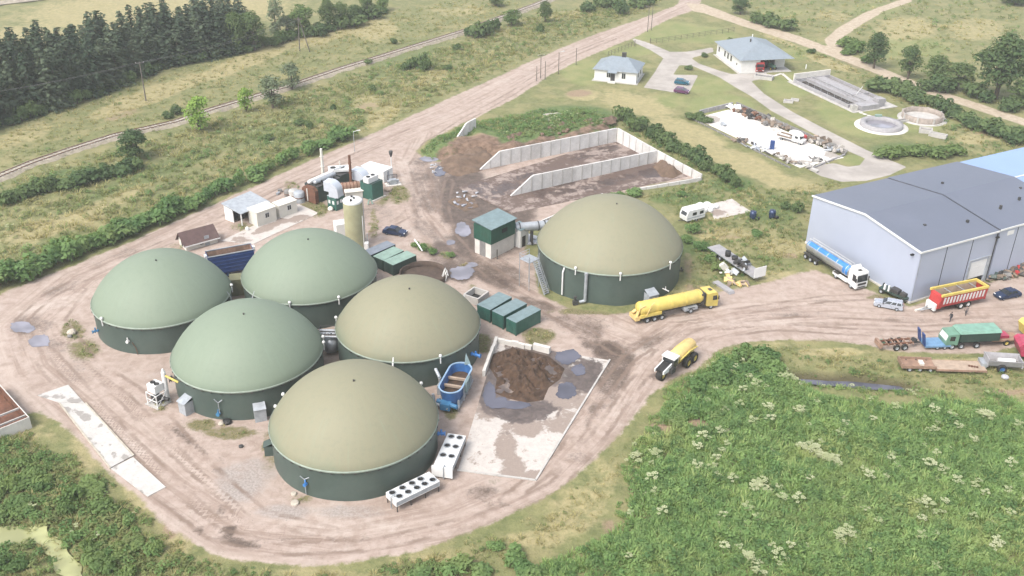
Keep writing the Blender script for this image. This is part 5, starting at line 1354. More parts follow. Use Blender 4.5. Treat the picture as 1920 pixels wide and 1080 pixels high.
# open shed with grey roof
c, a, lx, ly = rect((455, 424), (424, 411), (505, 402)); h = up(G(455, 424), 401)
t = thing('open_shed', 'open fronted white shed under a light grey sloping roof', 'shed', (c.x, c.y, 0), a)
mb = MB(); mb.box(-lx / 2, lx / 2, ly / 2 - .15, ly / 2, 0, h + .55); obj('rear_wall', mb, M['white'], t)
mb = MB(); mb.box(-lx / 2, -lx / 2 + .15, ly * .0, ly / 2 - .152, 0, h + .4); obj('side_wall', mb, M['white'], t)
mb = MB(); mb.box(lx / 2 - .15, lx / 2, -ly / 2 + 1, ly / 2 - .152, 0, h + .1); obj('side_wall', mb, M['white'], t)
for x in (-lx / 2 + .1, -lx * .12):
    mb = MB(); mb.box(x - .09, x + .09, -ly / 2 + .1, -ly / 2 + .28, 0, h - .02); obj('post', mb, M['white'], t)
o = .3
mb = MB(); mb.hexa([(-lx / 2 - o, -ly / 2 - o, h), (lx / 2 + o, -ly / 2 - o, h), (lx / 2 + o, ly / 2 + o, h + .75), (-lx / 2 - o, ly / 2 + o, h + .75)], [(-lx / 2 - o, -ly / 2 - o, h + .14), (lx / 2 + o, -ly / 2 - o, h + .14), (lx / 2 + o, ly / 2 + o, h + .9), (-lx / 2 - o, ly / 2 + o, h + .9)])
n = int(lx / .6)
obj('roof', mb, M['grey_sheet'], t)
mb = MB(); mb.box(-lx * .35, -lx * .1, 0, ly * .3, 0, 1.1); mb.box(lx * .1, lx * .2, -.5, .6, 0, 1.4); obj('stored_goods', mb, M['dark_metal'], t)
boulder(464, 432, .4, 'white small canister below the open shed', 'white', 'canister', 'canister', 12, 1.3)
# brown roofed hut
c, a, lx, ly = rect((350, 471), (322, 462), (408, 455)); h = up(G(350, 471), 459)
t = thing('brown_roofed_hut', 'small cream hut with brown pitched roof behind the farthest left dome', 'hut', (c.x, c.y, 0), a)
rg = 1.5
mb = MB(); mb.hexa([(-lx / 2, -ly / 2, 0), (lx / 2, -ly / 2, 0), (lx / 2, ly / 2, 0), (-lx / 2, ly / 2, 0)], [(-lx / 2, -ly / 2, h), (lx / 2, -ly / 2, h), (lx / 2, ly / 2, h), (-lx / 2, ly / 2, h)])
mb.add([(-lx / 2, -ly / 2, h), (-lx / 2, ly / 2, h), (-lx / 2, ly * .12, h + rg)], [(0, 2, 1)]); mb.add([(lx / 2, -ly / 2, h), (lx / 2, ly / 2, h), (lx / 2, ly * .12, h + rg)], [(0, 1, 2)])
obj('wall', mb, M['cream'], t)
o = .45
def slopepl(y0, z0, y1, z1, th=.12):
    m_ = MB(); m_.hexa([(-lx / 2 - o, y0, z0), (lx / 2 + o, y0, z0), (lx / 2 + o, y1, z1), (-lx / 2 - o, y1, z1)], [(-lx / 2 - o, y0, z0 + th), (lx / 2 + o, y0, z0 + th), (lx / 2 + o, y1, z1 + th), (-lx / 2 - o, y1, z1 + th)]); return m_
k = rg / (ly * .62)
obj('roof_slope', slopepl(-ly / 2 - o, h - k * o + .02, ly * .12, h + rg + .02), M['brown_roof'], t)
k2 = rg / (ly * .38)
obj('roof_slope', slopepl(ly * .12 + .002, h + rg + .02, ly / 2 + o, h - k2 * o + .02), M['brown_roof'], t)
mb = MB(); mb.box(-lx / 2 - o, lx / 2 + o, -ly / 2 - o - .08, -ly / 2 - o - .003, h - k * o - .05, h - k * o + .16); obj('gutter', mb, M['white'], t)
window(t, -lx / 2, 0, h * .6, .7, 1.0, 'l'); window(t, 0, -ly / 2, h * .62, .6, .6, 'f')
mb = MB(); mb.box(lx * .1, lx * .1 + .9, -ly / 2 - .05, -ly / 2 - .003, .1, 2.0); obj('door', mb, M['grey_sheet'], t)
# blue skip trailer
c, a, lx, ly = rect((396, 526), (391, 514), (481, 510)); h = up(G(396, 526), 483.5)
t = thing('blue_skip_trailer', 'tall dark blue open skip with rusty inside between two green domes', 'skip', (c.x, c.y, 0), a)
ly = 2.6
mb = MB(); mb.box(-lx / 2, lx / 2, -ly / 2, -ly / 2 + .1, .9, h); mb.box(-lx / 2, lx / 2, ly / 2 - .1, ly / 2, .9, h); mb.box(-lx / 2, -lx / 2 + .1, -ly / 2 + .102, ly / 2 - .102, .9, h); mb.box(lx / 2 - .1, lx / 2, -ly / 2 + .102, ly / 2 - .102, .9, h); mb.box(-lx / 2 + .102, lx / 2 - .102, -ly / 2 + .102, ly / 2 - .102, .9, 1.0); obj('body', mb, M['navy'], t)
mb = MB(); q = .115
mb.box(-lx / 2 + q, lx / 2 - q, ly / 2 - q - .02, ly / 2 - q, 1.0, h - .05); mb.box(-lx / 2 + q, lx / 2 - q, -ly / 2 + q, -ly / 2 + q + .02, 1.0, h - .05); mb.box(-lx / 2 + q, -lx / 2 + q + .02, -ly / 2 + .14, ly / 2 - .14, 1.0, h - .05); mb.box(lx / 2 - q - .02, lx / 2 - q, -ly / 2 + .14, ly / 2 - .14, 1.0, h - .05); obj('lining', mb, M['rust_light'], t)
for k in range(5):
    z = 1.2 + k * (h - 1.4) / 4.5
    mb = MB(); mb.box(-lx / 2, lx / 2, -ly / 2 - .08, -ly / 2 - .002, z, z + .16); obj('rib', mb, M['navy'], t)
mb = MB(); mb.box(-lx / 2 - .05, lx / 2 + .05, -ly / 2 - .06, -ly / 2 + .12, h + .002, h + .12); mb.box(-lx / 2 - .05, lx / 2 + .05, ly / 2 - .12, ly / 2 + .06, h + .002, h + .12); obj('rim', mb, M['galv'], t)
for x in (-lx * .3, -lx * .12, lx * .3):
    for s in (-1, 1):
        mb = MB(); mb.lathe([(.3, -.15), (.5, -.15), (.5, .15), (.3, .15)], 18, (x, s * (ly / 2 - .25), .5), axis='Y', close=True); mb.lathe([(.001, -.1), (.3, -.1), (.3, .1), (.001, .1)], 14, (x, s * (ly / 2 - .25), .5), 1, axis='Y'); obj('wheel', mb, [M['rubber'], M['blue_paint']], t)
mb = MB(); mb.box(lx / 2 + .02, lx / 2 + .4, -.4, .4, h - .8, h + .1); mb.box(-lx / 2 - .4, -lx / 2 - .02, -.5, .3, h - .9, h); obj('end_bracket', mb, M['white'], t)
c = G(449, 548); mb = MB(); mb.box(-1.3, 1.3, -1.2, 1.2, 0, 3.0); tag(obj('olive_cabinet', mb, M['soil'] if False else mat('olive', (.20, .20, .11), .7), None, (c.x, c.y, 0), R_(15)), 'olive box standing in the gap between two green domes', 'cabinet')

# ================================================================ silage clamps
def panel_wall(name, A, B, hA, hB, label, slopeA=0.0, pw=2.5, th=.35, z0=0.0, mt='clamp_wall'):
    a_, b_ = G(*A), G(*B); d = b_ - a_; L = d.length; ang = math.atan2(d.y, d.x)
    t = thing(name, label, 'wall', (a_.x, a_.y, 0), ang, 'concrete silage walls')
    n = max(1, round(L / pw)); pw = L / n
    def hh(s):
        h = hA + (hB - hA) * s / L
        if slopeA: h = min(h, .15 + (hA - .15) * s / slopeA)
        return h
    for k in range(n):
        x0, x1 = k * pw + .05, (k + 1) * pw - .05
        cut = [x0] + ([slopeA] if x0 < slopeA < x1 else []) + [x1]
        prof = [(x0, z0)] + [(x1, z0)] + [(x, hh(x) + z0) for x in cut[::-1]]
        mb = MB(); j = rnd.uniform(-.03, .03); mb.prism_xz(prof, -th / 2 + j, th / 2 + j); obj('panel', mb, M[mt], t)
    mb = MB(); mb.prism_xz([(.06, z0), (L - .06, z0), (L - .06, hh(L) - .12 + z0)] + [(x, max(.05, hh(x) - .12) + z0) for x in ([slopeA] if slopeA else [])] + [(.06, max(.04, hh(.06) - .12) + z0)], -th * .2, th * .2); obj('joint_core', mb, M['joint'], t)
    for k in range(1, n):
        x = k * pw; mb = MB(); mb.box(x - .05, x + .05, -th / 2 - .10, -th / 2 - .035, z0, max(.2, hh(x) - .05)); obj('buttress', mb, M['concrete'], t)
    return t
hw = lambda p, ty: up(G(*p), ty)
panel_wall('clamp_wall', (899, 319), (1155, 266), hw((936, 310), 282), hw((1156, 266), 240), 'long pale concrete panel wall below the grassy berm', slopeA=5.0)
panel_wall('clamp_wall', (957, 368), (1230, 304), hw((1003, 358), 327), hw((1230, 303), 281), 'pale concrete panel wall dividing the two clamps', slopeA=5.5)
panel_wall('clamp_wall', (1157, 266), (1230, 303), hw((1157, 266), 240), hw((1230, 303), 281), 'rear concrete wall of the clamp nearer the berm')
panel_wall('clamp_wall', (1230.5, 303.5), (1315, 339), hw((1230, 303), 281), hw((1315, 338), 326), 'rear concrete wall of the clamp nearer the largest tank')
panel_wall('clamp_wall', (1190, 358), (1313, 340), .5, .9, 'low concrete wall beside grass behind the largest tank', th=.3)
panel_wall('clamp_wall', (843, 279), (892, 257), 4.3, 4.6, 'short slanted concrete wall standing alone in the berm', slopeA=6.0)
panel_wall('clamp_wall', (1010, 420), (1130, 366), .45, .45, 'low pale kerb wall curving behind the largest tank', th=.25)
c = G(1036, 232); z = ground_z(c.x, c.y)
mound('gravel_patch', [(1020, 226), (1048, 224), (1052, 238), (1025, 240)], .35, 'rubble', 'patch of pale rubble on top of the grassy berm', 'rubble', 11, .2, 16, z - .05)
for i in range(12):
    u = rnd.random(); px, py = 960 + 190 * u + rnd.uniform(-6, 6), 299 - 42 * u + rnd.uniform(-3, 1)
    g = G(px, py - 19); boulder(px, py - 16, rnd.uniform(.35, .7), 'clod of brown soil along the top of the long clamp wall', 'soil', 'soil clod', 'soil_clod', i, .7)
    o = COL.objects[-1]; o['group'] = 'soil clods above the wall'; o.location.z = ground_z(o.location.x, o.location.y) + .2

# ================================================================ hall
Nn, Ll = G(1705, 569), G(1510, 455.5)
u = Nn - Ll; W_ = u.length; ga = math.atan2(u.y, u.x)
fa = ga + PI / 2                                  # front runs away to the right
hE = 9.45; hR = 11.0
fu = Vector((math.cos(fa), math.sin(fa), 0)); gu = Vector((math.cos(ga), math.sin(ga), 0))
def hall(x0, x1, wall, roof, name, label, he, hr, yext=(0, 0), panels=None, door=None):
    # local frame: x along the front, y from the front (0) to the rear (W)
    t = thing(name, label, 'hall', (Nn.x, Nn.y, 0), fa)
    y0, y1 = yext[0], W_ + yext[1]; ym = (y0 + y1) / 2
    xs = panels or [x0, x1]
    for a, b_ in zip(xs[:-1], xs[1:]):             # front wall, bay by bay
        segs = [(a + .04, b_ - .04, 0, he)]
        if door and a <= door[0] and door[1] <= b_:
            segs = [(a + .04, door[0], 0, he), (door[1], b_ - .04, 0, he), (door[0] + .002, door[1] - .002, door[2], he)]
        for s in segs:
            mb = MB(); mb.box(s[0], s[1], y0, y0 + .15, s[2], s[3])
            obj('wall_panel', mb, M[wall], t)
    mb = MB(); mb.box(x0 + .05, x1 - .05, y1 - .15, y1, 0, he); obj('rear_wall', mb, M[wall], t)
    for x, s in ((x0, 1), (x1, -1)):               # gables
        xa, xb = (x, x + .15 * s)
        mb = MB()
        prof = [(y0 + .152, 0), (y1 - .152, 0), (y1 - .152, he), (ym, hr - .05), (y0 + .152, he)]
        mb.add([(xa, y, z) for y, z in prof] + [(xb, y, z) for y, z in prof], [tuple(range(5)), tuple(range(9, 4, -1))] + [(i, 5 + i, 5 + (i + 1) % 5, (i + 1) % 5) for i in range(5)])
        obj('gable_wall', mb, M[wall], t)
    for ya, za, yb, zb in ((y0 - .12, he - .02, ym - .002, hr), (ym + .002, hr, y1 + .12, he - .02)):
        mb = MB(); mb.hexa([(x0 - .1, ya, za), (x1, ya, za), (x1, yb, zb), (x0 - .1, yb, zb)], [(x0 - .1, ya, za + .16), (x1, ya, za + .16), (x1, yb, zb + .16), (x0 - .1, yb, zb + .16)]); obj('roof_slope', mb, M[roof], t)
    return t, y0, y1, ym
bays = [0, 6.9, 13.8, 20.6, 27.5, 34.4, 41.2, 48]
M1 = G(1868, 431, hE); m1 = (M1 - Nn).dot(fu)
bays = [0, m1 / 3, 2 * m1 / 3, m1]
t1, y0, y1, ym = hall(0, m1, 'hall_wall', 'hall_roof', 'storage_hall', 'large lavender grey storage hall bay with a half open white door', hE, hR, panels=bays, door=(2 * m1 / 3 + .9, 2 * m1 / 3 + 5.0, 4.6))
d0, d1 = 2 * m1 / 3 + .9, 2 * m1 / 3 + 5.0
mb = MB()
for k in range(6): mb.box(d0 + .01, d1 - .01, .05, .1, 1.35 + k * .54, 1.35 + k * .54 + .52)
obj('roller_door', mb, M['white'], t1)
mb = MB(); mb.box(d0 - .35, d0 - .01, -.12, -.002, 0, 4.9); mb.box(d1 + .01, d1 + .9, -.12, -.002, 0, 4.9); mb.box(d0 - .35, d1 + .9, -.14, -.002, 4.92, 5.1); obj('door_frame', mb, M['grey_sheet'], t1)
mb = MB(); mb.box(d0 - .5, d1 + .5, 2.5, 2.6, 0, 5); obj('interior_shade_sheet', mb, M['black'], t1)  # black sheet painting the shade seen under the half open door
mb = MB(); mb.box(.1, m1 - .1, .6, W_ - .6, -.02, .04); obj('floor', mb, M['concrete_dark'], t1)
# pale flashing along roof edges
mb = MB(); mb.box(-.16, m1, -.22, -.125, hE - .12, hE + .2); obj('eaves_flashing', mb, M['white'], t1)
for ya, za, yb, zb in ((-.14, hE, ym - .002, hR), (ym + .002, hR, y1 + .14, hE)):
    mb = MB(); mb.hexa([(-.24, ya, za - .1), (-.104, ya, za - .1), (-.104, yb, zb - .1), (-.24, yb, zb - .1)], [(-.24, ya, za + .22), (-.104, ya, za + .22), (-.104, yb, zb + .22), (-.24, yb, zb + .22)]); obj('verge_flashing', mb, M['white'], t1)
for x in bays[1:3] + [.25]:
    mb = MB(); mb.box(x - .05, x + .05, -.05, -.003, .2, hE - .2); obj('joint_cover', mb, M['dark_metal'] if x > 1 else M['grey_sheet'], t1)
for x in (m1 - .35,):
    mb = MB(); mb.cyl((x, -.16, .3), (x, -.16, hE - .3), .09, n=8); obj('downpipe', mb, M['dark_metal'], t1)
for x, y in ((m1 - .5, -.3), (-.35, 1.4)):
    mb = MB(); mb.box(x - .3, x + .3, y - .25, y + .1, hE - 1.0, hE - .75); obj('floodlight', mb, M['black'], t1)
mb = MB()
for x, y in ((7, 6), (10, 8), (15, 4)):
    mb.box(x - .2, x + .2, y - .2, y + .2, hE + .3, hE + 1.1)
for k in range(3): pass
obj('roof_vent', mb, M['dark_metal'], t1)['kind'] = 'stuff'
mb = MB(); mb.box(-.1, m1, -.1, -.004, 0, .35); mb.box(-.16, -.004, 0, W_, 0, .35); obj('plinth', mb, M['concrete_light'], t1)
# second, slightly lower bay behind a dark step, then the blue roofed bay
m2 = m1 + 27
M2 = G(1794, 305, hE); m2 = max(m1 + 15, (M2 - Nn).dot(fu))
nb = [m1 + .35 + i * (m2 - m1 - .35) / 4 for i in range(5)]
t2, y0, y1, ym2 = hall(m1 + .35, m2, 'hall_wall', 'hall_roof', 'storage_hall', 'second lavender grey hall bay behind the dark roof step', hE + .12, hR + .12, panels=nb)
mb = MB(); mb.box(m1 + .2, m2, -.22, -.125, hE, hE + .32); obj('eaves_flashing', mb, M['white'], t2)
for x in nb[1:4]:
    mb = MB(); mb.box(x - .05, x + .05, -.05, -.003, .2, hE - .2); obj('joint_cover', mb, M['dark_metal'], t2)
mb = MB(); mb.box(nb[0] + 2.0, nb[0] + 3.6, -.06, -.003, hE - 1.3, hE - .5); obj('sign_board', mb, M['white'], t2)
for ya, za, yb, zb in ((-.1, hE - .05, ym - .002, hR - .05), (ym + .002, hR - .05, y1 + .1, hE - .05)):
    mb = MB(); mb.hexa([(m1 + .01, ya, za), (m1 + .24, ya, za), (m1 + .24, yb, zb), (m1 + .01, yb, zb)], [(m1 + .01, ya, za + .2), (m1 + .24, ya, za + .2), (m1 + .24, yb, zb + .2), (m1 + .01, yb, zb + .2)]); obj('roof_gutter', mb, M['black'], t2)
mb = MB()
for x, y in ((m1 + 6, 5), (m1 + 9, 12), (m1 + 12, 6), (m1 + 16, 9), (m1 + 5, 17)): mb.box(x - .18, x + .18, y - .18, y + .18, hE + .3, hE + 1.6)
obj('roof_vent', mb, M['dark_metal'], t2)['kind'] = 'stuff'
t3, y0, y1, ym3 = hall(m2 + .02, m2 + 26, 'hall_wall', 'hall_blue', 'storage_hall', 'hall bay with light blue roof at the picture edge', hE - .1, hR - .1)
mb = MB(); mb.hexa([(m2 + .03, ym3 - .15, hR + .08), (m2 + 26, ym3 - .15, hR + .08), (m2 + 26, ym3 + .15, hR + .08), (m2 + .03, ym3 + .15, hR + .08)], [(m2 + .03, ym3 - .15, hR + .14), (m2 + 26, ym3 - .15, hR + .14), (m2 + 26, ym3 + .15, hR + .14), (m2 + .03, ym3 + .15, hR + .14)]); obj('ridge_cap', mb, M['white'], t3)

# ================================================================ houses
def hip(t, lx, ly, h, rh, o, mt, ridge=None):
    rl_ = max(.2, (lx - ly) / 2) if ridge is None else ridge
    X, Y = lx / 2 + o, ly / 2 + o
    zs = h - .12
    b_ = [(-X, -Y, zs), (X, -Y, zs), (X, Y, zs), (-X, Y, zs)]
    r0, r1 = (-rl_, 0, h + rh), (rl_, 0, h + rh)
    for nm, vs in (('f', [b_[0], b_[1], r1, r0]), ('b', [b_[2], b_[3], r0, r1]), ('r', [b_[1], b_[2], r1]), ('l', [b_[3], b_[0], r0])):
        mb = MB(); n = len(vs); lo = [(x, y, z - .1) for x, y, z in vs]
        mb.add(list(vs) + lo, [tuple(range(n)), tuple(range(2 * n - 1, n - 1, -1))]); mb.add([vs[0], vs[1], lo[1], lo[0]], [(0, 3, 2, 1)], 1)
        obj('roof_slope', mb, [M[mt], M['grey_sheet']], t)
c, a, lx, ly = rect((1192, 159), (1114, 150), (1206, 150))
# long side faces the camera
A, B = G(1114, 150), G(1192, 158); d = B - A; lx = d.length; a = math.atan2(d.y, d.x); ly = 9.5
nrm = Vector((-math.sin(a), math.cos(a), 0)); c = (A + B) / 2 + nrm * ly / 2; h = 3.3
t = thing('bungalow', 'small white house with hipped blue grey roof and dark chimney', 'house', (c.x, c.y, 0), a)
mb = MB(); mb.box(-lx / 2, lx / 2, -ly / 2, ly / 2, 0, h - .1); obj('wall', mb, M['plaster'], t)
hip(t, lx, ly, h, 2.5, .5, 'house_roof', 2.2)
mb = MB(); mb.box(.6, 1.7, -.2, .7, h + 1.6, h + 3.6); obj('chimney', mb, M['dark_metal'], t)
window(t, -lx * .16, -ly / 2, 1.9, 1.0, 1.5, 'f'); window(t, lx * .2, -ly / 2, 1.9, 1.0, 1.5, 'f'); window(t, lx / 2, 1.2, 1.9, 1.0, 1.4, 'r'); window(t, lx / 2, -2, 1.9, 1.0, 1.4, 'r')
mb = MB(); mb.box(-lx * .06 - .6, -lx * .06 + .6, -ly / 2 - .06, -ly / 2 - .003, .3, 2.5); obj('door', mb, M['dark_metal'], t)
mb = MB(); mb.box(-lx * .06 - 1.0, -lx * .06 + 1.0, -ly / 2 - 1.6, -ly / 2 - .003, 0, .3); obj('step', mb, M['concrete_light'], t)
mb = MB(); mb.hexa([(-lx * .06 - 1.3, -ly / 2 - 1.2, 2.7), (-lx * .06 + 1.3, -ly / 2 - 1.2, 2.7), (-lx * .06 + 1.3, -ly / 2 + .1, 3.2), (-lx * .06 - 1.3, -ly / 2 + .1, 3.2)], [(-lx * .06 - 1.3, -ly / 2 - 1.2, 2.85), (-lx * .06 + 1.3, -ly / 2 - 1.2, 2.85), (-lx * .06 + 1.3, -ly / 2 + .1, 3.35), (-lx * .06 - 1.3, -ly / 2 + .1, 3.35)]); obj('canopy', mb, M['house_roof'], t)
mb = MB(); mb.box(-lx / 2 - .5, lx / 2 + .5, -ly / 2 - .8, ly / 2 + .6, 0, .12); obj('skirt_paving', mb, M['concrete'], t)
# house two
A, B = G(1343, 103), G(1388, 138); d = B - A; Lf = d.length; a = math.atan2(d.y, d.x)     # left facade
C = G(1466, 124); e = C - B
nrm = Vector((-math.sin(a), math.cos(a), 0)); De = abs(e.dot(nrm))
c = (A + B) / 2 + nrm * De / 2; h = 4.0
t = thing('works_house', 'white building with blue grey hipped roof and a red truck in its open bay', 'house', (c.x, c.y, 0), a)
bx0, bx1 = De * .0, 0
# left wing full length, right wing shorter: bay cut out of the near right part
mb = MB(); mb.box(-Lf / 2, Lf / 2, -De / 2, -De / 2 + De * .38, 0, h - .1); mb.box(-Lf / 2, Lf * .12, -De / 2 + De * .382, De / 2, 0, h - .1); mb.box(Lf * .12 + .002, Lf * .3, De / 2 - De * .2, De / 2, 0, h - .1); obj('wall', mb, M['plaster'], t)
mb = MB(); mb.box(Lf * .12 + .003, Lf * .12 + .05, -De * .1, De * .28, 0, h - .5); obj('bay_shade_sheet', mb, M['black'], t)  # black sheet standing in for the shade inside the bay
hip(t, Lf, De, h, 3.0, .7, 'house_roof', .25 * Lf - 2)
for k in range(3): window(t, -Lf * .02 + k * 2.4 - 2.5, -De / 2, 2.2, 1.0, 1.6, 'f')
window(t, Lf * .34, -De / 2, 1.9, .6, .6, 'f'); window(t, -Lf * .4, -De / 2, 2.2, .9, 1.4, 'f')
mb = MB(); mb.cyl((.5, -1.5, h + 1.5), (.5, -1.5, h + 3.2), .22, n=8); obj('flue', mb, M['dark_metal'], t)
mb = MB(); mb.cyl((-3, .5, h + 2.5), (-3, .5, h + 3.5), .15, n=8); obj('vent', mb, M['white'], t)
mb = MB(); mb.box(-Lf / 2 - .4, Lf / 2 + .4, -De / 2 - .8, De / 2 + .5, 0, .12); obj('skirt_paving', mb, M['concrete'], t)

# ================================================================ water treatment basins
N, L, Rr = (1590, 203), (1488, 155), (1640, 186)
c, a, lx, ly = rect(N, Rr, L) if False else rect(L, (1533, 137), N)
t = thing('treatment_basin', 'long grey concrete treatment basin with open channels beside the drive', 'basin', (c.x, c.y, 0), a)
A, B = G(*L), G(*N); d = B - A
hb = 0.95
yb = [-ly / 2, -ly / 2 + ly * .34, -ly / 2 + ly * .46, -ly / 2 + ly * .56, -ly / 2 + ly * .80, ly / 2]
tw = .28
for i, y in enumerate(yb):
    mb = MB(); mb.box(-lx / 2, lx / 2, y - tw / 2, y + tw / 2, 0, hb); obj('basin_wall', mb, M['basin_grey'], t)
for x in (-lx / 2 + .2, lx / 2 - .2, lx * .22):
    for i, (p, q) in enumerate(zip(yb[:-1], yb[1:])):
        if x == lx * .22 and i == 0: continue
        mb = MB(); mb.box(x - tw / 2, x + tw / 2, p + tw / 2 + .004, q - tw / 2 - .004, 0, hb + .05); obj('cross_wall', mb, M['basin_grey'], t)
for i, (p, q) in enumerate(zip(yb[:-1], yb[1:])):
    mb = MB(); mb.box(-lx / 2 + .4, lx / 2 - .4, p + tw / 2 + .004, q - tw / 2 - .004, .05, (.12, .80, .12, .86, .30)[i]); obj('channel_water', mb, M['slurry' if i in (0, 2) else 'basin_grey' if i in (1, 3) else 'concrete_dark'], t)
mb = MB(); mb.box(-lx / 2 - .4, -lx / 2 - .02, -ly / 2, ly / 2 + .2, 0, 2.4); obj('end_wall', mb, M['concrete_light'], t)
mb = MB(); mb.box(lx / 2 + .02, lx / 2 + 3.2, -ly / 2 + 1.5, ly * .1, 0, 1.3); mb.box(lx / 2 + .3, lx / 2 + 2.4, ly * .12, ly * .3, 0, 2.2); obj('inlet_box', mb, M['basin_grey'], t)
mb = MB(); mb.tube([(lx * .3, 0, 1.6), (lx * .36, .4, 4.0)], .09, 6); mb.tube([(-lx / 2 - .2, -ly * .2, 3.4), (-lx / 2 - .2, -ly * .2, 4.6)], .12, 6); obj('white_pole', mb, M['white'], t)
for y in (-ly / 2 + .1, -ly / 2 + ly * .34):
    mb = MB()
    for k in range(9): mb.cyl((-lx / 2 + .5 + k * (lx - 1) / 8, y, hb), (-lx / 2 + .5 + k * (lx - 1) / 8, y, hb + 1.0), .04, n=5)
    mb.tube([(-lx / 2 + .5, y, hb + 1.0), (lx / 2 - .5, y, hb + 1.0)], .035, 5); obj('railing', mb, M['galv'], t)
mb = MB(); mb.box(-lx / 2 - 1.2, lx / 2 + 3.6, -ly / 2 - 1.2, ly / 2 + 1.0, -.05, .1); obj('skirt_paving', mb, M['concrete'], t)
c1 = G(1652, 237)
t = thing('settling_tank', 'round grey settling tank with flat wide rim and low water', 'round tank', (c1.x, c1.y, 0), 0)
mb = MB(); mb.lathe([(5.0, 0), (5.0, 1.0), (3.75, 1.0), (3.75, .15)], 56); obj('ring_wall', mb, M['basin_grey'], t)
mb = MB(); mb.lathe([(3.76, .2), (.001, .2)], 48); obj('water', mb, M['puddle'], t)
mb = MB(); mb.lathe([(6.3, 0), (6.25, .12), (5.01, .12)], 56); obj('apron', mb, M['concrete_light'], t)
mb = MB(); mb.cbox((.5, 4.3, 1.01), 1.6, .7, .5); obj('green_box', mb, M['pale_green_roof'], t)
c1 = G(1729, 222)
t = thing('settling_tank', 'round brown concrete ring tank, empty, next to the bushes', 'round tank', (c1.x, c1.y, 0), 0)
mb = MB(); mb.lathe([(4.9, 0), (4.9, 1.45), (4.5, 1.45), (4.5, .2)], 56); obj('ring_wall', mb, mat('brown_concrete', (.34, .29, .25), .9, var=.25, bump=.3), t)
mb = MB(); mb.lathe([(4.52, .25), (.001, .25)], 48); obj('floor', mb, M['concrete'], t)
mb = MB(); mb.lathe([(5.9, 0), (5.85, .12), (4.91, .12)], 56); obj('apron', mb, M['concrete'], t)
mb = MB()
for k in range(8): q = k * PI / 4 + .2; mb.cbox((4.95 * math.cos(q), 4.95 * math.sin(q), 0), .25, .4, 1.5, q)
obj('wall_rib', mb, M['concrete'], t)['kind'] = 'stuff'
for (px, py, l_, w_, h_, an, lab) in ((1690, 228, 5, 1.6, .5, 25, 'pale concrete channel joining the two round tanks'), (1735, 248, 3.0, 2.2, 1.0, -20, 'pale concrete box in front of the brown ring tank'), (1758, 257, 4.0, 1.6, .9, -35, 'pale concrete trough right of the box by the ring tank'), (1600, 208, 1.4, 1.4, 1.5, 10, 'grey concrete shaft at the end of the long basin'), (1432, 147, 5.0, 3.0, .9, -25, 'grey open concrete box in front of the works house'), (1478, 192, 2.4, 1.6, .6, -20, 'small grey concrete cover left of the basin'), (1490, 189, 2.0, 1.4, .5, -20, 'small pale concrete cover beside the basin')):
    c1 = G(px, py); t = thing('concrete_box', lab, 'concrete box', (c1.x, c1.y, 0), R_(an))
    mb = MB(); mb.box(-l_ / 2, l_ / 2, -w_ / 2, -w_ / 2 + .25, 0, h_); mb.box(-l_ / 2, l_ / 2, w_ / 2 - .25, w_ / 2, 0, h_); mb.box(-l_ / 2, -l_ / 2 + .25, -w_ / 2 + .252, w_ / 2 - .252, 0, h_); mb.box(l_ / 2 - .25, l_ / 2, -w_ / 2 + .252, w_ / 2 - .252, 0, h_); obj('wall', mb, M['concrete'], t)
    mb = MB(); mb.box(-l_ / 2 + .252, l_ / 2 - .252, -w_ / 2 + .252, w_ / 2 - .252, 0, h_ * .6); obj('fill', mb, M['concrete_dark'], t)
for pts, lab in (([(1598, 205), (1625, 216), (1645, 222)], 'white concrete path slabs between basin and round tanks'), ([(1442, 146), (1466, 138), (1484, 153)], 'pale path slabs between works house and basin')):
    gp = [G(*p) for p in pts]
    p0 = gp[0]; t = thing('slab_path', lab, 'path', (p0.x, p0.y, 0)); me = None
    for A, B in zip(gp[:-1], gp[1:]):
        d = B - A; n = int(d.length / 1.1)
        for k in range(n):
            p = A + d * ((k + .5) / n) - p0
            if me is None: mb = MB(); mb.cbox((0, 0, 0), .95, .9, .1); me = mb.mesh('paving_slab', M['concrete_light'])
            put('paving_slab', me, t, (p.x, p.y, .03), math.atan2(d.y, d.x))
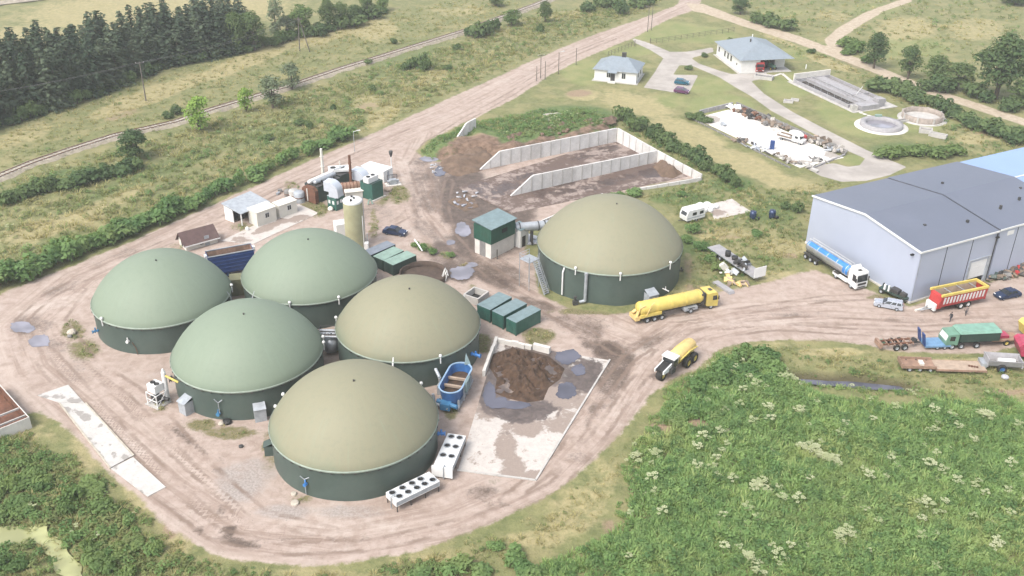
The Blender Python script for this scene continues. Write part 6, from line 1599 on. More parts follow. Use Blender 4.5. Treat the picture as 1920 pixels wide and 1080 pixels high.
# storage yard walls and scrap
panel_wall('yard_wall', (1311, 214), (1373, 200), 1.0, 1.2, 'low concrete wall at the far end of the white storage yard', th=.35, mt='basin_grey')
panel_wall('yard_wall', (1380, 201), (1584, 289), 1.4, 1.0, 'long low concrete wall beside the drive behind scrap heaps', th=.35, mt='concrete_dark')
panel_wall('yard_wall', (1519, 318), (1584, 291), .35, .35, 'very low concrete edge at the near end of the storage yard', th=.35, mt='basin_grey')
panel_wall('yard_wall', (1287, 218), (1482, 316), .3, .3, 'very low concrete edge along the dry grass side of the storage yard', th=.25, mt='concrete_dark')
def scrap(px, py, n, sp, mats, label, seed, hmax=1.0):
    r = random.Random(seed); g = G(px, py); mb = MB()
    for k in range(n):
        mb.M = Matrix.Translation((r.gauss(0, sp), r.gauss(0, sp * .6), r.uniform(0, hmax * .4))) @ Matrix.Rotation(r.uniform(-.7, .7), 4, 'X') @ Matrix.Rotation(r.uniform(-.7, .7), 4, 'Y') @ Matrix.Rotation(r.uniform(0, 6), 4, 'Z')
        if r.random() < .3: mb.cyl((-.8, 0, .2), (.8, 0, .2), r.uniform(.08, .25), n=7, m=r.randrange(len(mats)))
        else: mb.box(-r.uniform(.2, 1), r.uniform(.2, 1), -r.uniform(.1, .6), r.uniform(.1, .6), 0, r.uniform(.1, hmax * .7), r.randrange(len(mats)))
    mb.M = Matrix.Identity(4)
    o = tag(obj('scrap_heap', mb, [M[m_] for m_ in mats], None, (g.x, g.y, .1), R_(-27)), label, 'scrap heap'); o['kind'] = 'stuff'
for i, (px, py, mm) in enumerate(((1385, 212, ['rust', 'wood', 'dark_metal']), (1400, 219, ['rust', 'rust_light', 'dark_metal']), (1420, 228, ['rust', 'concrete_dark', 'dark_metal']), (1440, 237, ['concrete_dark', 'wood', 'rubble']), (1457, 243, ['concrete_dark', 'wood', 'rubble']), (1518, 268, ['rubble', 'wood', 'tan_deck']), (1535, 275, ['rubble', 'wood', 'concrete_dark']), (1555, 285, ['galv', 'rubble', 'concrete_dark']), (1568, 288, ['galv', 'rubble', 'concrete_dark']))):
    scrap(px + 5, py - 3, 20, 1.1, mm, 'heap of %s along the yard wall' % ('rusty scrap', 'brown scrap', 'dark rusty scrap', 'grey rubble', 'dark rubble', 'tan rubble', 'brownish grey rubble', 'metal scrap', 'grey metal scrap')[i], i + 5, 1.4)
scrap(1375, 207, 8, .8, ['cream', 'white'], 'pale drums in the far corner of the storage yard', 33, 1.6)
scrap(1358, 236, 5, .5, ['dark_metal', 'grey_sheet'], 'few dark scraps lying in the middle of the white yard', 34, .5)
scrap(1394, 266, 12, 1.3, ['dark_metal', 'concrete_dark', 'wood'], 'dark scraps along the near edge of the storage yard', 35, .6)
scrap(1425, 281, 14, 1.5, ['car_silver', 'white', 'grey_sheet'], 'pale bluish sheets along the near edge of the storage yard', 36, .7)
scrap(1460, 294, 12, 1.2, ['dark_metal', 'concrete', 'wood'], 'dark boards near the open end of the storage yard', 37, .8)
scrap(1482, 304, 14, 1.0, ['rubble', 'wood', 'concrete'], 'grey rubble in the near corner of the storage yard', 38, .8)
scrap(1508, 312, 14, 1.4, ['concrete', 'rubble', 'concrete_dark'], 'grey rubble at the mouth of the storage yard', 39, .7)
scrap(1535, 302, 12, 1.0, ['concrete', 'concrete_dark'], 'dark slab pieces inside the open end of the yard', 40, .5)
c = G(1447, 280); mb = MB(); mb.box(-.5, .5, -.3, .3, 0, 2.0); tag(obj('cabinet', mb, M['navy'], None, (c.x, c.y, .1), R_(-20)), 'small dark upright cabinet on the near edge of the storage yard', 'cabinet')
# ================================================================ vehicles
_wc = {}
def wheel(t, x, y, r=.5, w_=.3, rim='grey_sheet', name='wheel', z=None):
    k = (round(r, 2), round(w_, 2), rim)
    if k not in _wc:
        mb = MB(); mb.lathe([(r * .55, -w_ / 2), (r * .9, -w_ / 2), (r, -w_ * .35), (r, w_ * .35), (r * .9, w_ / 2), (r * .55, w_ / 2)], 20, axis='Y', close=True, m=0)
        rb = MB(); rb.lathe([(.001, -w_ * .3), (r * .2, -w_ * .42), (r * .5, -w_ * .25), (r * .56, -w_ * .44)], 16, axis='Y'); rb.lathe([(r * .56, w_ * .44), (r * .5, w_ * .25), (r * .2, w_ * .42), (.001, w_ * .3)], 16, axis='Y')
        _wc[k] = (mb.mesh('tyre', M['rubber']), rb.mesh('rim', M[rim]))
    o = put(name, _wc[k][0], t, (x, y, r if z is None else z)); put('rim', _wc[k][1], o)
    return o
def veh(a, b, width, side, z=0.0):
    A, B = G(*a, z), G(*b, z); d = B - A; an = math.atan2(d.y, d.x); L = d.length
    n = Vector((-math.sin(an), math.cos(an), 0)) * side * width / 2
    c = (A + B) / 2 + n
    return (c.x, c.y, 0), an, L
def quadp(mb, pts, m=0, th=.02):                  # thin plate from four points, offset along its normal
    a, b, c, d = [Vector(p) for p in pts]
    n = (b - a).cross(d - a).normalized() * th
    mb.add([a, b, c, d, a + n, b + n, c + n, d + n], [(3, 2, 1, 0), (4, 5, 6, 7), (0, 1, 5, 4), (1, 2, 6, 5), (2, 3, 7, 6), (3, 0, 4, 7)], m)
def car(a, b, side, paint, label, kind='sedan', L=4.5, group=None):
    loc, an, _ = veh(a, b, 1.78, side)
    t = thing('parked_car', label, 'car', loc, an, group)
    W = .88; h0 = .28
    prof = {'sedan': [(-2.2, h0), (2.15, h0), (2.2, .62), (2.05, .78), (.95, .95), (-1.5, .98), (-2.15, .92), (-2.25, .6)],
            'wagon': [(-2.25, h0), (2.2, h0), (2.3, .62), (2.15, .8), (1.0, .97), (-2.2, 1.0), (-2.32, .6)],
            'hatch': [(-1.95, h0), (1.9, h0), (2.0, .6), (1.85, .78), (.9, .95), (-1.9, 1.0), (-2.02, .6)]}[kind]
    mb = MB(); n = len(prof)
    top = lambda z: W * (1.0 if z < .7 else .93)
    vs = [(x, -top(z), z) for x, z in prof] + [(x, top(z), z) for x, z in prof]
    mb.add(vs, [tuple(range(n)), tuple(range(2 * n - 1, n - 1, -1))] + [(i, n + i, n + (i + 1) % n, (i + 1) % n) for i in range(n)])
    obj('body', mb, M[paint], t)
    xf, xr = .98, {'sedan': -1.55, 'wagon': -2.18, 'hatch': -1.85}[kind]
    rf, rr = .25, {'sedan': -1.0, 'wagon': -2.0, 'hatch': -1.5}[kind]
    zb, zt = .955, 1.45
    wb, wt = W * .92, W * .76
    mb = MB(); mb.hexa([(xr, -wb, zb), (xf, -wb, zb), (xf, wb, zb), (xr, wb, zb)], [(rr, -wt, zt - .02), (rf, -wt, zt - .02), (rf, wt, zt - .02), (rr, wt, zt - .02)]); obj('window_band', mb, M['glass'], t)
    mb = MB(); mb.hexa([(rr - .06, -wt - .03, zt - .02), (rf + .06, -wt - .03, zt - .02), (rf + .06, wt + .03, zt - .02), (rr - .06, wt + .03, zt - .02)], [(rr + .08, -wt + .08, zt + .05), (rf - .08, -wt + .08, zt + .05), (rf - .08, wt - .08, zt + .05), (rr + .08, wt - .08, zt + .05)]); obj('car_roof', mb, M[paint], t)
    for s in (-1, 1):
        for q0, q1 in ((0, .05), (.36, .41), (.66, .71), (.95, 1.0)):
            f = lambda q: ((xf + (xr - xf) * q, s * wb, zb), (rf + (rr - rf) * q, s * wt, zt - .02))
            (a0, a1), (b0, b1) = f(q0), f(q1)
            mb = MB(); quadp(mb, [a0, b0, b1, a1] if s > 0 else [b0, a0, a1, b1], 0, .025); obj('pillar', mb, M[paint], t)
    for s in (-1, 1):
        xe = max(p[0] for p in prof)
        mb = MB(); mb.box(xe - .22, xe - .02, s * .62 - .18, s * .62 + .18, .62, .78); obj('headlight', mb, M['white'], t)
        xe = min(p[0] for p in prof)
        mb = MB(); mb.box(xe + .02, xe + .12, s * .68 - .13, s * .68 + .13, .66, .88); obj('tail_light', mb, M['red'], t)
        mb = MB(); mb.box(.75, .92, s * .98 - .1, s * .98 + .1, .95, 1.1); obj('wing_mirror', mb, M['black'], t)
        for x in (1.38, -1.38 if kind != 'hatch' else -1.25): wheel(t, x, s * .77, .32, .22)
    return t
car((1692, 586), (1636, 575), -1, 'car_silver', 'silver estate car in front of the hall corner', 'wagon')
car((1919, 557), (1870, 566), -1, 'car_navy', 'dark blue car at the right edge beside the hall', 'sedan')
car((716, 439), (759, 446), 1, 'car_navy', 'dark blue car standing alone on the yard right of the silo', 'sedan')
car((1262, 158), (1293, 161), 1, 'car_teal', 'teal hatchback on the paved parking, farther from the viewer', 'hatch')
car((1262, 174), (1291, 178), 1, 'car_purple', 'purple car on the paved parking, next to the dry grass', 'hatch')

def cab(t, x0, W, paint, h=3.2, z0=.75, sleeper=True, lng=2.1, deflect=True):
    mb = MB(); y = W / 2
    mb.prism_xz([(x0, z0), (x0 + lng, z0 - .35), (x0 + lng + .06, 1.35), (x0 + lng - .12, h - .25), (x0 + lng - .35, h), (x0, h)], -y, y)
    obj('cab', mb, M[paint], t)
    xf = x0 + lng
    mb = MB(); quadp(mb, [(xf + .03, -y + .12, 1.65), (xf + .03, y - .12, 1.65), (xf - .12, y - .16, h - .5), (xf - .12, -y + .16, h - .5)], 0, .05); obj('windscreen', mb, M['glass'], t)
    mb = MB(); mb.box(xf + .02, xf + .09, -y + .35, y - .35, 1.0, 1.42); mb.box(xf + .0, xf + .08, -y + .3, y - .3, .55, .72); obj('grille', mb, M['black'], t)
    for s in (-1, 1):
        yy = s * (y + .012)
        mb = MB(); mb.prism_xz([(xf - 1.05, 1.65), (xf - .15, 1.65), (xf - .3, h - .55), (xf - 1.05, h - .5)], yy - .012, yy + .012); obj('side_window', mb, M['glass'], t)
        mb = MB(); mb.box(xf - .05, xf + .05, s * (y + .14) - .1, s * (y + .14) + .1, 1.7, 2.4); obj('wing_mirror', mb, M['black'], t)
        mb = MB(); mb.box(xf - .06, xf + .08, s * (y - .3) - .2, s * (y - .3) + .2, .62, .85); obj('headlight', mb, M['white'], t)
    mb = MB(); mb.box(xf - 1.2, xf - .65, -.35, .35, h + .002, h + .08); obj('roof_hatch', mb, M['dark_metal'], t)
    if deflect:
        mb = MB(); mb.hexa([(x0 + .05, -y + .15, h + .002), (x0 + .75, -y + .3, h + .002), (x0 + .75, y - .3, h + .002), (x0 + .05, y - .15, h + .002)], [(x0 + .05, -y + .2, h + .55), (x0 + .2, -y + .35, h + .5), (x0 + .2, y - .35, h + .5), (x0 + .05, y - .2, h + .55)]); obj('wind_deflector', mb, M[paint], t)
def tanker(a, b, side, L, tank_m, cab_m, label, style):
    loc, an, l_ = veh(a, b, 2.5, side)
    t = thing('tanker_truck', label, 'tanker truck', loc, an)
    F = L / 2                                     # front of the cab
    cab(t, F - 2.15, 2.45, cab_m, 3.35 if style == 'silver' else 3.0, deflect=style == 'silver')
    mb = MB(); mb.box(F - 6.2, F - 1.2, -.45, .45, .62, .95); mb.box(-F + .6, F - 4.4, -.5, .5, .95, 1.2); obj('chassis', mb, M['dark_metal'], t)
    r = 1.12; x0, x1 = -F + 1.0, F - 2.85; zc = 2.25
    mb = MB(); mb.lathe([(.001, x0 - .35), (r * .6, x0 - .28), (r * .93, x0 - .08), (r, x0 + .1), (r, x1 - .1), (r * .93, x1 + .08), (r * .6, x1 + .28), (.001, x1 + .35)], 32, (0, 0, zc), axis='X'); obj('tank', mb, M[tank_m], t)
    for k in range(5):
        mb = MB(); x = x0 + .4 + k * (x1 - x0 - .8) / 4; mb.lathe([(r + .005, x - .06), (r + .05, x - .05), (r + .05, x + .05), (r + .005, x + .06)], 32, (0, 0, zc), axis='X'); obj('band', mb, M[tank_m], t)
    if style == 'silver':
        mb = MB()
        for s in (1,):
            mb.lathe([(r + .02, x0 + .1), (r + .02, x1 - .1)], 10, (0, 0, zc), axis='X', a0=R_(108), a1=R_(150))
        mb.box(x1 - 1.6, x1 + .3, -1.0, 1.0, zc + .55, zc + 1.1) if False else None
        obj('blue_stripe', mb, M['bright_blue'], t)
        mb = MB(); mb.lathe([(r + .03, x1 - 1.1), (r + .03, x1 + .02), (r * .95, x1 + .12)], 14, (0, 0, zc), axis='X', a0=R_(100), a1=R_(205)); obj('blue_front_panel', mb, M['bright_blue'], t)
        mb = MB()
        for y in (-.35, .35):
            mb.tube([(x0, y, zc + r + .35), (x1, y, zc + r + .35)], .03, 5)
            for k in range(8): mb.cyl((x0 + k * (x1 - x0) / 7, y, zc + r - .1), (x0 + k * (x1 - x0) / 7, y, zc + r + .36), .025, n=5)
        obj('walkway_rail', mb, M['white'], t)
        mb = MB(); mb.box(x0 + .1, x1 - .1, -.33, .33, zc + r + .0, zc + r + .05); obj('walkway', mb, M['galv'], t)
        ax = [-F + 1.4, -F + 2.75, -F + 4.1]
        mb = MB()
        for s in (-1, 1): mb.box(F - 5.9, F - 2.3, s * 1.0 - .22, s * 1.0 + .22, .6, 1.1)
        obj('side_skirt', mb, M['white'], t)
    else:
        mb = MB(); mb.cyl((x0 - .4, .2, zc - .3), (x0 - 1.1, .2, zc - .6), .28, n=10); mb.cyl((x0 - .5, -.6, zc), (x0 - .9, -.9, 1.0), .18, n=8); mb.box(x0 - 1.1, x0 - .3, -1.1, 1.0, .7, 1.4); obj('pump_gear', mb, M['pale_yellow'], t)
        mb = MB(); mb.box(x0 - .3, x0 + 3.6, -1.22, -.9, 1.05, 1.6); mb.box(x0 - .3, x0 + 3.6, .9, 1.22, 1.05, 1.6); obj('side_locker', mb, M['yellow'], t)
        mb = MB(); mb.tube([(x0 + .8, -1.2, 1.4), (x0 + 1.5, -1.3, 3.2), (x0 + 2.1, -1.2, 3.6)], .1, 6); mb.tube([(x0 + .6, -.9, 3.1), (x0 - .3, -.9, 2.8), (x0 - .8, -.9, 1.2)], .12, 6); obj('suction_pipe', mb, M['pale_yellow'], t)
        mb = MB(); mb.box(F - 3.1, F - 2.3, -1.0, .9, 1.0, 3.0); mb.cyl((F - 2.7, -1.05, 1.0), (F - 2.7, -1.05, 3.3), .12, n=8); obj('engine_intake', mb, M['dark_metal'], t)
        mb = MB(); mb.box(x1 - 3.4, x1 - 1.0, -1.2, 1.2, .6, 1.15); obj('tool_box', mb, M['grey_sheet'], t)
        ax = [-F + 2.0, -F + 3.35, -F + 4.7]
    for x in ax:
        for s in (-1, 1): wheel(t, x, s * 1.05, .5, .38)
    for x in (F - 5.1, F - 1.25):
        for s in (-1, 1): wheel(t, x, s * 1.03, .5, .36)
    mb = MB()
    for s in (-1, 1): mb.box(F - 5.75, F - 4.45, s * 1.03 - .25, s * 1.03 + .25, 1.05, 1.12); mb.box(ax[0] - .6, ax[2] + .6, s * 1.05 - .24, s * 1.05 + .24, 1.06, 1.12)
    obj('mudguards', mb, M['dark_metal'], t)['kind'] = 'stuff'
    return t
tanker((1192, 611), (1346, 577), 1, 15.2, 'yellow', 'yellow', 'yellow tanker truck parked beside the largest domed tank', 'yellow')
tanker((1499, 479), (1603, 547), 1, 14.6, 'silver', 'white', 'white cab tanker truck with silver tank and blue stripe along the hall gable', 'silver')

# slurry spreader with one big front wheel
A, B = G(1294, 668), G(1233, 716); d = B - A; an = math.atan2(d.y, d.x); L = max(7.2, d.length); c = (A + B) / 2
t = thing('slurry_spreader', 'yellow and white self propelled slurry spreader with one wide front wheel', 'spreader', (c.x, c.y, 0), an)
F = L / 2
wheel(t, F - .8, 0, .82, 1.0, 'yellow', 'front_wheel')
for s in (-1, 1):
    wheel(t, -F + 1.1, s * 1.15, .85, .75, 'yellow', 'rear_wheel'); wheel(t, -F + 2.9, s * 1.15, .85, .75, 'yellow', 'rear_wheel')
mb = MB(); mb.lathe([(.001, -F - .2), (.7, -F - .1), (.98, -F + .25), (.98, F - 4.2), (.7, F - 3.9), (.001, F - 3.8)], 26, (0, 0, 2.35), axis='X'); obj('tank', mb, M['pale_yellow'], t)
mb = MB(); mb.box(-F, F - 1.6, -.5, .5, 1.0, 1.45); obj('chassis', mb, M['yellow'], t)
mb = MB(); mb.hexa([(F - 3.7, -1.0, 1.45), (F - 2.3, -1.0, 1.45), (F - 2.3, 1.0, 1.45), (F - 3.7, 1.0, 1.45)], [(F - 3.7, -.95, 2.9), (F - 2.6, -.95, 2.9), (F - 2.6, .95, 2.9), (F - 3.7, .95, 2.9)]); obj('cab_glass', mb, M['glass'], t)
mb = MB(); mb.box(F - 3.85, F - 2.35, -1.1, 1.1, 2.903, 3.1); obj('cab_roof', mb, M['white'], t)
for y in (-.98, .9):
    for x0, x1 in ((F - 3.72, F - 3.72), (F - 2.28, F - 2.58)):
        mb = MB(); mb.hexa([(x0, y, 1.45), (x0 + .09, y, 1.45), (x0 + .09, y + .08, 1.45), (x0, y + .08, 1.45)], [(x1, y, 2.9), (x1 + .09, y, 2.9), (x1 + .09, y + .08, 2.9), (x1, y + .08, 2.9)]); obj('cab_pillar', mb, M['white'], t)
mb = MB(); mb.prism_xz([(F - 2.25, 1.2), (F - .3, 1.5), (F - .3, 1.85), (F - 2.25, 2.25)], -.62, .62); obj('bonnet', mb, M['black'], t)
for s in (-1, 1):
    mb = MB(); mb.prism_xz([(F - 2.3, 1.25), (F - .1, 1.45), (F - .1, 1.95), (F - 2.3, 2.35)], s * .72 - .09, s * .72 + .09); obj('bonnet_side', mb, M['white'], t)
mb = MB(); mb.box(-F + .2, F - 4.2, -1.25, -.85, 1.5, 2.0); mb.box(F - 3.6, F - 1.8, -1.2, -.7, .7, 1.4); obj('side_tank', mb, M['tan_deck'], t)
mb = MB(); mb.cyl((F - 2.1, 1.1, 1.3), (F - 2.1, 1.1, 3.0), .14, n=8); mb.box(F - 2.6, F - 1.6, .8, 1.3, 1.0, 1.8); obj('exhaust', mb, M['dark_metal'], t)
mb = MB(); mb.tube([(-F, 1.0, 2.2), (-F + 2.5, 1.15, 2.6), (F - 4, 1.1, 2.2)], .12, 6); mb.tube([(-F, -1.0, 2.6), (-F + 2.5, -1.2, 2.4), (F - 4, -1.2, 1.8)], .12, 6); obj('hose', mb, M['yellow'], t)

# red and yellow forage trailer
loc, an, L = veh((1846, 570), (1756, 589), 2.5, -1)
t = thing('forage_trailer', 'red forage trailer with yellow top rim and white slatted sides', 'trailer', loc, an)
L = 9.6; x0, x1 = -L / 2, L / 2
zb, zt = 1.15, 3.15
for s in (-1, 1):
    mb = MB(); mb.hexa([(x0, s * 1.1 - .05, zb), (x1 - .6, s * 1.1 - .05, zb), (x1 - .6, s * 1.1 + .05, zb), (x0, s * 1.1 + .05, zb)], [(x0, s * 1.3 - .05, zt), (x1, s * 1.3 - .05, zt), (x1, s * 1.3 + .05, zt), (x0, s * 1.3 + .05, zt)]); obj('side_wall', mb, M['red'], t)
    n = 13; sl = None
    for k in range(n):
        x = x0 + .7 + k * (L - 1.6) / (n - 1)
        mb = MB(); y0, y1 = s * 1.18, s * 1.345
        vs = [(x - .17, y0, zb + .45), (x + .17, y0, zb + .45), (x + .25, y1, zt - .25), (x - .09, y1, zt - .25)]
        quadp(mb, vs if s < 0 else vs[::-1], 0, .04); obj('slat', mb, M['white'], t)
    mb = MB(); mb.box(x0, x1, s * 1.32 - .18, s * 1.32 + .12, zt + .003, zt + .4); obj('top_rim', mb, M['yellow'], t)
mb = MB(); mb.box(x0, x0 + .3, -1.14, 1.14, zt + .003, zt + .4); obj('top_rim', mb, M['yellow'], t)
mb = MB(); mb.box(x0 - .05, x0 + .08, -1.2, 1.2, zb - .2, zt); obj('tailgate', mb, M['red'], t)
mb = MB(); mb.hexa([(x1 - .6, -1.1, zb - .3), (x1 + .3, -1.1, zb - .3), (x1 + .3, 1.1, zb - .3), (x1 - .6, 1.1, zb - .3)], [(x1 - .6, -1.25, zt), (x1 - .2, -1.25, zt - .2), (x1 - .2, 1.25, zt - .2), (x1 - .6, 1.25, zt)]); obj('front_wall', mb, M['red'], t)
mb = MB(); mb.box(x1 + .3, x1 + .7, -1.0, 1.0, .5, 1.7); obj('pickup_drum', mb, M['white'], t)
mb = MB(); mb.box(x0, x1, -.9, .9, zb - .25, zb - .003); obj('chassis', mb, M['red'], t)
mb = MB(); mb.box(x0 + .1, x1 - .6, -1.02, 1.02, zb + .003, zb + .25); obj('load_floor', mb, M['wood'], t)
for s in (-1, 1):
    mb = MB(); mb.hexa([(x0 + .1, s * 1.03 - .01, zb + .25), (x1 - .62, s * 1.03 - .01, zb + .25), (x1 - .62, s * 1.03 + .01, zb + .25), (x0 + .1, s * 1.03 + .01, zb + .25)], [(x0 + .1, s * 1.22 - .01, zt), (x1 - .62, s * 1.22 - .01, zt), (x1 - .62, s * 1.22 + .01, zt), (x0 + .1, s * 1.22 + .01, zt)]); obj('inner_lining', mb, M['tan_deck'], t)
for k in range(3):
    mb = MB(); x = x0 + 1.8 + k * 2.6; mb.box(x - .05, x + .05, -1.24, 1.24, zt - .05, zt + .05); obj('cross_bar', mb, M['galv'], t)
mb = MB(); mb.tube([(x1 + .2, -.6, .9), (x1 + 2.6, 0, .55)], .1, 6); mb.tube([(x1 + .2, .6, .9), (x1 + 2.6, 0, .55)], .1, 6); split(obj('drawbar', mb, M['galv'], t), 'drawbar')
for x in (-.6, .9):
    for s in (-1, 1): wheel(t, x - .8, s * 1.0, .62, .5, 'white')
# flatbed trailer with junk
loc, an, L = veh((1327, 463), (1413, 520), 2.5, 1, 1.2)
t = thing('flatbed_trailer', 'long grey flatbed trailer with white headboard on rough grass', 'trailer', loc, an)
mb = MB()
n = 8
for k in range(n):
    y = -1.25 + (k + .5) * 2.5 / n
    m2_ = MB(); m2_.box(-L / 2, L / 2, y - 2.5 / n / 2 + .012, y + 2.5 / n / 2 - .012, 1.1, 1.2); obj('deck_board', m2_, M['concrete'] if False else M['basin_grey'], t)
mb = MB(); mb.box(-L / 2, L / 2, -.5, -.3, .75, 1.098); mb.box(-L / 2, L / 2, .3, .5, .75, 1.098)
mb.box(-L / 2, L / 2, -1.3, -1.252, 1.02, 1.22); mb.box(-L / 2, L / 2, 1.252, 1.3, 1.02, 1.22); obj('frame', mb, M['galv'], t)
mb = MB(); mb.box(L / 2 + .002, L / 2 + .1, -1.25, 1.25, 1.0, 2.9); obj('headboard', mb, M['white'], t)
for x in (-L / 2 + 2.2, -L / 2 + 3.5):
    for s in (-1, 1): wheel(t, x, s * 1.0, .48, .35)
mb = MB(); mb.box(L * .25, L * .27, -.9, -.7, 0, .8); mb.box(L * .25, L * .27, .7, .9, 0, .8); obj('landing_leg', mb, M['dark_metal'], t)
for px, py, r, h, lab in ((1364.5, 480, .5, 1.0, 'black drum standing on the flatbed trailer, farther from its headboard'), (1377.5, 486, .55, .55, 'black low drum on the flatbed trailer beside the taller drum')):
    g = G(px, py, 1.2); t = thing('drum', lab, 'drum', (g.x, g.y, 1.2)); mb = MB(); mb.lathe([(.001, 0), (r, 0), (r, h), (r * .8, h + .03), (.001, h)], 16); obj('shell', mb, M['black'], t); mb = MB(); mb.lathe([(r, h * .5), (r + .05, h * .5 + .05), (r, h * .5 + .1)], 16); obj('hoop', mb, M['dark_metal'], t)
def junk(px, py, z, n, sp, mats, label, seed, h=.8, ang=0, cat='scrap heap', name='scrap_heap'):
    scrap(px, py, n, sp, mats, label, seed, h); o = COL.objects[-1]; g = G(px, py, z); o.location = (g.x, g.y, z + .03); o.rotation_euler = (0, 0, R_(ang)); o['category'] = cat; o.name = name
junk(1398, 499, 1.2, 14, 1.0, ['black', 'dark_metal', 'galv'], 'black and grey metal parts lying on the flatbed trailer by its headboard', 61, .9, -35)
junk(1362, 516, 0, 8, .7, ['white', 'cream', 'galv'], 'white angular scrap left of the flatbed trailer', 62, 1.4, 20)
junk(1384, 532, 0, 18, 1.1, ['wood', 'pale_yellow', 'tan_deck'], 'yellowish broken pallets near the yellow cab', 63, .5, -25, 'pallets', 'broken_pallets')
c = G(1356, 540); mb = MB(); mb.prism_xz([(-2.4, 0), (2.4, 0), (2.2, .45), (-2.2, .3)], -.55, .55); tag(obj('grey_ramp', mb, M['basin_grey'], None, (c.x, c.y, 0), R_(-62)), 'long grey metal ramp lying behind the yellow truck cab', 'ramp')
# caravan and bags
loc, an, L = veh((1287, 420), (1321, 411), 2.2, 1)
t = thing('caravan', 'white caravan standing on grass right of the largest tank', 'caravan', loc, an)
L = 4.6
mb = MB(); mb.prism_xz([(-L / 2 + .1, .5), (L / 2 - .1, .5), (L / 2, 1.3), (L / 2 - .35, 2.55), (-L / 2 + .45, 2.6), (-L / 2, 1.4)], -1.1, 1.1); obj('body', mb, M['white'], t)
for x, w_ in ((1.3, .9), (-.4, 1.0)):
    mb = MB(); mb.box(x - w_ / 2, x + w_ / 2, -1.13, -1.102, 1.45, 2.05); obj('window', mb, M['glass'], t)
mb = MB(); quadp(mb, [(-L / 2 + .03, .8, 1.5), (-L / 2 + .03, -.8, 1.5), (-L / 2 + .3, -.75, 2.2), (-L / 2 + .3, .75, 2.2)], 0, .03); obj('front_window', mb, M['glass'], t)
mb = MB(); mb.box(-L / 2 + .1, L / 2 - .1, -1.125, -1.102, .95, 1.1); obj('stripe', mb, M['grey_sheet'], t)
mb = MB(); mb.tube([(-L / 2 + .2, -.5, .5), (-L / 2 - 1.1, 0, .5)], .06, 6); mb.tube([(-L / 2 + .2, .5, .5), (-L / 2 - 1.1, 0, .5)], .06, 6); split(obj('drawbar', mb, M['dark_metal'], t), 'drawbar')
for s in (-1, 1): wheel(t, .2, s * .95, .33, .22)
for i, (px, py, r) in enumerate(((1312, 391, 1.0), (1326, 389, .95), (1320, 397, .9), (1334, 391, .8), (1341, 390, .7), (1331, 397, .6))):
    boulder(px, py, r, 'white bulk bag in the pile behind the caravan, ' + ('leftmost', 'biggest in the middle', 'lowest beside the caravan', 'right of the middle', 'rightmost', 'smallest in front')[i], 'white', 'bag', 'bulk_bag', 40 + i, .85); COL.objects[-1]['group'] = 'white bulk bags behind the caravan'
for px, py, lab in ((1411, 411, 'dark blue barrel at the right corner of the pale caravan slab'), (1447, 409, 'dark blue barrel leaning in the grass, right of the slab')):
    g = G(px, py); t = thing('barrel', lab, 'barrel', (g.x, g.y, 0)); mb = MB(); mb.lathe([(.001, 0), (.6, 0), (.66, .6), (.66, 1.1), (.6, 1.7), (.001, 1.72)], 16); obj('shell', mb, M['car_navy'], t); mb = MB(); mb.cbox((.8, -.2, 0), .9, .5, .5, .5); obj('lid', mb, M['black'], t)
# green tipper, blue ramps trailer, red chassis, low bed, grey spreader
loc, an, L = veh((1872, 652), (1768, 657), 2.5, -1)
t = thing('green_truck', 'old green tipper truck with pale green cover facing left', 'truck', loc, an)
L = 8.6; F = L / 2
mb = MB(); mb.prism_xz([(F - 2.0, .8), (F - .1, .7), (F, 1.4), (F - .35, 2.6), (F - 2.0, 2.7)], -1.2, 1.2); obj('cab', mb, M['green_truck'], t)
mb = MB(); quadp(mb, [(F - .05, -1.0, 1.6), (F - .05, 1.0, 1.6), (F - .3, .95, 2.4), (F - .3, -.95, 2.4)], 0, .05); obj('windscreen', mb, M['white'], t)
for s in (-1, 1): mb = MB(); mb.box(F - 1.4, F - .6, s * 1.21 - .01, s * 1.21 + .01, 1.6, 2.35); obj('side_window', mb, M['glass'], t)
mb = MB(); mb.box(-F, F - 2.2, -1.25, 1.25, 1.3, 2.75); obj('tipper_body', mb, M['dark_green'], t)
mb = MB(); mb.hexa([(-F - .1, -1.35, 2.753), (F - 2.0, -1.35, 2.753), (F - 2.0, 1.35, 2.753), (-F - .1, 1.35, 2.753)], [(-F + .1, -1.1, 3.15), (F - 2.2, -1.1, 3.15), (F - 2.2, 1.1, 3.15), (-F + .1, 1.1, 3.15)]); obj('cover', mb, mat('mint', (.20, .37, .29), .5, dirt=.3), t)
for k in range(5): mb = MB(); x = -F + .5 + k * 1.5; mb.box(x - .08, x + .08, -1.33, -1.252, 1.3, 2.74); obj('rib', mb, M['green_truck'], t)
mb = MB(); mb.box(-F, F - .6, -.5, .5, .7, 1.28); obj('chassis', mb, M['dark_metal'], t)
mb = MB(); mb.box(-F + .4, F - 5.0, -1.25, -1.0, .6, .75); obj('side_guard', mb, M['galv'], t)
for x in (F - 1.2, F - 2.7, -F + 3.4): 
    for s in (-1, 1): wheel(t, x, s * 1.0, .52, .4)
loc, an, L = veh((1768, 657), (1738, 658), 2.5, -1)
t = thing('ramp_trailer', 'blue low trailer end with two raised ramps left of the green truck', 'trailer', loc, an)
mb = MB(); mb.box(-2.4, 1.6, -1.2, 1.2, .55, .85); obj('deck', mb, M['bright_blue'] if False else mat('ramp_blue', (.16, .30, .48), .6, dirt=.3), t)
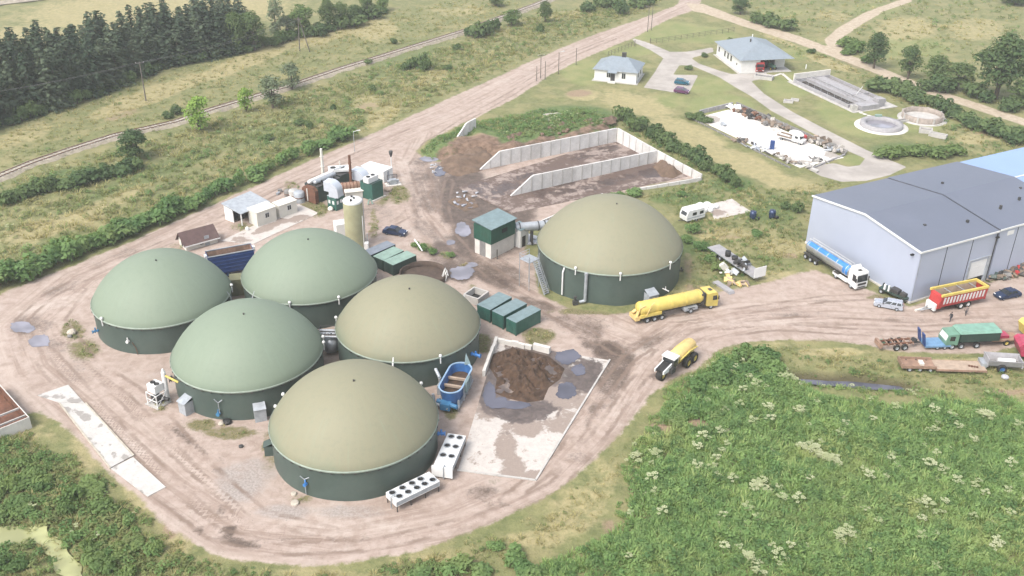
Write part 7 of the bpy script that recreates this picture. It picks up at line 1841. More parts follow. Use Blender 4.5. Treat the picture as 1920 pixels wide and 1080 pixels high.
for s in (-1, 1):
    mb = MB(); mb.hexa([(1.6, s * .8 - .4, .8), (1.8, s * .8 - .4, .8), (1.8, s * .8 + .4, .8), (1.6, s * .8 + .4, .8)], [(2.1, s * .8 - .4, 2.9), (2.3, s * .8 - .4, 2.9), (2.3, s * .8 + .4, 2.9), (2.1, s * .8 + .4, 2.9)]); obj('ramp', mb, M['navy'], t)
for x in (-1.6, -.4):
    for s in (-1, 1): wheel(t, x, s * .95, .38, .3)
loc, an, L = veh((1905, 648), (1868, 650), 2.4, -1)
t = thing('machine_trailer', 'reddish flat trailer with yellow wheel behind the green truck', 'trailer', loc, an)
mb = MB(); mb.box(-2.2, 2.4, -1.1, 1.1, .8, 1.05); obj('deck', mb, M['rust_light'], t)
mb = MB(); mb.box(-.5, 1.8, -.9, .6, 1.053, 1.5); obj('red_box', mb, M['crimson'], t)
for s in (-1, 1): wheel(t, 0, s * 1.0, .5, .35, 'yellow')
loc, an, L = veh((1717, 656), (1642, 661), 2.3, -1)
t = thing('trailer_chassis', 'rusty red bare trailer chassis with two wheels each side', 'trailer', loc, an)
for s in (-1, 1): mb = MB(); mb.box(-3.0, 2.4, s * .55 - .09, s * .55 + .09, .85, 1.1); obj('beam', mb, M['rust'], t)
for k in range(6): mb = MB(); x = -2.8 + k * 1.0; mb.box(x - .08, x + .08, -1.0, 1.0, .88, 1.06); obj('cross_member', mb, M['rust_light'], t)
mb = MB(); mb.box(2.2, 2.6, -1.0, 1.0, .5, 1.3); obj('end_frame', mb, M['rust_light'], t)
mb = MB(); mb.tube([(-3.0, -.5, .9), (-4.4, 0, .6)], .09, 6); mb.tube([(-3.0, .5, .9), (-4.4, 0, .6)], .09, 6); mb.cbox((-3.2, .2, .9), .5, .8, .6, .3); split(obj('drawbar', mb, M['dark_metal'], t), 'drawbar')
for x in (-1.4, -.1):
    for s in (-1, 1): wheel(t, x, s * .98, .52, .42, 'galv')
mb = MB(); mb.box(.9, 1.7, -1.1, -.6, .2, .9); obj('mudguard', mb, M['green_truck'], t)
loc, an, L = veh((1849, 703), (1690, 698), 2.6, -1)
t = thing('low_bed_trailer', 'long tan low bed trailer parked along the ditch', 'trailer', loc, an)
x0, x1 = -L / 2, L / 2
for k in range(6):
    y = -1.3 + (k + .5) * 2.6 / 6
    mb = MB(); mb.box(x0, x1 - 5.0, y - .20, y + .20, .62, .72); obj('deck_board', mb, M['tan_deck'], t)
mb = MB(); mb.box(x0, x1 - 5.0, -1.34, -1.24, .42, .74); mb.box(x0, x1 - 5.0, 1.24, 1.34, .42, .74); mb.box(x0, x1 - 5.0, -1.2, 1.2, .45, .61); obj('deck_frame', mb, M['rust_light'], t)
mb = MB(); mb.box(x1 - 5.0, x1, -1.3, -1.18, .7, 1.15); mb.box(x1 - 5.0, x1, 1.18, 1.3, .7, 1.15); mb.box(x1 - .15, x1, -1.17, 1.17, .6, 1.3); mb.box(x1 - 5.0, x1 - .16, -1.17, 1.17, .7, .82); obj('bogie_frame', mb, M['rust_light'], t)
for x in (x1 - 4.2, x1 - 2.7, x1 - 1.2):
    for s in (-1, 1): wheel(t, x, s * 1.02, .42, .34)
mb = MB(); mb.box(x1 - 3.4, x1 - 2.8, -.5, .6, .823, 1.15); obj('winch', mb, M['cream'], t)
mb = MB()
for k in range(4): mb.cbox((x0 + 1.2 + .35 * k, .5 - .1 * k, .72), .25, .25, .2)
obj('chain_blocks', mb, M['rust'], t)['kind'] = 'stuff'
loc, an, L = veh((1912, 702), (1850, 698), 2.6, -1)
t = thing('grey_spreader', 'grey open box trailer with white drum and blue wheel at right edge', 'trailer', loc, an)
L = 5.0
mb = MB(); mb.hexa([(-2.5, -.8, .8), (2.3, -.8, .8), (2.3, .8, .8), (-2.5, .8, .8)], [(-2.5, -.9, 1.0), (2.3, -.9, 1.0), (2.3, .9, 1.0), (-2.5, .9, 1.0)]); obj('floor', mb, M['concrete_dark'], t)
for s in (-1, 1): mb = MB(); mb.hexa([(-2.5, s * .85 - .05, 1.0), (2.3, s * .85 - .05, 1.0), (2.3, s * .85 + .05, 1.0), (-2.5, s * .85 + .05, 1.0)], [(-2.7, s * 1.25 - .05, 2.0), (2.5, s * 1.25 - .05, 2.0), (2.5, s * 1.25 + .05, 2.0), (-2.7, s * 1.25 + .05, 2.0)]); obj('side_wall', mb, M['basin_grey'], t)
mb = MB(); mb.box(2.3, 2.42, -1.1, 1.1, .8, 2.1); mb.box(-2.62, -2.5, -1.1, 1.1, .8, 1.9); obj('end_wall', mb, M['basin_grey'], t)
mb = MB(); mb.cyl((-1.6, .2, 1.5), (.8, .2, 1.5), .4, n=14); obj('drum', mb, M['white'], t)
mb = MB(); mb.tube([(-2.6, -.8, .9), (-4.0, 0, .6)], .09, 6); mb.tube([(-2.6, .8, .9), (-4.0, 0, .6)], .09, 6); mb.box(2.4, 3.2, -.9, .9, .5, 1.2); split(obj('drawbar', mb, M['galv'], t), 'drawbar')
for s in (-1, 1): wheel(t, .3, s * 1.2, .68, .45, 'blue_paint')
boulder(1884, 709, .6, 'pale crumpled sheet beside the blue trailer wheel', 'foil', 'sheet', 'crumpled_sheet', 77, .6)
for (px, py, w_, l_, h_, mt, lab, an) in ((1916, 668, 3.2, 5.0, 3.0, 'crimson', 'crimson red box body cut by the right picture edge', -8), (1925, 634, 3.0, 5.0, 3.2, 'yellow', 'yellow container body cut by the right picture edge', 10)):
    g = G(px, py); t = thing('tipper_box', lab, 'container', (g.x + 1.2, g.y, 0), R_(an))
    mb = MB(); mb.prism_xz([(-l_ / 2 + .6, .8), (l_ / 2, .8), (l_ / 2, h_), (-l_ / 2 + .5, h_ - .1), (-l_ / 2, h_ - .6)], -w_ / 2, w_ / 2); obj('body', mb, M[mt], t)
    mb = MB(); mb.box(-l_ / 2 + 1, l_ / 2, -w_ / 2 + .3, w_ / 2 - .3, .5, .79); obj('chassis', mb, M['dark_metal'], t)
    for x in (-.8, .6):
        for s in (-1, 1): wheel(t, x, s * (w_ / 2 - .4), .5, .35)
# dark trailer at the hall corner
loc, an, L = veh((1643, 547), (1697, 572), 2.2, 1)
t = thing('dark_trailer', 'dark green low trailer at the foot of the hall gable', 'trailer', loc, an)
mb = MB(); mb.box(-2.6, 2.6, -1.0, 1.0, .7, .95); obj('deck', mb, M['dark_green'], t)
mb = MB(); mb.box(-.6, .9, -.8, .4, .953, 1.6); mb.box(1.2, 2.2, -.7, .8, .953, 1.5); obj('machinery', mb, M['dark_metal'], t)
mb = MB(); mb.box(-1.7, -1.4, -1.0, -.7, .953, 1.9); mb.box(-.9, -.65, -1.0, -.75, .953, 2.0); obj('white_post', mb, M['white'], t)
for x in (-2.0, 2.0):
    for s in (-1, 1): wheel(t, x, s * .95, .45, .3, 'galv')
mb = MB(); mb.lathe([(.3, -.12), (.62, -.12), (.62, .12), (.3, .12)], 18, (0, 0, .62), axis='Y', close=True); g = G(1660, 540); tag(obj('loose_tyre', mb, M['rubber'], None, (g.x, g.y, 0), .3), 'loose black tyre standing against the hall gable', 'tyre')
g0 = G(1696, 577); mb = MB(); mb.cbox((0, 0, 0), 8.0, .35, .25, 0); tag(obj('beam', mb, M['concrete_light'], None, (g0.x + 5.0, g0.y + .6, 0), R_(25)), 'long pale beam on the ground between hall corner and forage trailer', 'beam')
for i, (px, py, mm) in enumerate(((1862, 522, ['dark_metal', 'wood', 'dark_green']), (1880, 518, ['concrete_dark', 'wood', 'dark_green']), (1900, 512, ['rust', 'dark_metal', 'wood']), (1915, 508, ['rust_light', 'red', 'dark_metal']))):
    junk(px, py, 0, 24, 1.3, mm, 'heap of dark scrap by the hall wall, ' + ('nearest the white door', 'second from the white door', 'third from the white door', 'with red pieces at the edge')[i], 80 + i, 1.2, 28)
# truck and tractor by the works house, pickup in the yard
A = G(1421, 134)
t = thing('red_truck', 'red truck cab peeping out of the white works house bay', 'truck', (A.x - .1, A.y + .9, 0), R_(-85))
cab(t, .4, 2.3, 'red', 3.0, deflect=False)
mb = MB(); mb.box(-4.0, .38, -1.15, 1.15, .9, 2.9); obj('box_body', mb, M['red'], t)
for x in (1.4, -2.6):
    for s in (-1, 1): wheel(t, x, s * .98, .48, .35)
A = G(1444, 131)
t = thing('tractor', 'dark green tractor beside the red truck', 'tractor', (A.x, A.y + .9, 0), R_(-60))
mb = MB(); mb.prism_xz([(-.2, .9), (1.9, .9), (1.9, 1.5), (-.2, 1.7)], -.42, .42); obj('bonnet', mb, M['green_truck'], t)
mb = MB(); mb.hexa([(-1.5, -.75, 1.1), (-.1, -.75, 1.1), (-.1, .75, 1.1), (-1.5, .75, 1.1)], [(-1.4, -.65, 2.5), (-.3, -.65, 2.5), (-.3, .65, 2.5), (-1.4, .65, 2.5)]); obj('cab', mb, M['glass'], t)
mb = MB(); mb.box(-1.55, -.15, -.75, .75, 2.503, 2.65); obj('cab_roof', mb, M['green_truck'], t)
for s in (-1, 1): wheel(t, -.9, s * .95, .85, .45, 'yellow', 'rear_wheel'); wheel(t, 1.4, s * .8, .5, .35, 'yellow', 'front_wheel')
loc, an, L = veh((1458, 262), (1505, 275), 2.1, 1)
t = thing('pickup_camper', 'white pickup with camper shell and flat bed in the storage yard', 'pickup', loc, an)
mb = MB(); mb.box(-3.6, .2, -1.0, 1.0, .8, 1.0); obj('flat_bed', mb, M['white'], t)
for s in (-1, 1): mb = MB(); mb.box(-3.6, .2, s * 1.0 - .04, s * 1.0 + .04, 1.003, 1.4); obj('side_board', mb, M['wood'], t)
mb = MB(); mb.prism_xz([(.25, .6), (2.9, .6), (3.0, 1.2), (2.2, 1.3), (1.9, 2.1), (.25, 2.1)], -.95, .95); obj('cab', mb, M['white'], t)
mb = MB(); mb.lathe([(1.0, 0), (.95, .35), (.6, .75), (.001, .9)], 20, (0, 0, 0)); o = obj('camper_top', mb, M['white'], t, (.7, 0, 2.1)); o.scale = (1.9, 1.05, 1)
for s in (-1, 1):
    mb = MB(); mb.box(.9, 1.7, s * .962 - .012, s * .962 + .012, 1.4, 1.95); obj('side_window', mb, M['glass'], t)
    for x in (-2.4, 2.2): wheel(t, x, s * .85, .36, .25)
mb = MB(); mb.box(2.35, 2.45, -.7, .7, 1.45, 2.0) if False else quadp(mb, [(2.22, -.8, 1.35), (2.22, .8, 1.35), (1.94, .75, 2.05), (1.94, -.75, 2.05)], 0, .03); obj('windscreen', mb, M['glass'], t)
g = G(1507, 266); mb = MB(); mb.lathe([(.001, 0), (.6, 0), (.6, 1.3), (.4, 1.6), (.001, 1.65)], 16); tag(obj('red_barrel', mb, M['red'], None, (g.x, g.y, .1)), 'red barrel beside the white pickup camper', 'barrel')
# rusty open container at the lower left edge
zc_ = 1.8
P0, P1, P2 = G(55, 782, zc_), G(3, 724, zc_), G(0, 808, zc_)
u = (P1 - P0); l1 = u.length + 1.5; an = math.atan2(u.y, u.x); v = P2 - P0; n_ = Vector((-math.sin(an), math.cos(an), 0)); w_ = 7.0
t = thing('open_container', 'rusty open topped container at the lower left picture edge', 'container', (P0.x, P0.y, 0), an)
s = 1 if v.dot(n_) > 0 else -1
for nm, b_ in (('long_wall', (0, l1, 0, s * .12)), ('long_wall', (0, l1, s * (w_ - .12), s * w_)), ('end_wall', (0, .12, s * .122, s * (w_ - .122))), ('end_wall', (l1 - .12, l1, s * .122, s * (w_ - .122)))):
    mb = MB(); mb.box(b_[0], b_[1], min(b_[2:]), max(b_[2:]), 0, zc_); obj(nm, mb, M['concrete_light'], t)
mb = MB(); q = .13
for b_ in ((q, l1 - q, s * .125, s * .15), (q, l1 - q, s * (w_ - .15), s * (w_ - .125)), (q, q + .03, s * .16, s * (w_ - .16)), (l1 - q - .03, l1 - q, s * .16, s * (w_ - .16))): mb.box(b_[0], b_[1], min(b_[2:]), max(b_[2:]), .2, zc_ - .06)
mb.box(.2, l1 - .2, min(s * .2, s * (w_ - .2)), max(s * .2, s * (w_ - .2)), .1, .3)
obj('rusty_lining', mb, M['rust'], t)
for k in (1.0, 3.2): mb = MB(); mb.box(k, k + .18, min(s * .13, s * (w_ - .13)), max(s * .13, s * (w_ - .13)), zc_ - .35, zc_ - .1); obj('cross_beam', mb, M['concrete'], t)

# ================================================================ poles, wires, fence
def pole(px, py, ty, label, group, r=.13, lamp=False, arms=0, mt='pole_wood', cat='pole'):
    g = G(px, py); h = up(g, ty)
    t = thing('lamp_post' if lamp else 'utility_pole', label, cat, (g.x, g.y, 0), R_(25), group)
    mb = MB(); mb.cyl((0, 0, 0), (0, 0, h), r, r * .7, 8); obj('post', mb, M[mt], t)
    if lamp:
        mb = MB(); mb.tube([(0, 0, h), (1.1, 0, h + .15)], .05, 6); mb.box(.8, 1.6, -.13, .13, h + .1, h + .22); obj('lamp_head', mb, M['white'], t)
    for k in range(arms):
        mb = MB(); mb.box(-1.0, 1.0, -.06, .06, h - .35 - .6 * k, h - .22 - .6 * k); obj('cross_arm', mb, M['pole_wood'], t)
        for x in (-.9, 0, .9): mb = MB(); mb.cyl((x, 0, h - .22 - .6 * k), (x, 0, h - .02 - .6 * k), .05, n=6); obj('insulator', mb, M['white'], t)
    return t, g, h
pA, gA, hA = pole(274, 190, 116, 'wooden power pole between spruces and railway', None, .17, arms=1)
t = thing('power_pole_frame', 'two legged wooden power pole beyond the railway', 'pole', tuple(G(562, 96)))
B0, B1 = G(562, 96), G(581, 97); hB = up(B0, 33)
mb = MB(); mb.cyl((0, 0, 0), (.4, 0, hB), .17, .12, 8); obj('post', mb, M['pole_wood'], t)
mb = MB(); mb.cyl((B1.x - B0.x, B1.y - B0.y, 0), (.5, 0, hB), .17, .12, 8); obj('post', mb, M['pole_wood'], t)
mb = MB(); mb.box(-.8, 1.6, -.07, .07, hB - .5, hB - .35); obj('cross_arm', mb, M['pole_wood'], t)
gC = G(-180, 268); hC = 9.0
def wire(a, b, label, sag=1.2):
    a, b = Vector(a), Vector(b); n = 14
    pts = [a.lerp(b, i / n) - Vector((0, 0, sag * 4 * (i / n) * (1 - i / n))) for i in range(n + 1)]
    mb = MB(); mb.tube([tuple(p - a) for p in pts], .014, 4); tag(obj('power_line', mb, M['basin_grey'], None, tuple(a)), label, 'wire', 'power lines by the railway')
for o, q in ((-.9, 'left'), (.9, 'right')):
    d = Vector((math.cos(R_(25)), math.sin(R_(25)), 0)) * o
    wire((gA.x + d.x, gA.y + d.y, hA - .1), (gC.x + d.x, gC.y + d.y, hC), 'power line on the spruce side of the pole near the railway' if o < 0 else 'power line on the railway side of the pole, running to the left edge')
    wire((gA.x + d.x, gA.y + d.y, hA - .1), (B0.x + .4 + o, B0.y, hB - .3), 'power line on the spruce side, running to the two legged pole' if o < 0 else 'power line on the railway side, running to the two legged pole')
for i, (px, py, ty, lp, lab) in enumerate(((1006, 152, 124, 0, 'short dark post, leftmost of the posts by the straight road'), (1013.5, 147, 102, 2, 'tall wooden pole with cross arms beside the straight road'), (1022, 149, 115, 0, 'plain wooden pole right of the cross armed pole'), (1047, 139, 98, 1, 'street lamp by the road, nearer the cross armed pole'), (1080, 122, 90, 0, 'single wooden pole on the grass verge farther up the road'), (1214, 60, 11, 2, 'tall cross armed pole near the road junction'), (1221, 57, 12, 0, 'brace pole next to the tall pole near the junction'), (1190, 87, 75, 0, 'short gate post at the drive entrance'), (1219, 80, 71, 0, 'short fence post at the drive, farther side'))):
    pole(px, py, ty, lab, 'poles along the straight road', .12, lamp=lp == 1, arms=1 if lp == 2 else 0)
pole(665, 284, 247, 'thin pale lamp mast at the road edge behind the chimneys', None, .08, lamp=True, mt='galv', cat='lamp post')
def wire_fence(A, B, label, n=14):
    a, b = G(*A), G(*B); d = b - a; L = d.length; t = thing('wire_fence', label, 'fence', (a.x, a.y, 0), math.atan2(d.y, d.x))
    mb = MB(); mb.cyl((0, 0, 0), (0, 0, 1.5), .05, n=6); me = mb.mesh('post', M['dark_metal'])
    for k in range(n + 1): put('post', me, t, (L * k / n, 0, 0))
    for z in (.5, 1.0, 1.45): mb = MB(); mb.box(0, L, -.03, .03, z - .03, z + .03); obj('rail', mb, M['dark_metal'], t)
wire_fence((1219, 83), (1376, 60), 'dark wire fence between the drive and the upper meadow')
wire_fence((1190, 86), (1140, 106), 'dark wire fence on the lawn behind the bungalow', 8)

# ================================================================ people
def person(px, py, ty, label, rz, top, leg, pose):
    g = G(px, py); H = 1.78
    t = thing('person', label, 'person', (g.x, g.y, 0), rz, None)
    s = pose                                         # stride
    J = {'pel': (0, 0, .95), 'che': (0, 0, 1.30), 'nek': (0, 0, 1.50), 'hd': (.02, 0, 1.62), 'hd2': (.02, 0, 1.72),
         'lh': (0, .10, .92), 'lk': (s * .9, .11, .50), 'la': (s * .7, .11, .09), 'lt': (s * .7 + .17, .12, .04),
         'rh': (0, -.10, .92), 'rk': (-s * .25, -.11, .50), 'ra': (-s * 1.3, -.11, .09), 'rt': (-s * 1.3 + .17, -.12, .04),
         'ls': (0, .19, 1.43), 'le': (-s * .5, .25, 1.16), 'lw': (s * .2, .25, .92), 'lf': (s * .4, .25, .82),
         'rs': (0, -.19, 1.43), 're': (s * .4, -.25, 1.16), 'rw': (s * 1.2, -.24, .94), 'rf': (s * 1.5, -.24, .84)}
    rad = {'pel': .15, 'che': .16, 'nek': .065, 'hd': .10, 'hd2': .085, 'lh': .10, 'lk': .068, 'la': .045, 'lt': .04, 'rh': .10, 'rk': .068, 'ra': .045, 'rt': .04, 'ls': .075, 'le': .05, 'lw': .038, 'lf': .04, 'rs': .075, 're': .05, 'rw': .038, 'rf': .04}
    E = [('pel', 'che'), ('che', 'nek'), ('nek', 'hd'), ('hd', 'hd2'), ('pel', 'lh'), ('lh', 'lk'), ('lk', 'la'), ('la', 'lt'), ('pel', 'rh'), ('rh', 'rk'), ('rk', 'ra'), ('ra', 'rt'), ('che', 'ls'), ('ls', 'le'), ('le', 'lw'), ('lw', 'lf'), ('che', 'rs'), ('rs', 're'), ('re', 'rw'), ('rw', 'rf')]
    ks = list(J)
    me = bpy.data.meshes.new('body'); me.from_pydata([J[k] for k in ks], [(ks.index(a), ks.index(b)) for a, b in E], [])
    o = put('body', me, t)
    sk = o.modifiers.new('skin', 'SKIN'); o.modifiers.new('sub', 'SUBSURF').levels = 1; o.modifiers['sub'].render_levels = 2
    for i, k in enumerate(ks): me.skin_vertices[0].data[i].radius = (rad[k], rad[k]); me.skin_vertices[0].data[i].use_root = k == 'pel'
    m, nt, out = _nodes('clothes')
    b = NB(nt); tc = b.n('ShaderNodeTexCoord'); sx = b.n('ShaderNodeSeparateXYZ'); b.l(tc.outputs['Object'], sx.inputs[0])
    c = b.mix(b.ramp(sx.outputs[2], .93, .95), leg, top); c = b.mix(b.ramp(sx.outputs[2], 1.5, 1.52), c, (.45, .28, .2)); c = b.mix(b.ramp(sx.outputs[2], .07, .08), (.02, .02, .02), c)
    p = b.n('ShaderNodeBsdfPrincipled'); b.l(c, p.inputs['Base Color']); p.inputs['Roughness'].default_value = .9; b.l(p.outputs[0], out.inputs[0])
    me.materials.append(m)
    mb = MB(); mb.lathe([(.115, 0), (.125, .05), (.105, .12), (.05, .16), (.001, .165)], 14, (.0, 0, 1.655)); obj('hair', mb, M['dark_metal'], t)
    mb = MB(); mb.lathe([(.001, .03), (.025, 0), (.001, -.03)], 6, (.125, 0, 1.64)); obj('nose', mb, M['skin'], t)
    return t
person(1781, 603, 585, 'person in dark clothes walking on the road below the forage trailer', R_(200), (.03, .03, .035), (.04, .04, .05), .14)
person(1810, 591, 574, 'person in grey top and dark trousers beside the forage trailer wheels', R_(220), (.16, .13, .12), (.035, .035, .04), .2)
# ================================================================ plants
M['spruce'] = leafmat('spruce', (0.048, 0.074, 0.050), (0.106, 0.134, 0.086), None, .25, .25)
M['leaf_dark'] = leafmat('leaf_dark', (0.068, 0.112, 0.052), (0.140, 0.192, 0.080), None, .35, .4)
M['leaf_mid'] = leafmat('leaf_mid', (0.085, 0.145, 0.052), (0.165, 0.225, 0.085), None, .4, .4)
M['leaf_bright'] = leafmat('leaf_bright', (0.155, 0.26, 0.055), (0.27, 0.38, 0.10), None, .5, .35)
M['leaf_grey'] = leafmat('leaf_grey', (0.105, 0.140, 0.085), (0.165, 0.200, 0.12), None, .4, .25)
M['meadow'] = leafmat('meadow', (0.150, 0.262, 0.100), (0.290, 0.405, 0.155), (0.350, 0.395, 0.165), .13, .48)
M['meadow_pale'] = leafmat('meadow_pale', (0.29, 0.40, 0.15), (0.43, 0.50, 0.22), None, .25, .45)
M['weed'] = leafmat('weed', (0.155, 0.195, 0.085), (0.265, 0.292, 0.125), (0.320, 0.305, 0.145), .14, .45)
M['weed_dark'] = leafmat('weed_dark', (0.102, 0.185, 0.074), (0.192, 0.285, 0.108), (0.205, 0.265, 0.105), .2, .45)
M['dry'] = leafmat('dry', (0.29, 0.265, 0.125), (0.43, 0.38, 0.205), (0.25, 0.26, 0.11), .1, .45)
M['umbel'] = leafmat('umbel', (0.33, 0.37, 0.20), (0.48, 0.49, 0.32), None, .6, .3)
mk('bark', (0.11, 0.085, 0.065), 0.95, var=.3)
nr = np.random.default_rng(11)

def leaf_mesh(name, C, size, material, nrm=None, up_bias=.3, aspect=.6):
    n = len(C)
    d = nr.normal(size=(n, 3)) if nrm is None else nrm + nr.normal(size=(n, 3)) * .55
    d[:, 2] += up_bias
    d /= np.linalg.norm(d, axis=1)[:, None] + 1e-9
    a = np.cross(d, nr.normal(size=(n, 3))); a /= np.linalg.norm(a, axis=1)[:, None] + 1e-9
    b = np.cross(d, a)
    s = (size * nr.uniform(.6, 1.35, n))[:, None]
    a, b = a * s, b * s * aspect
    k = d * s * .18
    V = np.stack([C - a, C - b * .9 + k, C + a, C + b * .9 + k], 1).reshape(-1, 3)
    me = bpy.data.meshes.new(name)
    me.vertices.add(4 * n); me.vertices.foreach_set('co', V.astype(np.float32).ravel())
    me.loops.add(4 * n); me.loops.foreach_set('vertex_index', np.arange(4 * n, dtype=np.int32))
    me.polygons.add(n); me.polygons.foreach_set('loop_start', np.arange(0, 4 * n, 4, dtype=np.int32))
    me.update(calc_edges=True); me.materials.append(material)
    return me

def lobes_points(lobes, n):
    vol = np.array([l[3] * l[4] * l[5] for l in lobes]) ** .67; vol /= vol.sum()
    idx = nr.choice(len(lobes), n, p=vol)
    L = np.array(lobes)[idx]
    d = nr.normal(size=(n, 3)); d /= np.linalg.norm(d, axis=1)[:, None]
    d[:, 2] = np.where(d[:, 2] < -.5, -d[:, 2], d[:, 2])
    r = nr.uniform(.62, 1.08, n)
    return L[:, :3] + d * r[:, None] * L[:, 3:6], d

def broad_tree(h, cr, nl, nleaf, ls, mt, trunk_h=.3, tall=1.0):
    lobes = []
    cz = h * (trunk_h + (1 - trunk_h) * .5)
    for k in range(nl):
        q = k * 2.4 + nr.uniform(-.4, .4); rr = cr * nr.uniform(.25, .62); z = h * trunk_h + (h * (1 - trunk_h)) * nr.uniform(.18, .84)
        fall = 1 - abs(z - cz) / h * .9
        s = cr * nr.uniform(.36, .56)
        lobes.append((rr * fall * math.cos(q), rr * fall * math.sin(q), z, s, s, s * nr.uniform(.7, 1.05) * tall))
    lobes.append((0, 0, h - cr * .45, cr * .42, cr * .42, cr * .5))
    P, D = lobes_points(lobes, nleaf)
    P[:, 2] = np.maximum(P[:, 2], h * trunk_h * .55)
    crown = leaf_mesh('crown', P, ls, M[mt], D, .6, .65)
    mb = MB(); tr = h * .022 + .04
    mb.cyl((0, 0, -.3), (0, 0, h * (trunk_h + .1)), tr * 1.25, tr * .85, 9); mb.cyl((0, 0, h * (trunk_h + .1)), (.1, .05, h * .85), tr * .85, tr * .25, 8)
    for l in lobes[:7]:
        mb.cyl((0, 0, h * trunk_h * nr.uniform(.8, 1.3)), (l[0] * .8, l[1] * .8, l[2]), tr * .5, tr * .12, 6)
    return crown, mb.mesh('trunk', M['bark'])

def spruce_tree(h, r, seed):
    rr = random.Random(seed); C = []; Nn_ = []
    lv = int(h / .52)
    P = []; sz = []
    for i in range(lv):
        z = h * .05 + (h * .95) * (i / lv) ** 1.0
        rad = r * 1.25 * (1 - z / h) ** .64 * rr.uniform(.72, 1.12) + .12
        nb = 6 if rad > .9 else 4
        for k in range(nb):
            q = rr.uniform(0, 6.28)
            ln = rad * rr.uniform(.7, 1.1); m = max(2, int(ln / .36))
            for j in range(m):
                s = (j + .6) / m
                P.append((ln * s * math.cos(q) + rr.uniform(-.1, .1), ln * s * math.sin(q) + rr.uniform(-.1, .1), z - ln * .28 * s + .10 * s * s + rr.uniform(-.1, .1)))
                Nn_.append((math.cos(q) * .5, math.sin(q) * .5, .8))
    P = np.array(P); n = len(P)
    me = leaf_mesh('crown', P, .50, M['spruce'], np.array(Nn_), .15, .6)
    mb = MB(); mb.cyl((0, 0, -.3), (0, 0, h * .98), h * .014 + .06, .02, 8)
    return me, mb.mesh('trunk', M['bark'])

def bush_mesh(n, ls, mt, nl=6, flat=.8):
    lobes = [(nr.uniform(-.5, .5), nr.uniform(-.5, .5), nr.uniform(.35, .75), nr.uniform(.35, .5), nr.uniform(.35, .5), nr.uniform(.3, .5)) for _ in range(nl)] + [(0, 0, .5, .6, .6, .5)]
    P, D = lobes_points(lobes, n); P[:, 2] = np.abs(P[:, 2]) * flat
    me = leaf_mesh('foliage', P, ls, M[mt], D, .75, .65)
    mb = MB()
    for l in lobes[:5]: mb.cyl((l[0] * .2, l[1] * .2, -.3), (l[0] * .8, l[1] * .8, l[2] * flat), .045, .015, 5)
    return me, mb.mesh('stems', M['bark'])

SPR = [spruce_tree(h, r, i) for i, (h, r) in enumerate(((17, 2.9), (15, 2.6), (13, 2.5), (18.5, 3.1)))]
SPH = [17, 15, 13, 18.5]
BRD = {'dark': [(broad_tree(10, 4.0, 16, 2600, .30, 'leaf_dark', .13), 10, 4.0), (broad_tree(10, 3.3, 14, 2200, .30, 'leaf_dark', .08), 10, 3.3)],
       'mid': [(broad_tree(8, 3.2, 13, 1900, .27, 'leaf_mid', .06), 8, 3.2)],
       'bright': [(broad_tree(6, 2.6, 14, 1000, .27, 'leaf_bright', .04), 6, 2.6)],
       'grey': [(broad_tree(8, 2.6, 12, 1200, .26, 'leaf_grey', .03, 1.3), 8, 2.6)]}
M['leaf_low'] = leafmat('leaf_low', (0.098, 0.165, 0.066), (0.205, 0.275, 0.105), (0.235, 0.265, 0.110), .15, .45)
BSH = {'low': [bush_mesh(420, .14, 'leaf_low', 7, .7) for _ in range(3)], 'dark': [bush_mesh(420, .15, 'leaf_dark') for _ in range(3)], 'mid': [bush_mesh(420, .15, 'leaf_mid') for _ in range(3)], 'weed': [bush_mesh(420, .14, 'weed_dark') for _ in range(3)]}

def plant(name, cat, pair, part, loc, s, label, group, sub=('crown', 'trunk')):
    z = ground_z(loc[0], loc[1])
    t = thing(name, label, cat, (loc[0], loc[1], z), nr.uniform(0, 6.28), group)
    t.scale = s if hasattr(s, '__len__') else (s, s, s)
    put(sub[0], pair[0], t); put(sub[1], pair[1], t)
    return t

# spruce belt, three rows deep
base_line = [(-60, 258), (0, 238), (100, 206), (180, 180), (240, 152), (300, 130), (400, 110), (470, 95), (505, 86)]
bl = [G(*p) for p in base_line]
def along(line, d):
    for a, b in zip(line[:-1], line[1:]):
        L = (b - a).length
        if d <= L: u = (b - a) / L; return a + u * d, u
        d -= L
    return line[-1], (line[-1] - line[-2]).normalized()
tot = sum((b - a).length for a, b in zip(bl[:-1], bl[1:]))
nrow = {0: 3.3, 1: 3.1, 2: 3.1, 3: 3.1}
for row in range(4):
    d = 1.0 + row * 1.7
    while d < tot - (0 if row else 6):
        p, u = along(bl, d)
        n_ = Vector((-u.y, u.x, 0))
        q = p + n_ * (2.0 + 5.5 * row + nr.uniform(-1.3, 1.3))
        i = int(nr.integers(0, 4)); k = (1.0 if row else .85) * nr.uniform(.76, 1.12)
        f = d / tot
        k *= (1.18 - .34 * f) * (15.5 / SPH[i])
        plant('spruce_tree', 'spruce', SPR[i], 'crown', q, (nr.uniform(1.1, 1.45), nr.uniform(1.1, 1.45), k),
              ('dark spruce in the front row of the belt beyond the railway', 'dark spruce in the middle of the belt beyond the railway', 'dark spruce in the middle of the belt beyond the railway', 'dark spruce at the back of the belt, against the dry field')[row], 'spruces in the belt, ' + ('front row', 'middle', 'middle', 'back row')[row] + (' left', ' centre', ' right')[min(2, int(f * 3))])
        COL.objects[-3]['label'] += (', left third', ', middle third', ', right third')[min(2, int(f * 3))]
        d += nrow[row] * nr.uniform(.75, 1.3)
d = .5
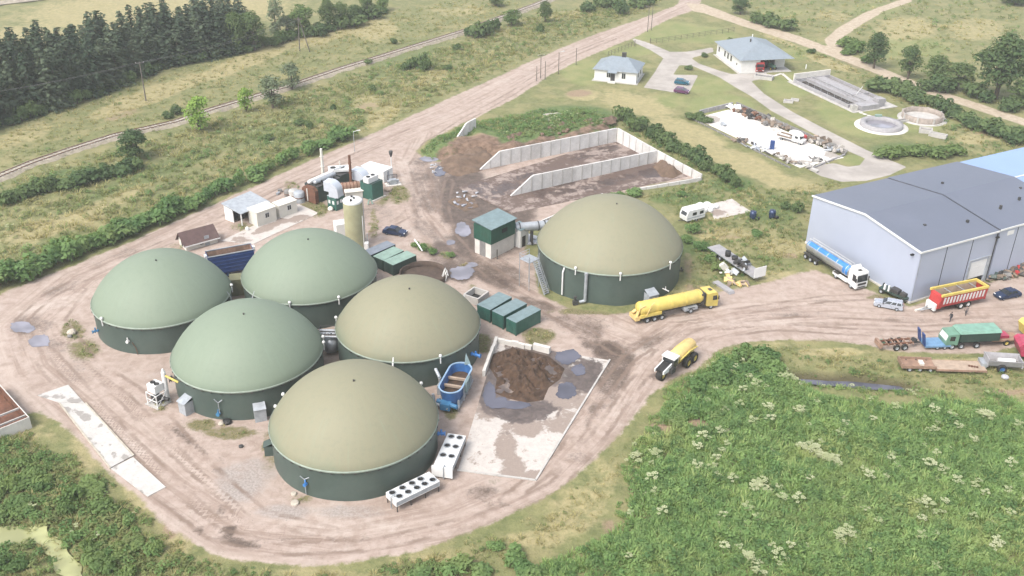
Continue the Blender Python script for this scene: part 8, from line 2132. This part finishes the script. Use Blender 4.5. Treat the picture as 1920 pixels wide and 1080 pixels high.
while d < tot:
    p, u = along(bl, d); n_ = Vector((-u.y, u.x, 0)); q = p + n_ * nr.uniform(-1.2, 1.0)
    s = nr.uniform(1.8, 3.0)
    plant('shrub', 'shrub', BSH['dark'][int(nr.integers(0, 3))], '', q, (s, s, s * nr.uniform(.9, 1.5)), 'dark shrub at the foot of the spruce belt', 'shrubs under the spruce belt', ('foliage', 'stems'))
    d += nr.uniform(2.2, 4.2)
# single trees: x, foot y, top y, width in photo pixels, kind, label
def tree_at(px, py, ty, wpx, kind, label, v=0, group=None, name='tree'):
    g = G(px, py); h = up(g, ty); R = (Vector((g.x, g.y, 0)) - Vector((0, 0, CAM_H))).length
    w_ = wpx / FOC * R
    pair, H, cr = BRD[kind][v % len(BRD[kind])]
    plant(name, 'tree', pair, '', g, (w_ / 2 / cr, w_ / 2 / cr, h / H), label, group)
for a in ((478, 94, 20, 52, 'dark', 'dark rounded tree at the right end of the spruce belt', 1), (447, 98, 24, 46, 'dark', 'dark broad tree next to the last spruces of the belt', 0), (520, 76, -2, 36, 'grey', 'tall slim grey green tree right of the spruce belt'), (540, 72, 30, 40, 'grey', 'low grey green tree below the slim tree'), (565, 66, 8, 62, 'mid', 'round green tree behind the two legged power pole'),
          (615, 56, -2, 38, 'dark', 'dark narrow tree right of the two legged power pole'), (640, 52, 4, 40, 'dark', 'dark tree in the far row, second right of the two legged pole', 1), (668, 40, 10, 42, 'dark', 'low dark round tree in the far row'), (690, 34, -6, 34, 'dark', 'dark tree at the top picture edge in the far row', 1), (718, 20, -12, 30, 'mid', 'small tree at the top picture edge, rightmost of the far row'),
          (375, 246, 184, 54, 'bright', 'bright yellow green young tree beside the railway'), (462, 210, 166, 32, 'bright', 'smaller bright green young tree beside the railway'), (512, 202, 140, 52, 'grey', 'dark grey green tree covering the railway'), (548, 168, 118, 40, 'grey', 'thin grey tree beside the railway, upper one'), (253, 298, 244, 64, 'dark', 'dense dark green bushy tree below the railway', 1),
          (1022, 42, 3, 32, 'dark', 'dark oval tree standing alone above the straight road'), (960, 48, 18, 44, 'mid', 'round green tree at the end of the railway'), (930, 12, -8, 34, 'dark', 'dark tree cut by the top picture edge', 1), (1388, 27, -4, 36, 'dark', 'dark tree beside the dirt track near the junction', 1),
          (1638, 128, 62, 48, 'dark', 'tall dark tree right of the track fork', 0), (1702, 148, 85, 42, 'dark', 'slim dark tree along the dirt track, second from the fork', 1), (1752, 160, 104, 54, 'dark', 'dark round tree along the track, third from the fork', 0), (1792, 168, 118, 58, 'dark', 'dark spreading tree left of the biggest tree', 1), (1866, 186, 66, 104, 'dark', 'biggest dark tree at the right, behind the dirt track', 0), (1915, 200, 150, 60, 'dark', 'dark tree at the right picture edge', 1),
          (1905, 8, -14, 60, 'dark', 'dark tree in the upper right picture corner', 0)):
    tree_at(a[0], a[1], a[2], a[3], a[4], a[5], a[6] if len(a) > 6 else 0)
# bushes: groups of look-alikes
def bushes(lst, kind, label, group, name='bush'):
    for px, py, wpx, hpx in lst:
        g = G(px, py); R = (Vector((g.x, g.y, 0)) - Vector((0, 0, CAM_H))).length
        w_ = wpx / FOC * R / 1.7; h = hpx / FOC * R / .95
        plant(name, 'bush', BSH[kind][int(nr.integers(0, 3))], '', g, (w_ * nr.uniform(.9, 1.1), w_ * nr.uniform(.9, 1.1), max(.6, h)), label, group, ('foliage', 'stems'))
def strip(pts, step, wpx, hpx, jit):
    o = []
    for (x0, y0), (x1, y1) in zip(pts[:-1], pts[1:]):
        n = max(1, int(math.hypot(x1 - x0, y1 - y0) / step))
        for k in range(n):
            u = (k + nr.uniform(.2, .8)) / n
            o.append((x0 + (x1 - x0) * u + nr.uniform(-jit, jit), y0 + (y1 - y0) * u + nr.uniform(-jit, jit) * .5, wpx * nr.uniform(.7, 1.3), hpx * nr.uniform(.7, 1.3)))
    return o
bushes(strip([(-10, 540), (60, 512), (140, 480), (250, 436), (330, 400)], 17, 46, 30, 7), 'weed', 'dark green bush in the hedge between weedy field and yard road, left part', 'bushes along the yard road')
bushes(strip([(330, 400), (420, 360), (500, 322), (600, 278), (660, 252)], 19, 38, 22, 6), 'weed', 'dark green bush in the hedge above the white cabins and chimneys', 'bushes above the cabins')
bushes(strip([(0, 385), (60, 366), (130, 348), (200, 330), (260, 316)], 20, 44, 22, 8), 'dark', 'dark bush in the patch below the railway at the left edge', 'bushes below the railway')
bushes(strip([(1160, 222), (1200, 244), (1240, 268), (1290, 300), (1330, 322), (1385, 352)], 15, 34, 22, 5), 'dark', 'dark green bush in the hedge beside the rear clamp wall', 'hedge by the clamp')
bushes(strip([(1630, 168), (1690, 178), (1740, 196), (1800, 224), (1860, 250), (1925, 272)], 20, 42, 22, 7), 'dark', 'dark green bush in the thicket below the dirt track on the right', 'thicket by the dirt track')
bushes(strip([(1655, 300), (1700, 288), (1750, 292), (1800, 290)], 20, 40, 18, 6), 'mid', 'low green bush behind the far roof edge of the hall', 'bushes behind the hall')
bushes([(895, 72, 34, 26), (912, 66, 28, 26), (928, 58, 26, 24), (880, 68, 26, 18)], 'dark', 'dark bush in the small clump beside the railway end', 'clump by the railway end')
bushes([(792, 128, 30, 30), (775, 126, 30, 18), (800, 132, 24, 22), (760, 130, 20, 14)], 'dark', 'dark bush in the clump in the middle of the weedy field', 'clump in the weedy field')
bushes([(1100, 22, 34, 18), (1130, 14, 40, 20), (1168, 26, 34, 22), (1195, 14, 38, 22), (1215, 10, 30, 16), (1150, 8, 40, 18)], 'dark', 'dark bush in the row at the top edge above the straight road', 'bushes at the top edge')
bushes([(1422, 44, 36, 18), (1445, 50, 44, 24), (1470, 56, 34, 20)], 'dark', 'dark bush in the clump beside the dirt track above the works house', 'clump by the dirt track')
bushes([(1588, 88, 34, 20), (1605, 96, 34, 18), (1590, 102, 26, 12), (1625, 118, 26, 14)], 'mid', 'green bush at the fork of the dirt tracks', 'bushes at the fork')
bushes([(1770, 172, 44, 28), (1820, 180, 40, 26), (1890, 206, 44, 22), (1740, 170, 34, 20), (1845, 192, 30, 18)], 'dark', 'dark undergrowth bush below the big trees at the right', 'undergrowth at the right')
bushes([(1493, 400, 22, 20), (1470, 392, 22, 12)], 'dark', 'dark bush on the grass left of the hall gable', 'bushes left of the hall')
bushes([(1300, 438, 30, 20), (1315, 470, 28, 18), (1330, 490, 26, 16), (1288, 455, 24, 16), (1345, 505, 24, 12), (1295, 405, 24, 14), (1420, 440, 30, 10), (1278, 368, 22, 10), (1190, 366, 40, 12), (1160, 370, 26, 10)], 'weed', 'green weedy bush on the rough grass right of the largest tank', 'weeds by the largest tank')
bushes(strip([(1300, 745), (1330, 712), (1372, 684), (1410, 668), (1460, 690)], 19, 42, 24, 9) + [(1430, 690, 50, 30), (1452, 698, 44, 26), (1400, 702, 46, 22), (1345, 720, 46, 26), (1310, 728, 40, 24)], 'weed', 'bright green bush in the thicket between slurry spreader and ditch', 'thicket by the ditch')
bushes([(1270, 770, 36, 22), (1255, 790, 30, 18), (1290, 775, 34, 20), (1225, 812, 26, 14)], 'weed', 'low green bush beside the bare patch at the meadow edge', 'bushes at the meadow edge')
bushes([(330, 214, 24, 16), (318, 222, 24, 12), (225, 326, 32, 14), (580, 240, 16, 16), (740, 82, 14, 10), (855, 95, 16, 12), (1013, 60, 20, 14), (640, 265, 20, 12), (700, 170, 18, 10), (625, 205, 16, 9), (560, 235, 22, 10), (500, 262, 24, 10), (840, 130, 20, 9), (690, 120, 16, 9)], 'dark', 'small dark bush scattered in the weedy field by the railway', 'scattered bushes')
LL = []
for _ in range(64):
    px, py = nr.uniform(-20, 330), nr.uniform(850, 1090)
    if py < 830 + .5 * px or py > 1090: continue
    if sdf(np.array([G(px, py)[:2]]), A_['pond'])[0] > -1.5: continue
    if sdf(np.array([G(px, py)[:2]]), A_['yard'])[0] > -3: continue
    LL.append((px, py, nr.uniform(24, 56), nr.uniform(12, 30)))
bushes(LL, 'low', 'green shrub in the thicket around the algae pond', 'thicket by the pond')
bushes([(860, 1072, 60, 26), (900, 1076, 50, 18), (960, 1050, 50, 22), (930, 1030, 30, 16), (790, 1085, 50, 16), (990, 1075, 50, 24)], 'weed', 'green shrub on the verge at the bottom picture edge', 'shrubs on the lower verge')
# ---- ground cover nobody could count
def blades(name, n, h, spread, wdt, mt, lean=.35):
    mb = MB()
    for k in range(n):
        q = nr.uniform(0, 6.28); r0 = spread * math.sqrt(nr.uniform(0, 1)); x, y = r0 * math.cos(q), r0 * math.sin(q)
        hh = h * nr.uniform(.6, 1.15); l_ = lean * nr.uniform(.5, 1.9); w_ = wdt * nr.uniform(.7, 1.3); q2 = q + 1.57 + nr.uniform(-.5, .5)
        dx, dy = math.cos(q2) * w_, math.sin(q2) * w_; ex, ey = math.cos(q) * l_, math.sin(q) * l_
        mb.add([(x - dx, y - dy, -.1), (x + dx, y + dy, -.1), (x + dx * .8 + ex * .4, y + dy * .8 + ey * .4, hh * .6), (x - dx * .8 + ex * .4, y - dy * .8 + ey * .4, hh * .6), (x + ex, y + ey, hh)], [(0, 1, 2, 3), (3, 2, 4)])
    return mb.mesh(name, M[mt])
def clump(name, n, r, h, ls, mt):
    d = nr.normal(size=(n, 3)); d /= np.linalg.norm(d, axis=1)[:, None]; d[:, 2] = np.abs(d[:, 2])
    d[:, 2] = d[:, 2] * .8 + .15
    P = d * nr.uniform(.78, 1.08, n)[:, None] * np.array([r, r, h]); P[:, 2] += .05
    return leaf_mesh(name, P, ls * 1.15, M[mt], d * .8, 1.1, .6)
def umbel(name, n, h):
    mb = MB()
    for k in range(n):
        x, y = nr.uniform(-.55, .55, 2); hh = h * nr.uniform(.75, 1.1); s = nr.uniform(.10, .20)
        for j in range(5):
            q = 6.28 * j / 5; cx, cy = x + s * .8 * math.cos(q), y + s * .8 * math.sin(q); z = hh + nr.uniform(-.04, .04)
            mb.add([(cx - s * .55, cy, z), (cx, cy - s * .55, z + .02), (cx + s * .55, cy, z), (cx, cy + s * .55, z + .02)], [(0, 1, 2, 3)])
        mb.add([(x - .02, y, 0), (x + .02, y, 0), (x, y, hh)], [(0, 1, 2)], 1)
    return mb.mesh(name, [M['umbel'], M['meadow']])
def proto(cname, meshes):
    c = bpy.data.collections.new(cname)
    for i, me in enumerate(meshes):
        o = bpy.data.objects.new('%s_%s' % (cname, 'abcdefgh'[i]), me); c.objects.link(o)
    return c
PC = {'meadow': proto('meadow_clump', [blades('blade_clump', 20, 1.0, .5, .05, 'meadow', .5), clump('leaf_clump', 44, .55, .95, .135, 'meadow'), blades('blade_clump', 18, .95, .5, .05, 'meadow_pale', .5), umbel('umbel_clump', 9, 1.2), clump('leaf_clump', 50, .6, 1.05, .14, 'weed_dark')]),
      'weed': proto('weed_clump', [clump('leaf_clump', 30, .55, .75, .17, 'weed'), blades('blade_clump', 12, .7, .5, .06, 'weed', .6), clump('leaf_clump', 34, .6, .9, .17, 'weed_dark'), umbel('umbel_clump', 4, .9), blades('blade_clump', 14, .6, .5, .06, 'dry', .6)])}
def scatter(name, P3, idx, sc, coll):
    n = len(P3)
    me = bpy.data.meshes.new(name); me.vertices.add(n); me.vertices.foreach_set('co', P3.astype(np.float32).ravel())
    a = me.attributes.new('pick', 'INT', 'POINT'); a.data.foreach_set('value', idx.astype(np.int32))
    add_attr(me, 'size', sc); add_attr(me, 'turn', nr.uniform(0, 6.28, n))
    o = struct(put(name, me), 'stuff')
    ng = bpy.data.node_groups.new(name, 'GeometryNodeTree')
    ng.interface.new_socket('Geometry', in_out='INPUT', socket_type='NodeSocketGeometry'); ng.interface.new_socket('Geometry', in_out='OUTPUT', socket_type='NodeSocketGeometry')
    N = ng.nodes.new; l = ng.links.new
    gi, go = N('NodeGroupInput'), N('NodeGroupOutput')
    ip = N('GeometryNodeInstanceOnPoints'); ci = N('GeometryNodeCollectionInfo')
    ci.inputs['Collection'].default_value = coll; ci.inputs['Separate Children'].default_value = True; ci.inputs['Reset Children'].default_value = True
    def na(nm, ty): x = N('GeometryNodeInputNamedAttribute'); x.data_type = ty; x.inputs['Name'].default_value = nm; return x.outputs['Attribute']
    cx = N('ShaderNodeCombineXYZ'); l(na('turn', 'FLOAT'), cx.inputs[2])
    er = N('FunctionNodeEulerToRotation'); l(cx.outputs[0], er.inputs[0])
    l(gi.outputs[0], ip.inputs['Points']); l(ci.outputs[0], ip.inputs['Instance']); ip.inputs['Pick Instance'].default_value = True
    l(na('pick', 'INT'), ip.inputs['Instance Index']); l(er.outputs[0], ip.inputs['Rotation']); l(na('size', 'FLOAT'), ip.inputs['Scale'])
    l(ip.outputs[0], go.inputs[0])
    md = o.modifiers.new('scatter', 'NODES'); md.node_group = ng
    return o
HALLP = np.array([(Nn + fu * x + Vector((-fu.y, fu.x, 0)) * y)[:2] for x, y in ((-1, -1), (90, -1), (90, W_ + 1), (-1, W_ + 1))])
def zone(name, pts, dens, size, coll, probs, umb=0.0, keep=None, extra=None, yard=False):
    poly = poly_xy(pts); lo, hi = poly.min(0), poly.max(0)
    n = int((hi - lo).prod() * dens)
    XY = nr.uniform(lo, hi, (n, 2)); XY = XY[sdf(XY, poly) > 1.6 * (wob(XY, 2.4, 6) + .45)]
    F = Fields(XY)
    ok = ((F.d_yard < -.8) | yard) & (F.d_drive < -.8) & (F.d_track < -.6) & (F.d_pond < .4) & (F.d_ditch < -.5) & (sdf(XY, HALLP) < 0)
    for pl in FLATS: ok &= sdf(XY, pl) < .3
    for k in TANKS.values(): ok &= np.hypot(XY[:, 0] - k[0], XY[:, 1] - k[1]) > k[2] + .3
    if keep is not None: ok &= keep(F)
    XY = XY[ok]; n = len(XY)
    F = Fields(XY); z = F.height()
    pr = np.array(probs, float); pr /= pr.sum()
    idx = nr.choice(len(pr), n, p=pr)
    if umb:
        hot = .75 * wob(XY, 3.4, 4) + .6 * wob(XY, 1.7, 8) + .35 * wob(XY, 9, 3)
        idx = np.where((hot > .98 - umb) & (nr.uniform(0, 1, n) < .6), 3, idx)
    if extra is not None: idx = extra(F, idx)
    sc = nr.uniform(size[0] * .75, size[1] * 1.12, n) * (1 + .28 * wob(XY, 4, 2)) * (.5 + .5 * sm(sdf(XY, poly), 0, 4.5))
    return scatter(name, np.column_stack([XY, z]), idx, sc, PC[coll])
dryx = lambda F, idx: np.where((F.dry > .45) & (nr.uniform(0, 1, len(idx)) < .8), 4, idx)
MEAD = [(1243, 735), (1300, 700), (1345, 662), (1480, 692), (1500, 722), (1590, 742), (1700, 748), (1800, 742), (1960, 752), (1960, 1110), (930, 1110), (1000, 1055), (1120, 1005), (1165, 930), (1175, 860), (1205, 800)]
BARE = [(1310, 797, 30, 13), (1240, 808, 26, 12), (1140, 985, 18, 20), (1172, 955, 10, 14)]
zone('tall_meadow', MEAD, 7.0, (.5, 1.2), 'meadow', [.30, .30, .22, .012, .17], .09, keep=lambda F: blobs(F.px, F.py, BARE) < .4)
zone('pond_weeds', [(-60, 800), (60, 800), (140, 850), (220, 905), (280, 955), (320, 1000), (370, 1040), (450, 1062), (600, 1066), (760, 1050), (850, 1022), (880, 1100), (-60, 1100)], 3.4, (.6, 1.1), 'weed', [.3, .2, .3, .01, .19], .0, extra=dryx)
zone('verge_grass', [(850, 1022), (960, 985), (1040, 940), (1100, 895), (1150, 842), (1200, 780), (1240, 735), (1205, 800), (1175, 860), (1165, 930), (1120, 1005), (1000, 1055), (900, 1100), (850, 1100)], 1.6, (.35, .7), 'weed', [.2, .35, .08, 0, .37], extra=dryx)
zone('field_weeds', [(-20, 350), (130, 298), (330, 243), (450, 203), (640, 143), (870, 72), (1000, 24), (1262, -4), (1200, 30), (1060, 83), (930, 141), (740, 228), (580, 298), (420, 371), (250, 448), (-20, 556)], .75, (.55, 1.15), 'weed', [.34, .24, .10, .01, .31], .02, extra=dryx)
zone('railway_grass', [(-20, 335), (60, 305), (215, 252), (330, 226), (450, 188), (640, 126), (870, 55), (1000, 8), (900, -10), (720, 20), (505, 88), (400, 113), (240, 155), (100, 210), (-20, 246)], .42, (.4, .8), 'weed', [.14, .3, .02, .01, .53], extra=dryx)
zone('berm_growth', [(780, 292), (800, 266), (850, 243), (905, 224), (1000, 205), (1110, 203), (1165, 228), (1162, 250), (1100, 262), (960, 285), (900, 262), (860, 278), (810, 300)], 2.2, (.5, .95), 'weed', [.25, .15, .58, .02, 0], keep=lambda F: F.soil + .25 * wob(F.XY, 1.4, 2) < .5)
zone('rough_grass', [(1130, 374), (1240, 348), (1320, 335), (1400, 350), (1500, 345), (1700, 320), (1540, 368), (1518, 470), (1500, 508), (1420, 530), (1290, 556), (1200, 580), (1290, 520), (1290, 440), (1230, 380)], 1.3, (.35, .8), 'weed', [.26, .3, .16, .005, .28], extra=dryx)
zone('ditch_bank', [(1320, 660), (1480, 640), (1640, 655), (1760, 668), (1940, 668), (1940, 760), (1700, 730), (1590, 726), (1500, 712), (1400, 690)], 1.7, (.3, .65), 'weed', [.2, .34, .08, 0, .38], extra=dryx)
zone('track_weeds', [(1400, 52), (1560, 106), (1640, 136), (1880, 226), (1940, 262), (1940, 320), (1800, 292), (1700, 276), (1760, 250), (1640, 170), (1500, 110)], .5, (.4, .95), 'weed', [.3, .25, .2, .01, .24], extra=dryx)
zone('far_grass', [(1330, -6), (1530, -6), (1690, -6), (1920, -6), (1940, 210), (1880, 208), (1640, 116), (1560, 92), (1400, 36)], .12, (.6, 1.2), 'weed', [.3, .25, .2, .01, .24], extra=dryx)
zone('yard_weeds', YARD, 1.5, (.22, .5), 'weed', [.3, .35, .1, 0, .25], keep=lambda F: F.green + .35 * wob(F.XY, 1.8, 3) > .62, yard=True)
zone('hedge_weeds', [(1160, 208), (1250, 248), (1400, 340), (1450, 365), (1385, 372), (1290, 322), (1168, 246)], 1.2, (.5, 1.0), 'weed', [.34, .2, .34, .01, .1])
bushes([(1300, 222, 30, 10), (1318, 228, 28, 12), (1330, 230, 20, 10), (1312, 218, 22, 9)], 'dark', 'low dark bush in the far left corner of the storage yard', 'bushes in the storage yard')
bushes([(1321, 107, 14, 8), (1368, 77, 10, 6), (1520, 100, 18, 9), (1289, 131, 16, 8)], 'dark', 'small dark bush on the lawn by the paved drive', 'bushes on the lawn')
bushes([(795, 470, 22, 14), (812, 476, 20, 12), (845, 482, 18, 10), (778, 462, 16, 10)], 'weed', 'small green bush on the earth beside the round brown pit', 'bushes by the round pit')
zone('ditch_reeds', [(1480, 690), (1600, 692), (1720, 708), (1740, 735), (1590, 735), (1480, 720)], 5.0, (.45, .85), 'weed', [.3, .4, .2, .01, .1], keep=lambda F: (F.d_ditch < -.75) & (F.d_ditch > -3.2))
zone('bank_growth', [(1440, 690), (1600, 716), (1760, 726), (1900, 735), (1900, 760), (1700, 752), (1590, 746), (1480, 724)], 3.2, (.5, .9), 'meadow', [.3, .3, .2, .012, .17], .06)
zone('track_side_grass', [(-20, 328), (60, 298), (215, 246), (330, 220), (450, 181), (640, 120), (870, 50), (1000, 2), (1030, 2), (1000, 22), (870, 70), (640, 140), (450, 202), (330, 242), (215, 268), (60, 320), (-20, 350)], 1.3, (.4, .75), 'weed', [.22, .34, .06, .02, .36], keep=lambda F: np.abs(pdist(F.XY, np.array([p[:2] for p in rp]))[0]) > 1.75)
bushes(strip([(505, 88), (540, 76), (590, 66), (640, 54), (720, 24)], 14, 34, 20, 4), 'dark', 'dark bush in the hedge between the spruce belt and the top edge', 'hedge after the spruce belt')

# ================================================================ hazy summer air
hz = bpy.data.materials.new('haze'); hz.use_nodes = True
nt = hz.node_tree; nt.nodes.clear()
out = nt.nodes.new('ShaderNodeOutputMaterial'); pv = nt.nodes.new('ShaderNodeVolumePrincipled')
pv.inputs['Color'].default_value = (0.93, 0.95, 0.97, 1); pv.inputs['Density'].default_value = 0.00024; pv.inputs['Anisotropy'].default_value = 0.2
nt.links.new(pv.outputs[0], out.inputs['Volume'])
mb = MB(); mb.box(-1450, 1450, -350, 2300, -3.0, 92.0)
struct(obj('haze', mb, hz), 'stuff')
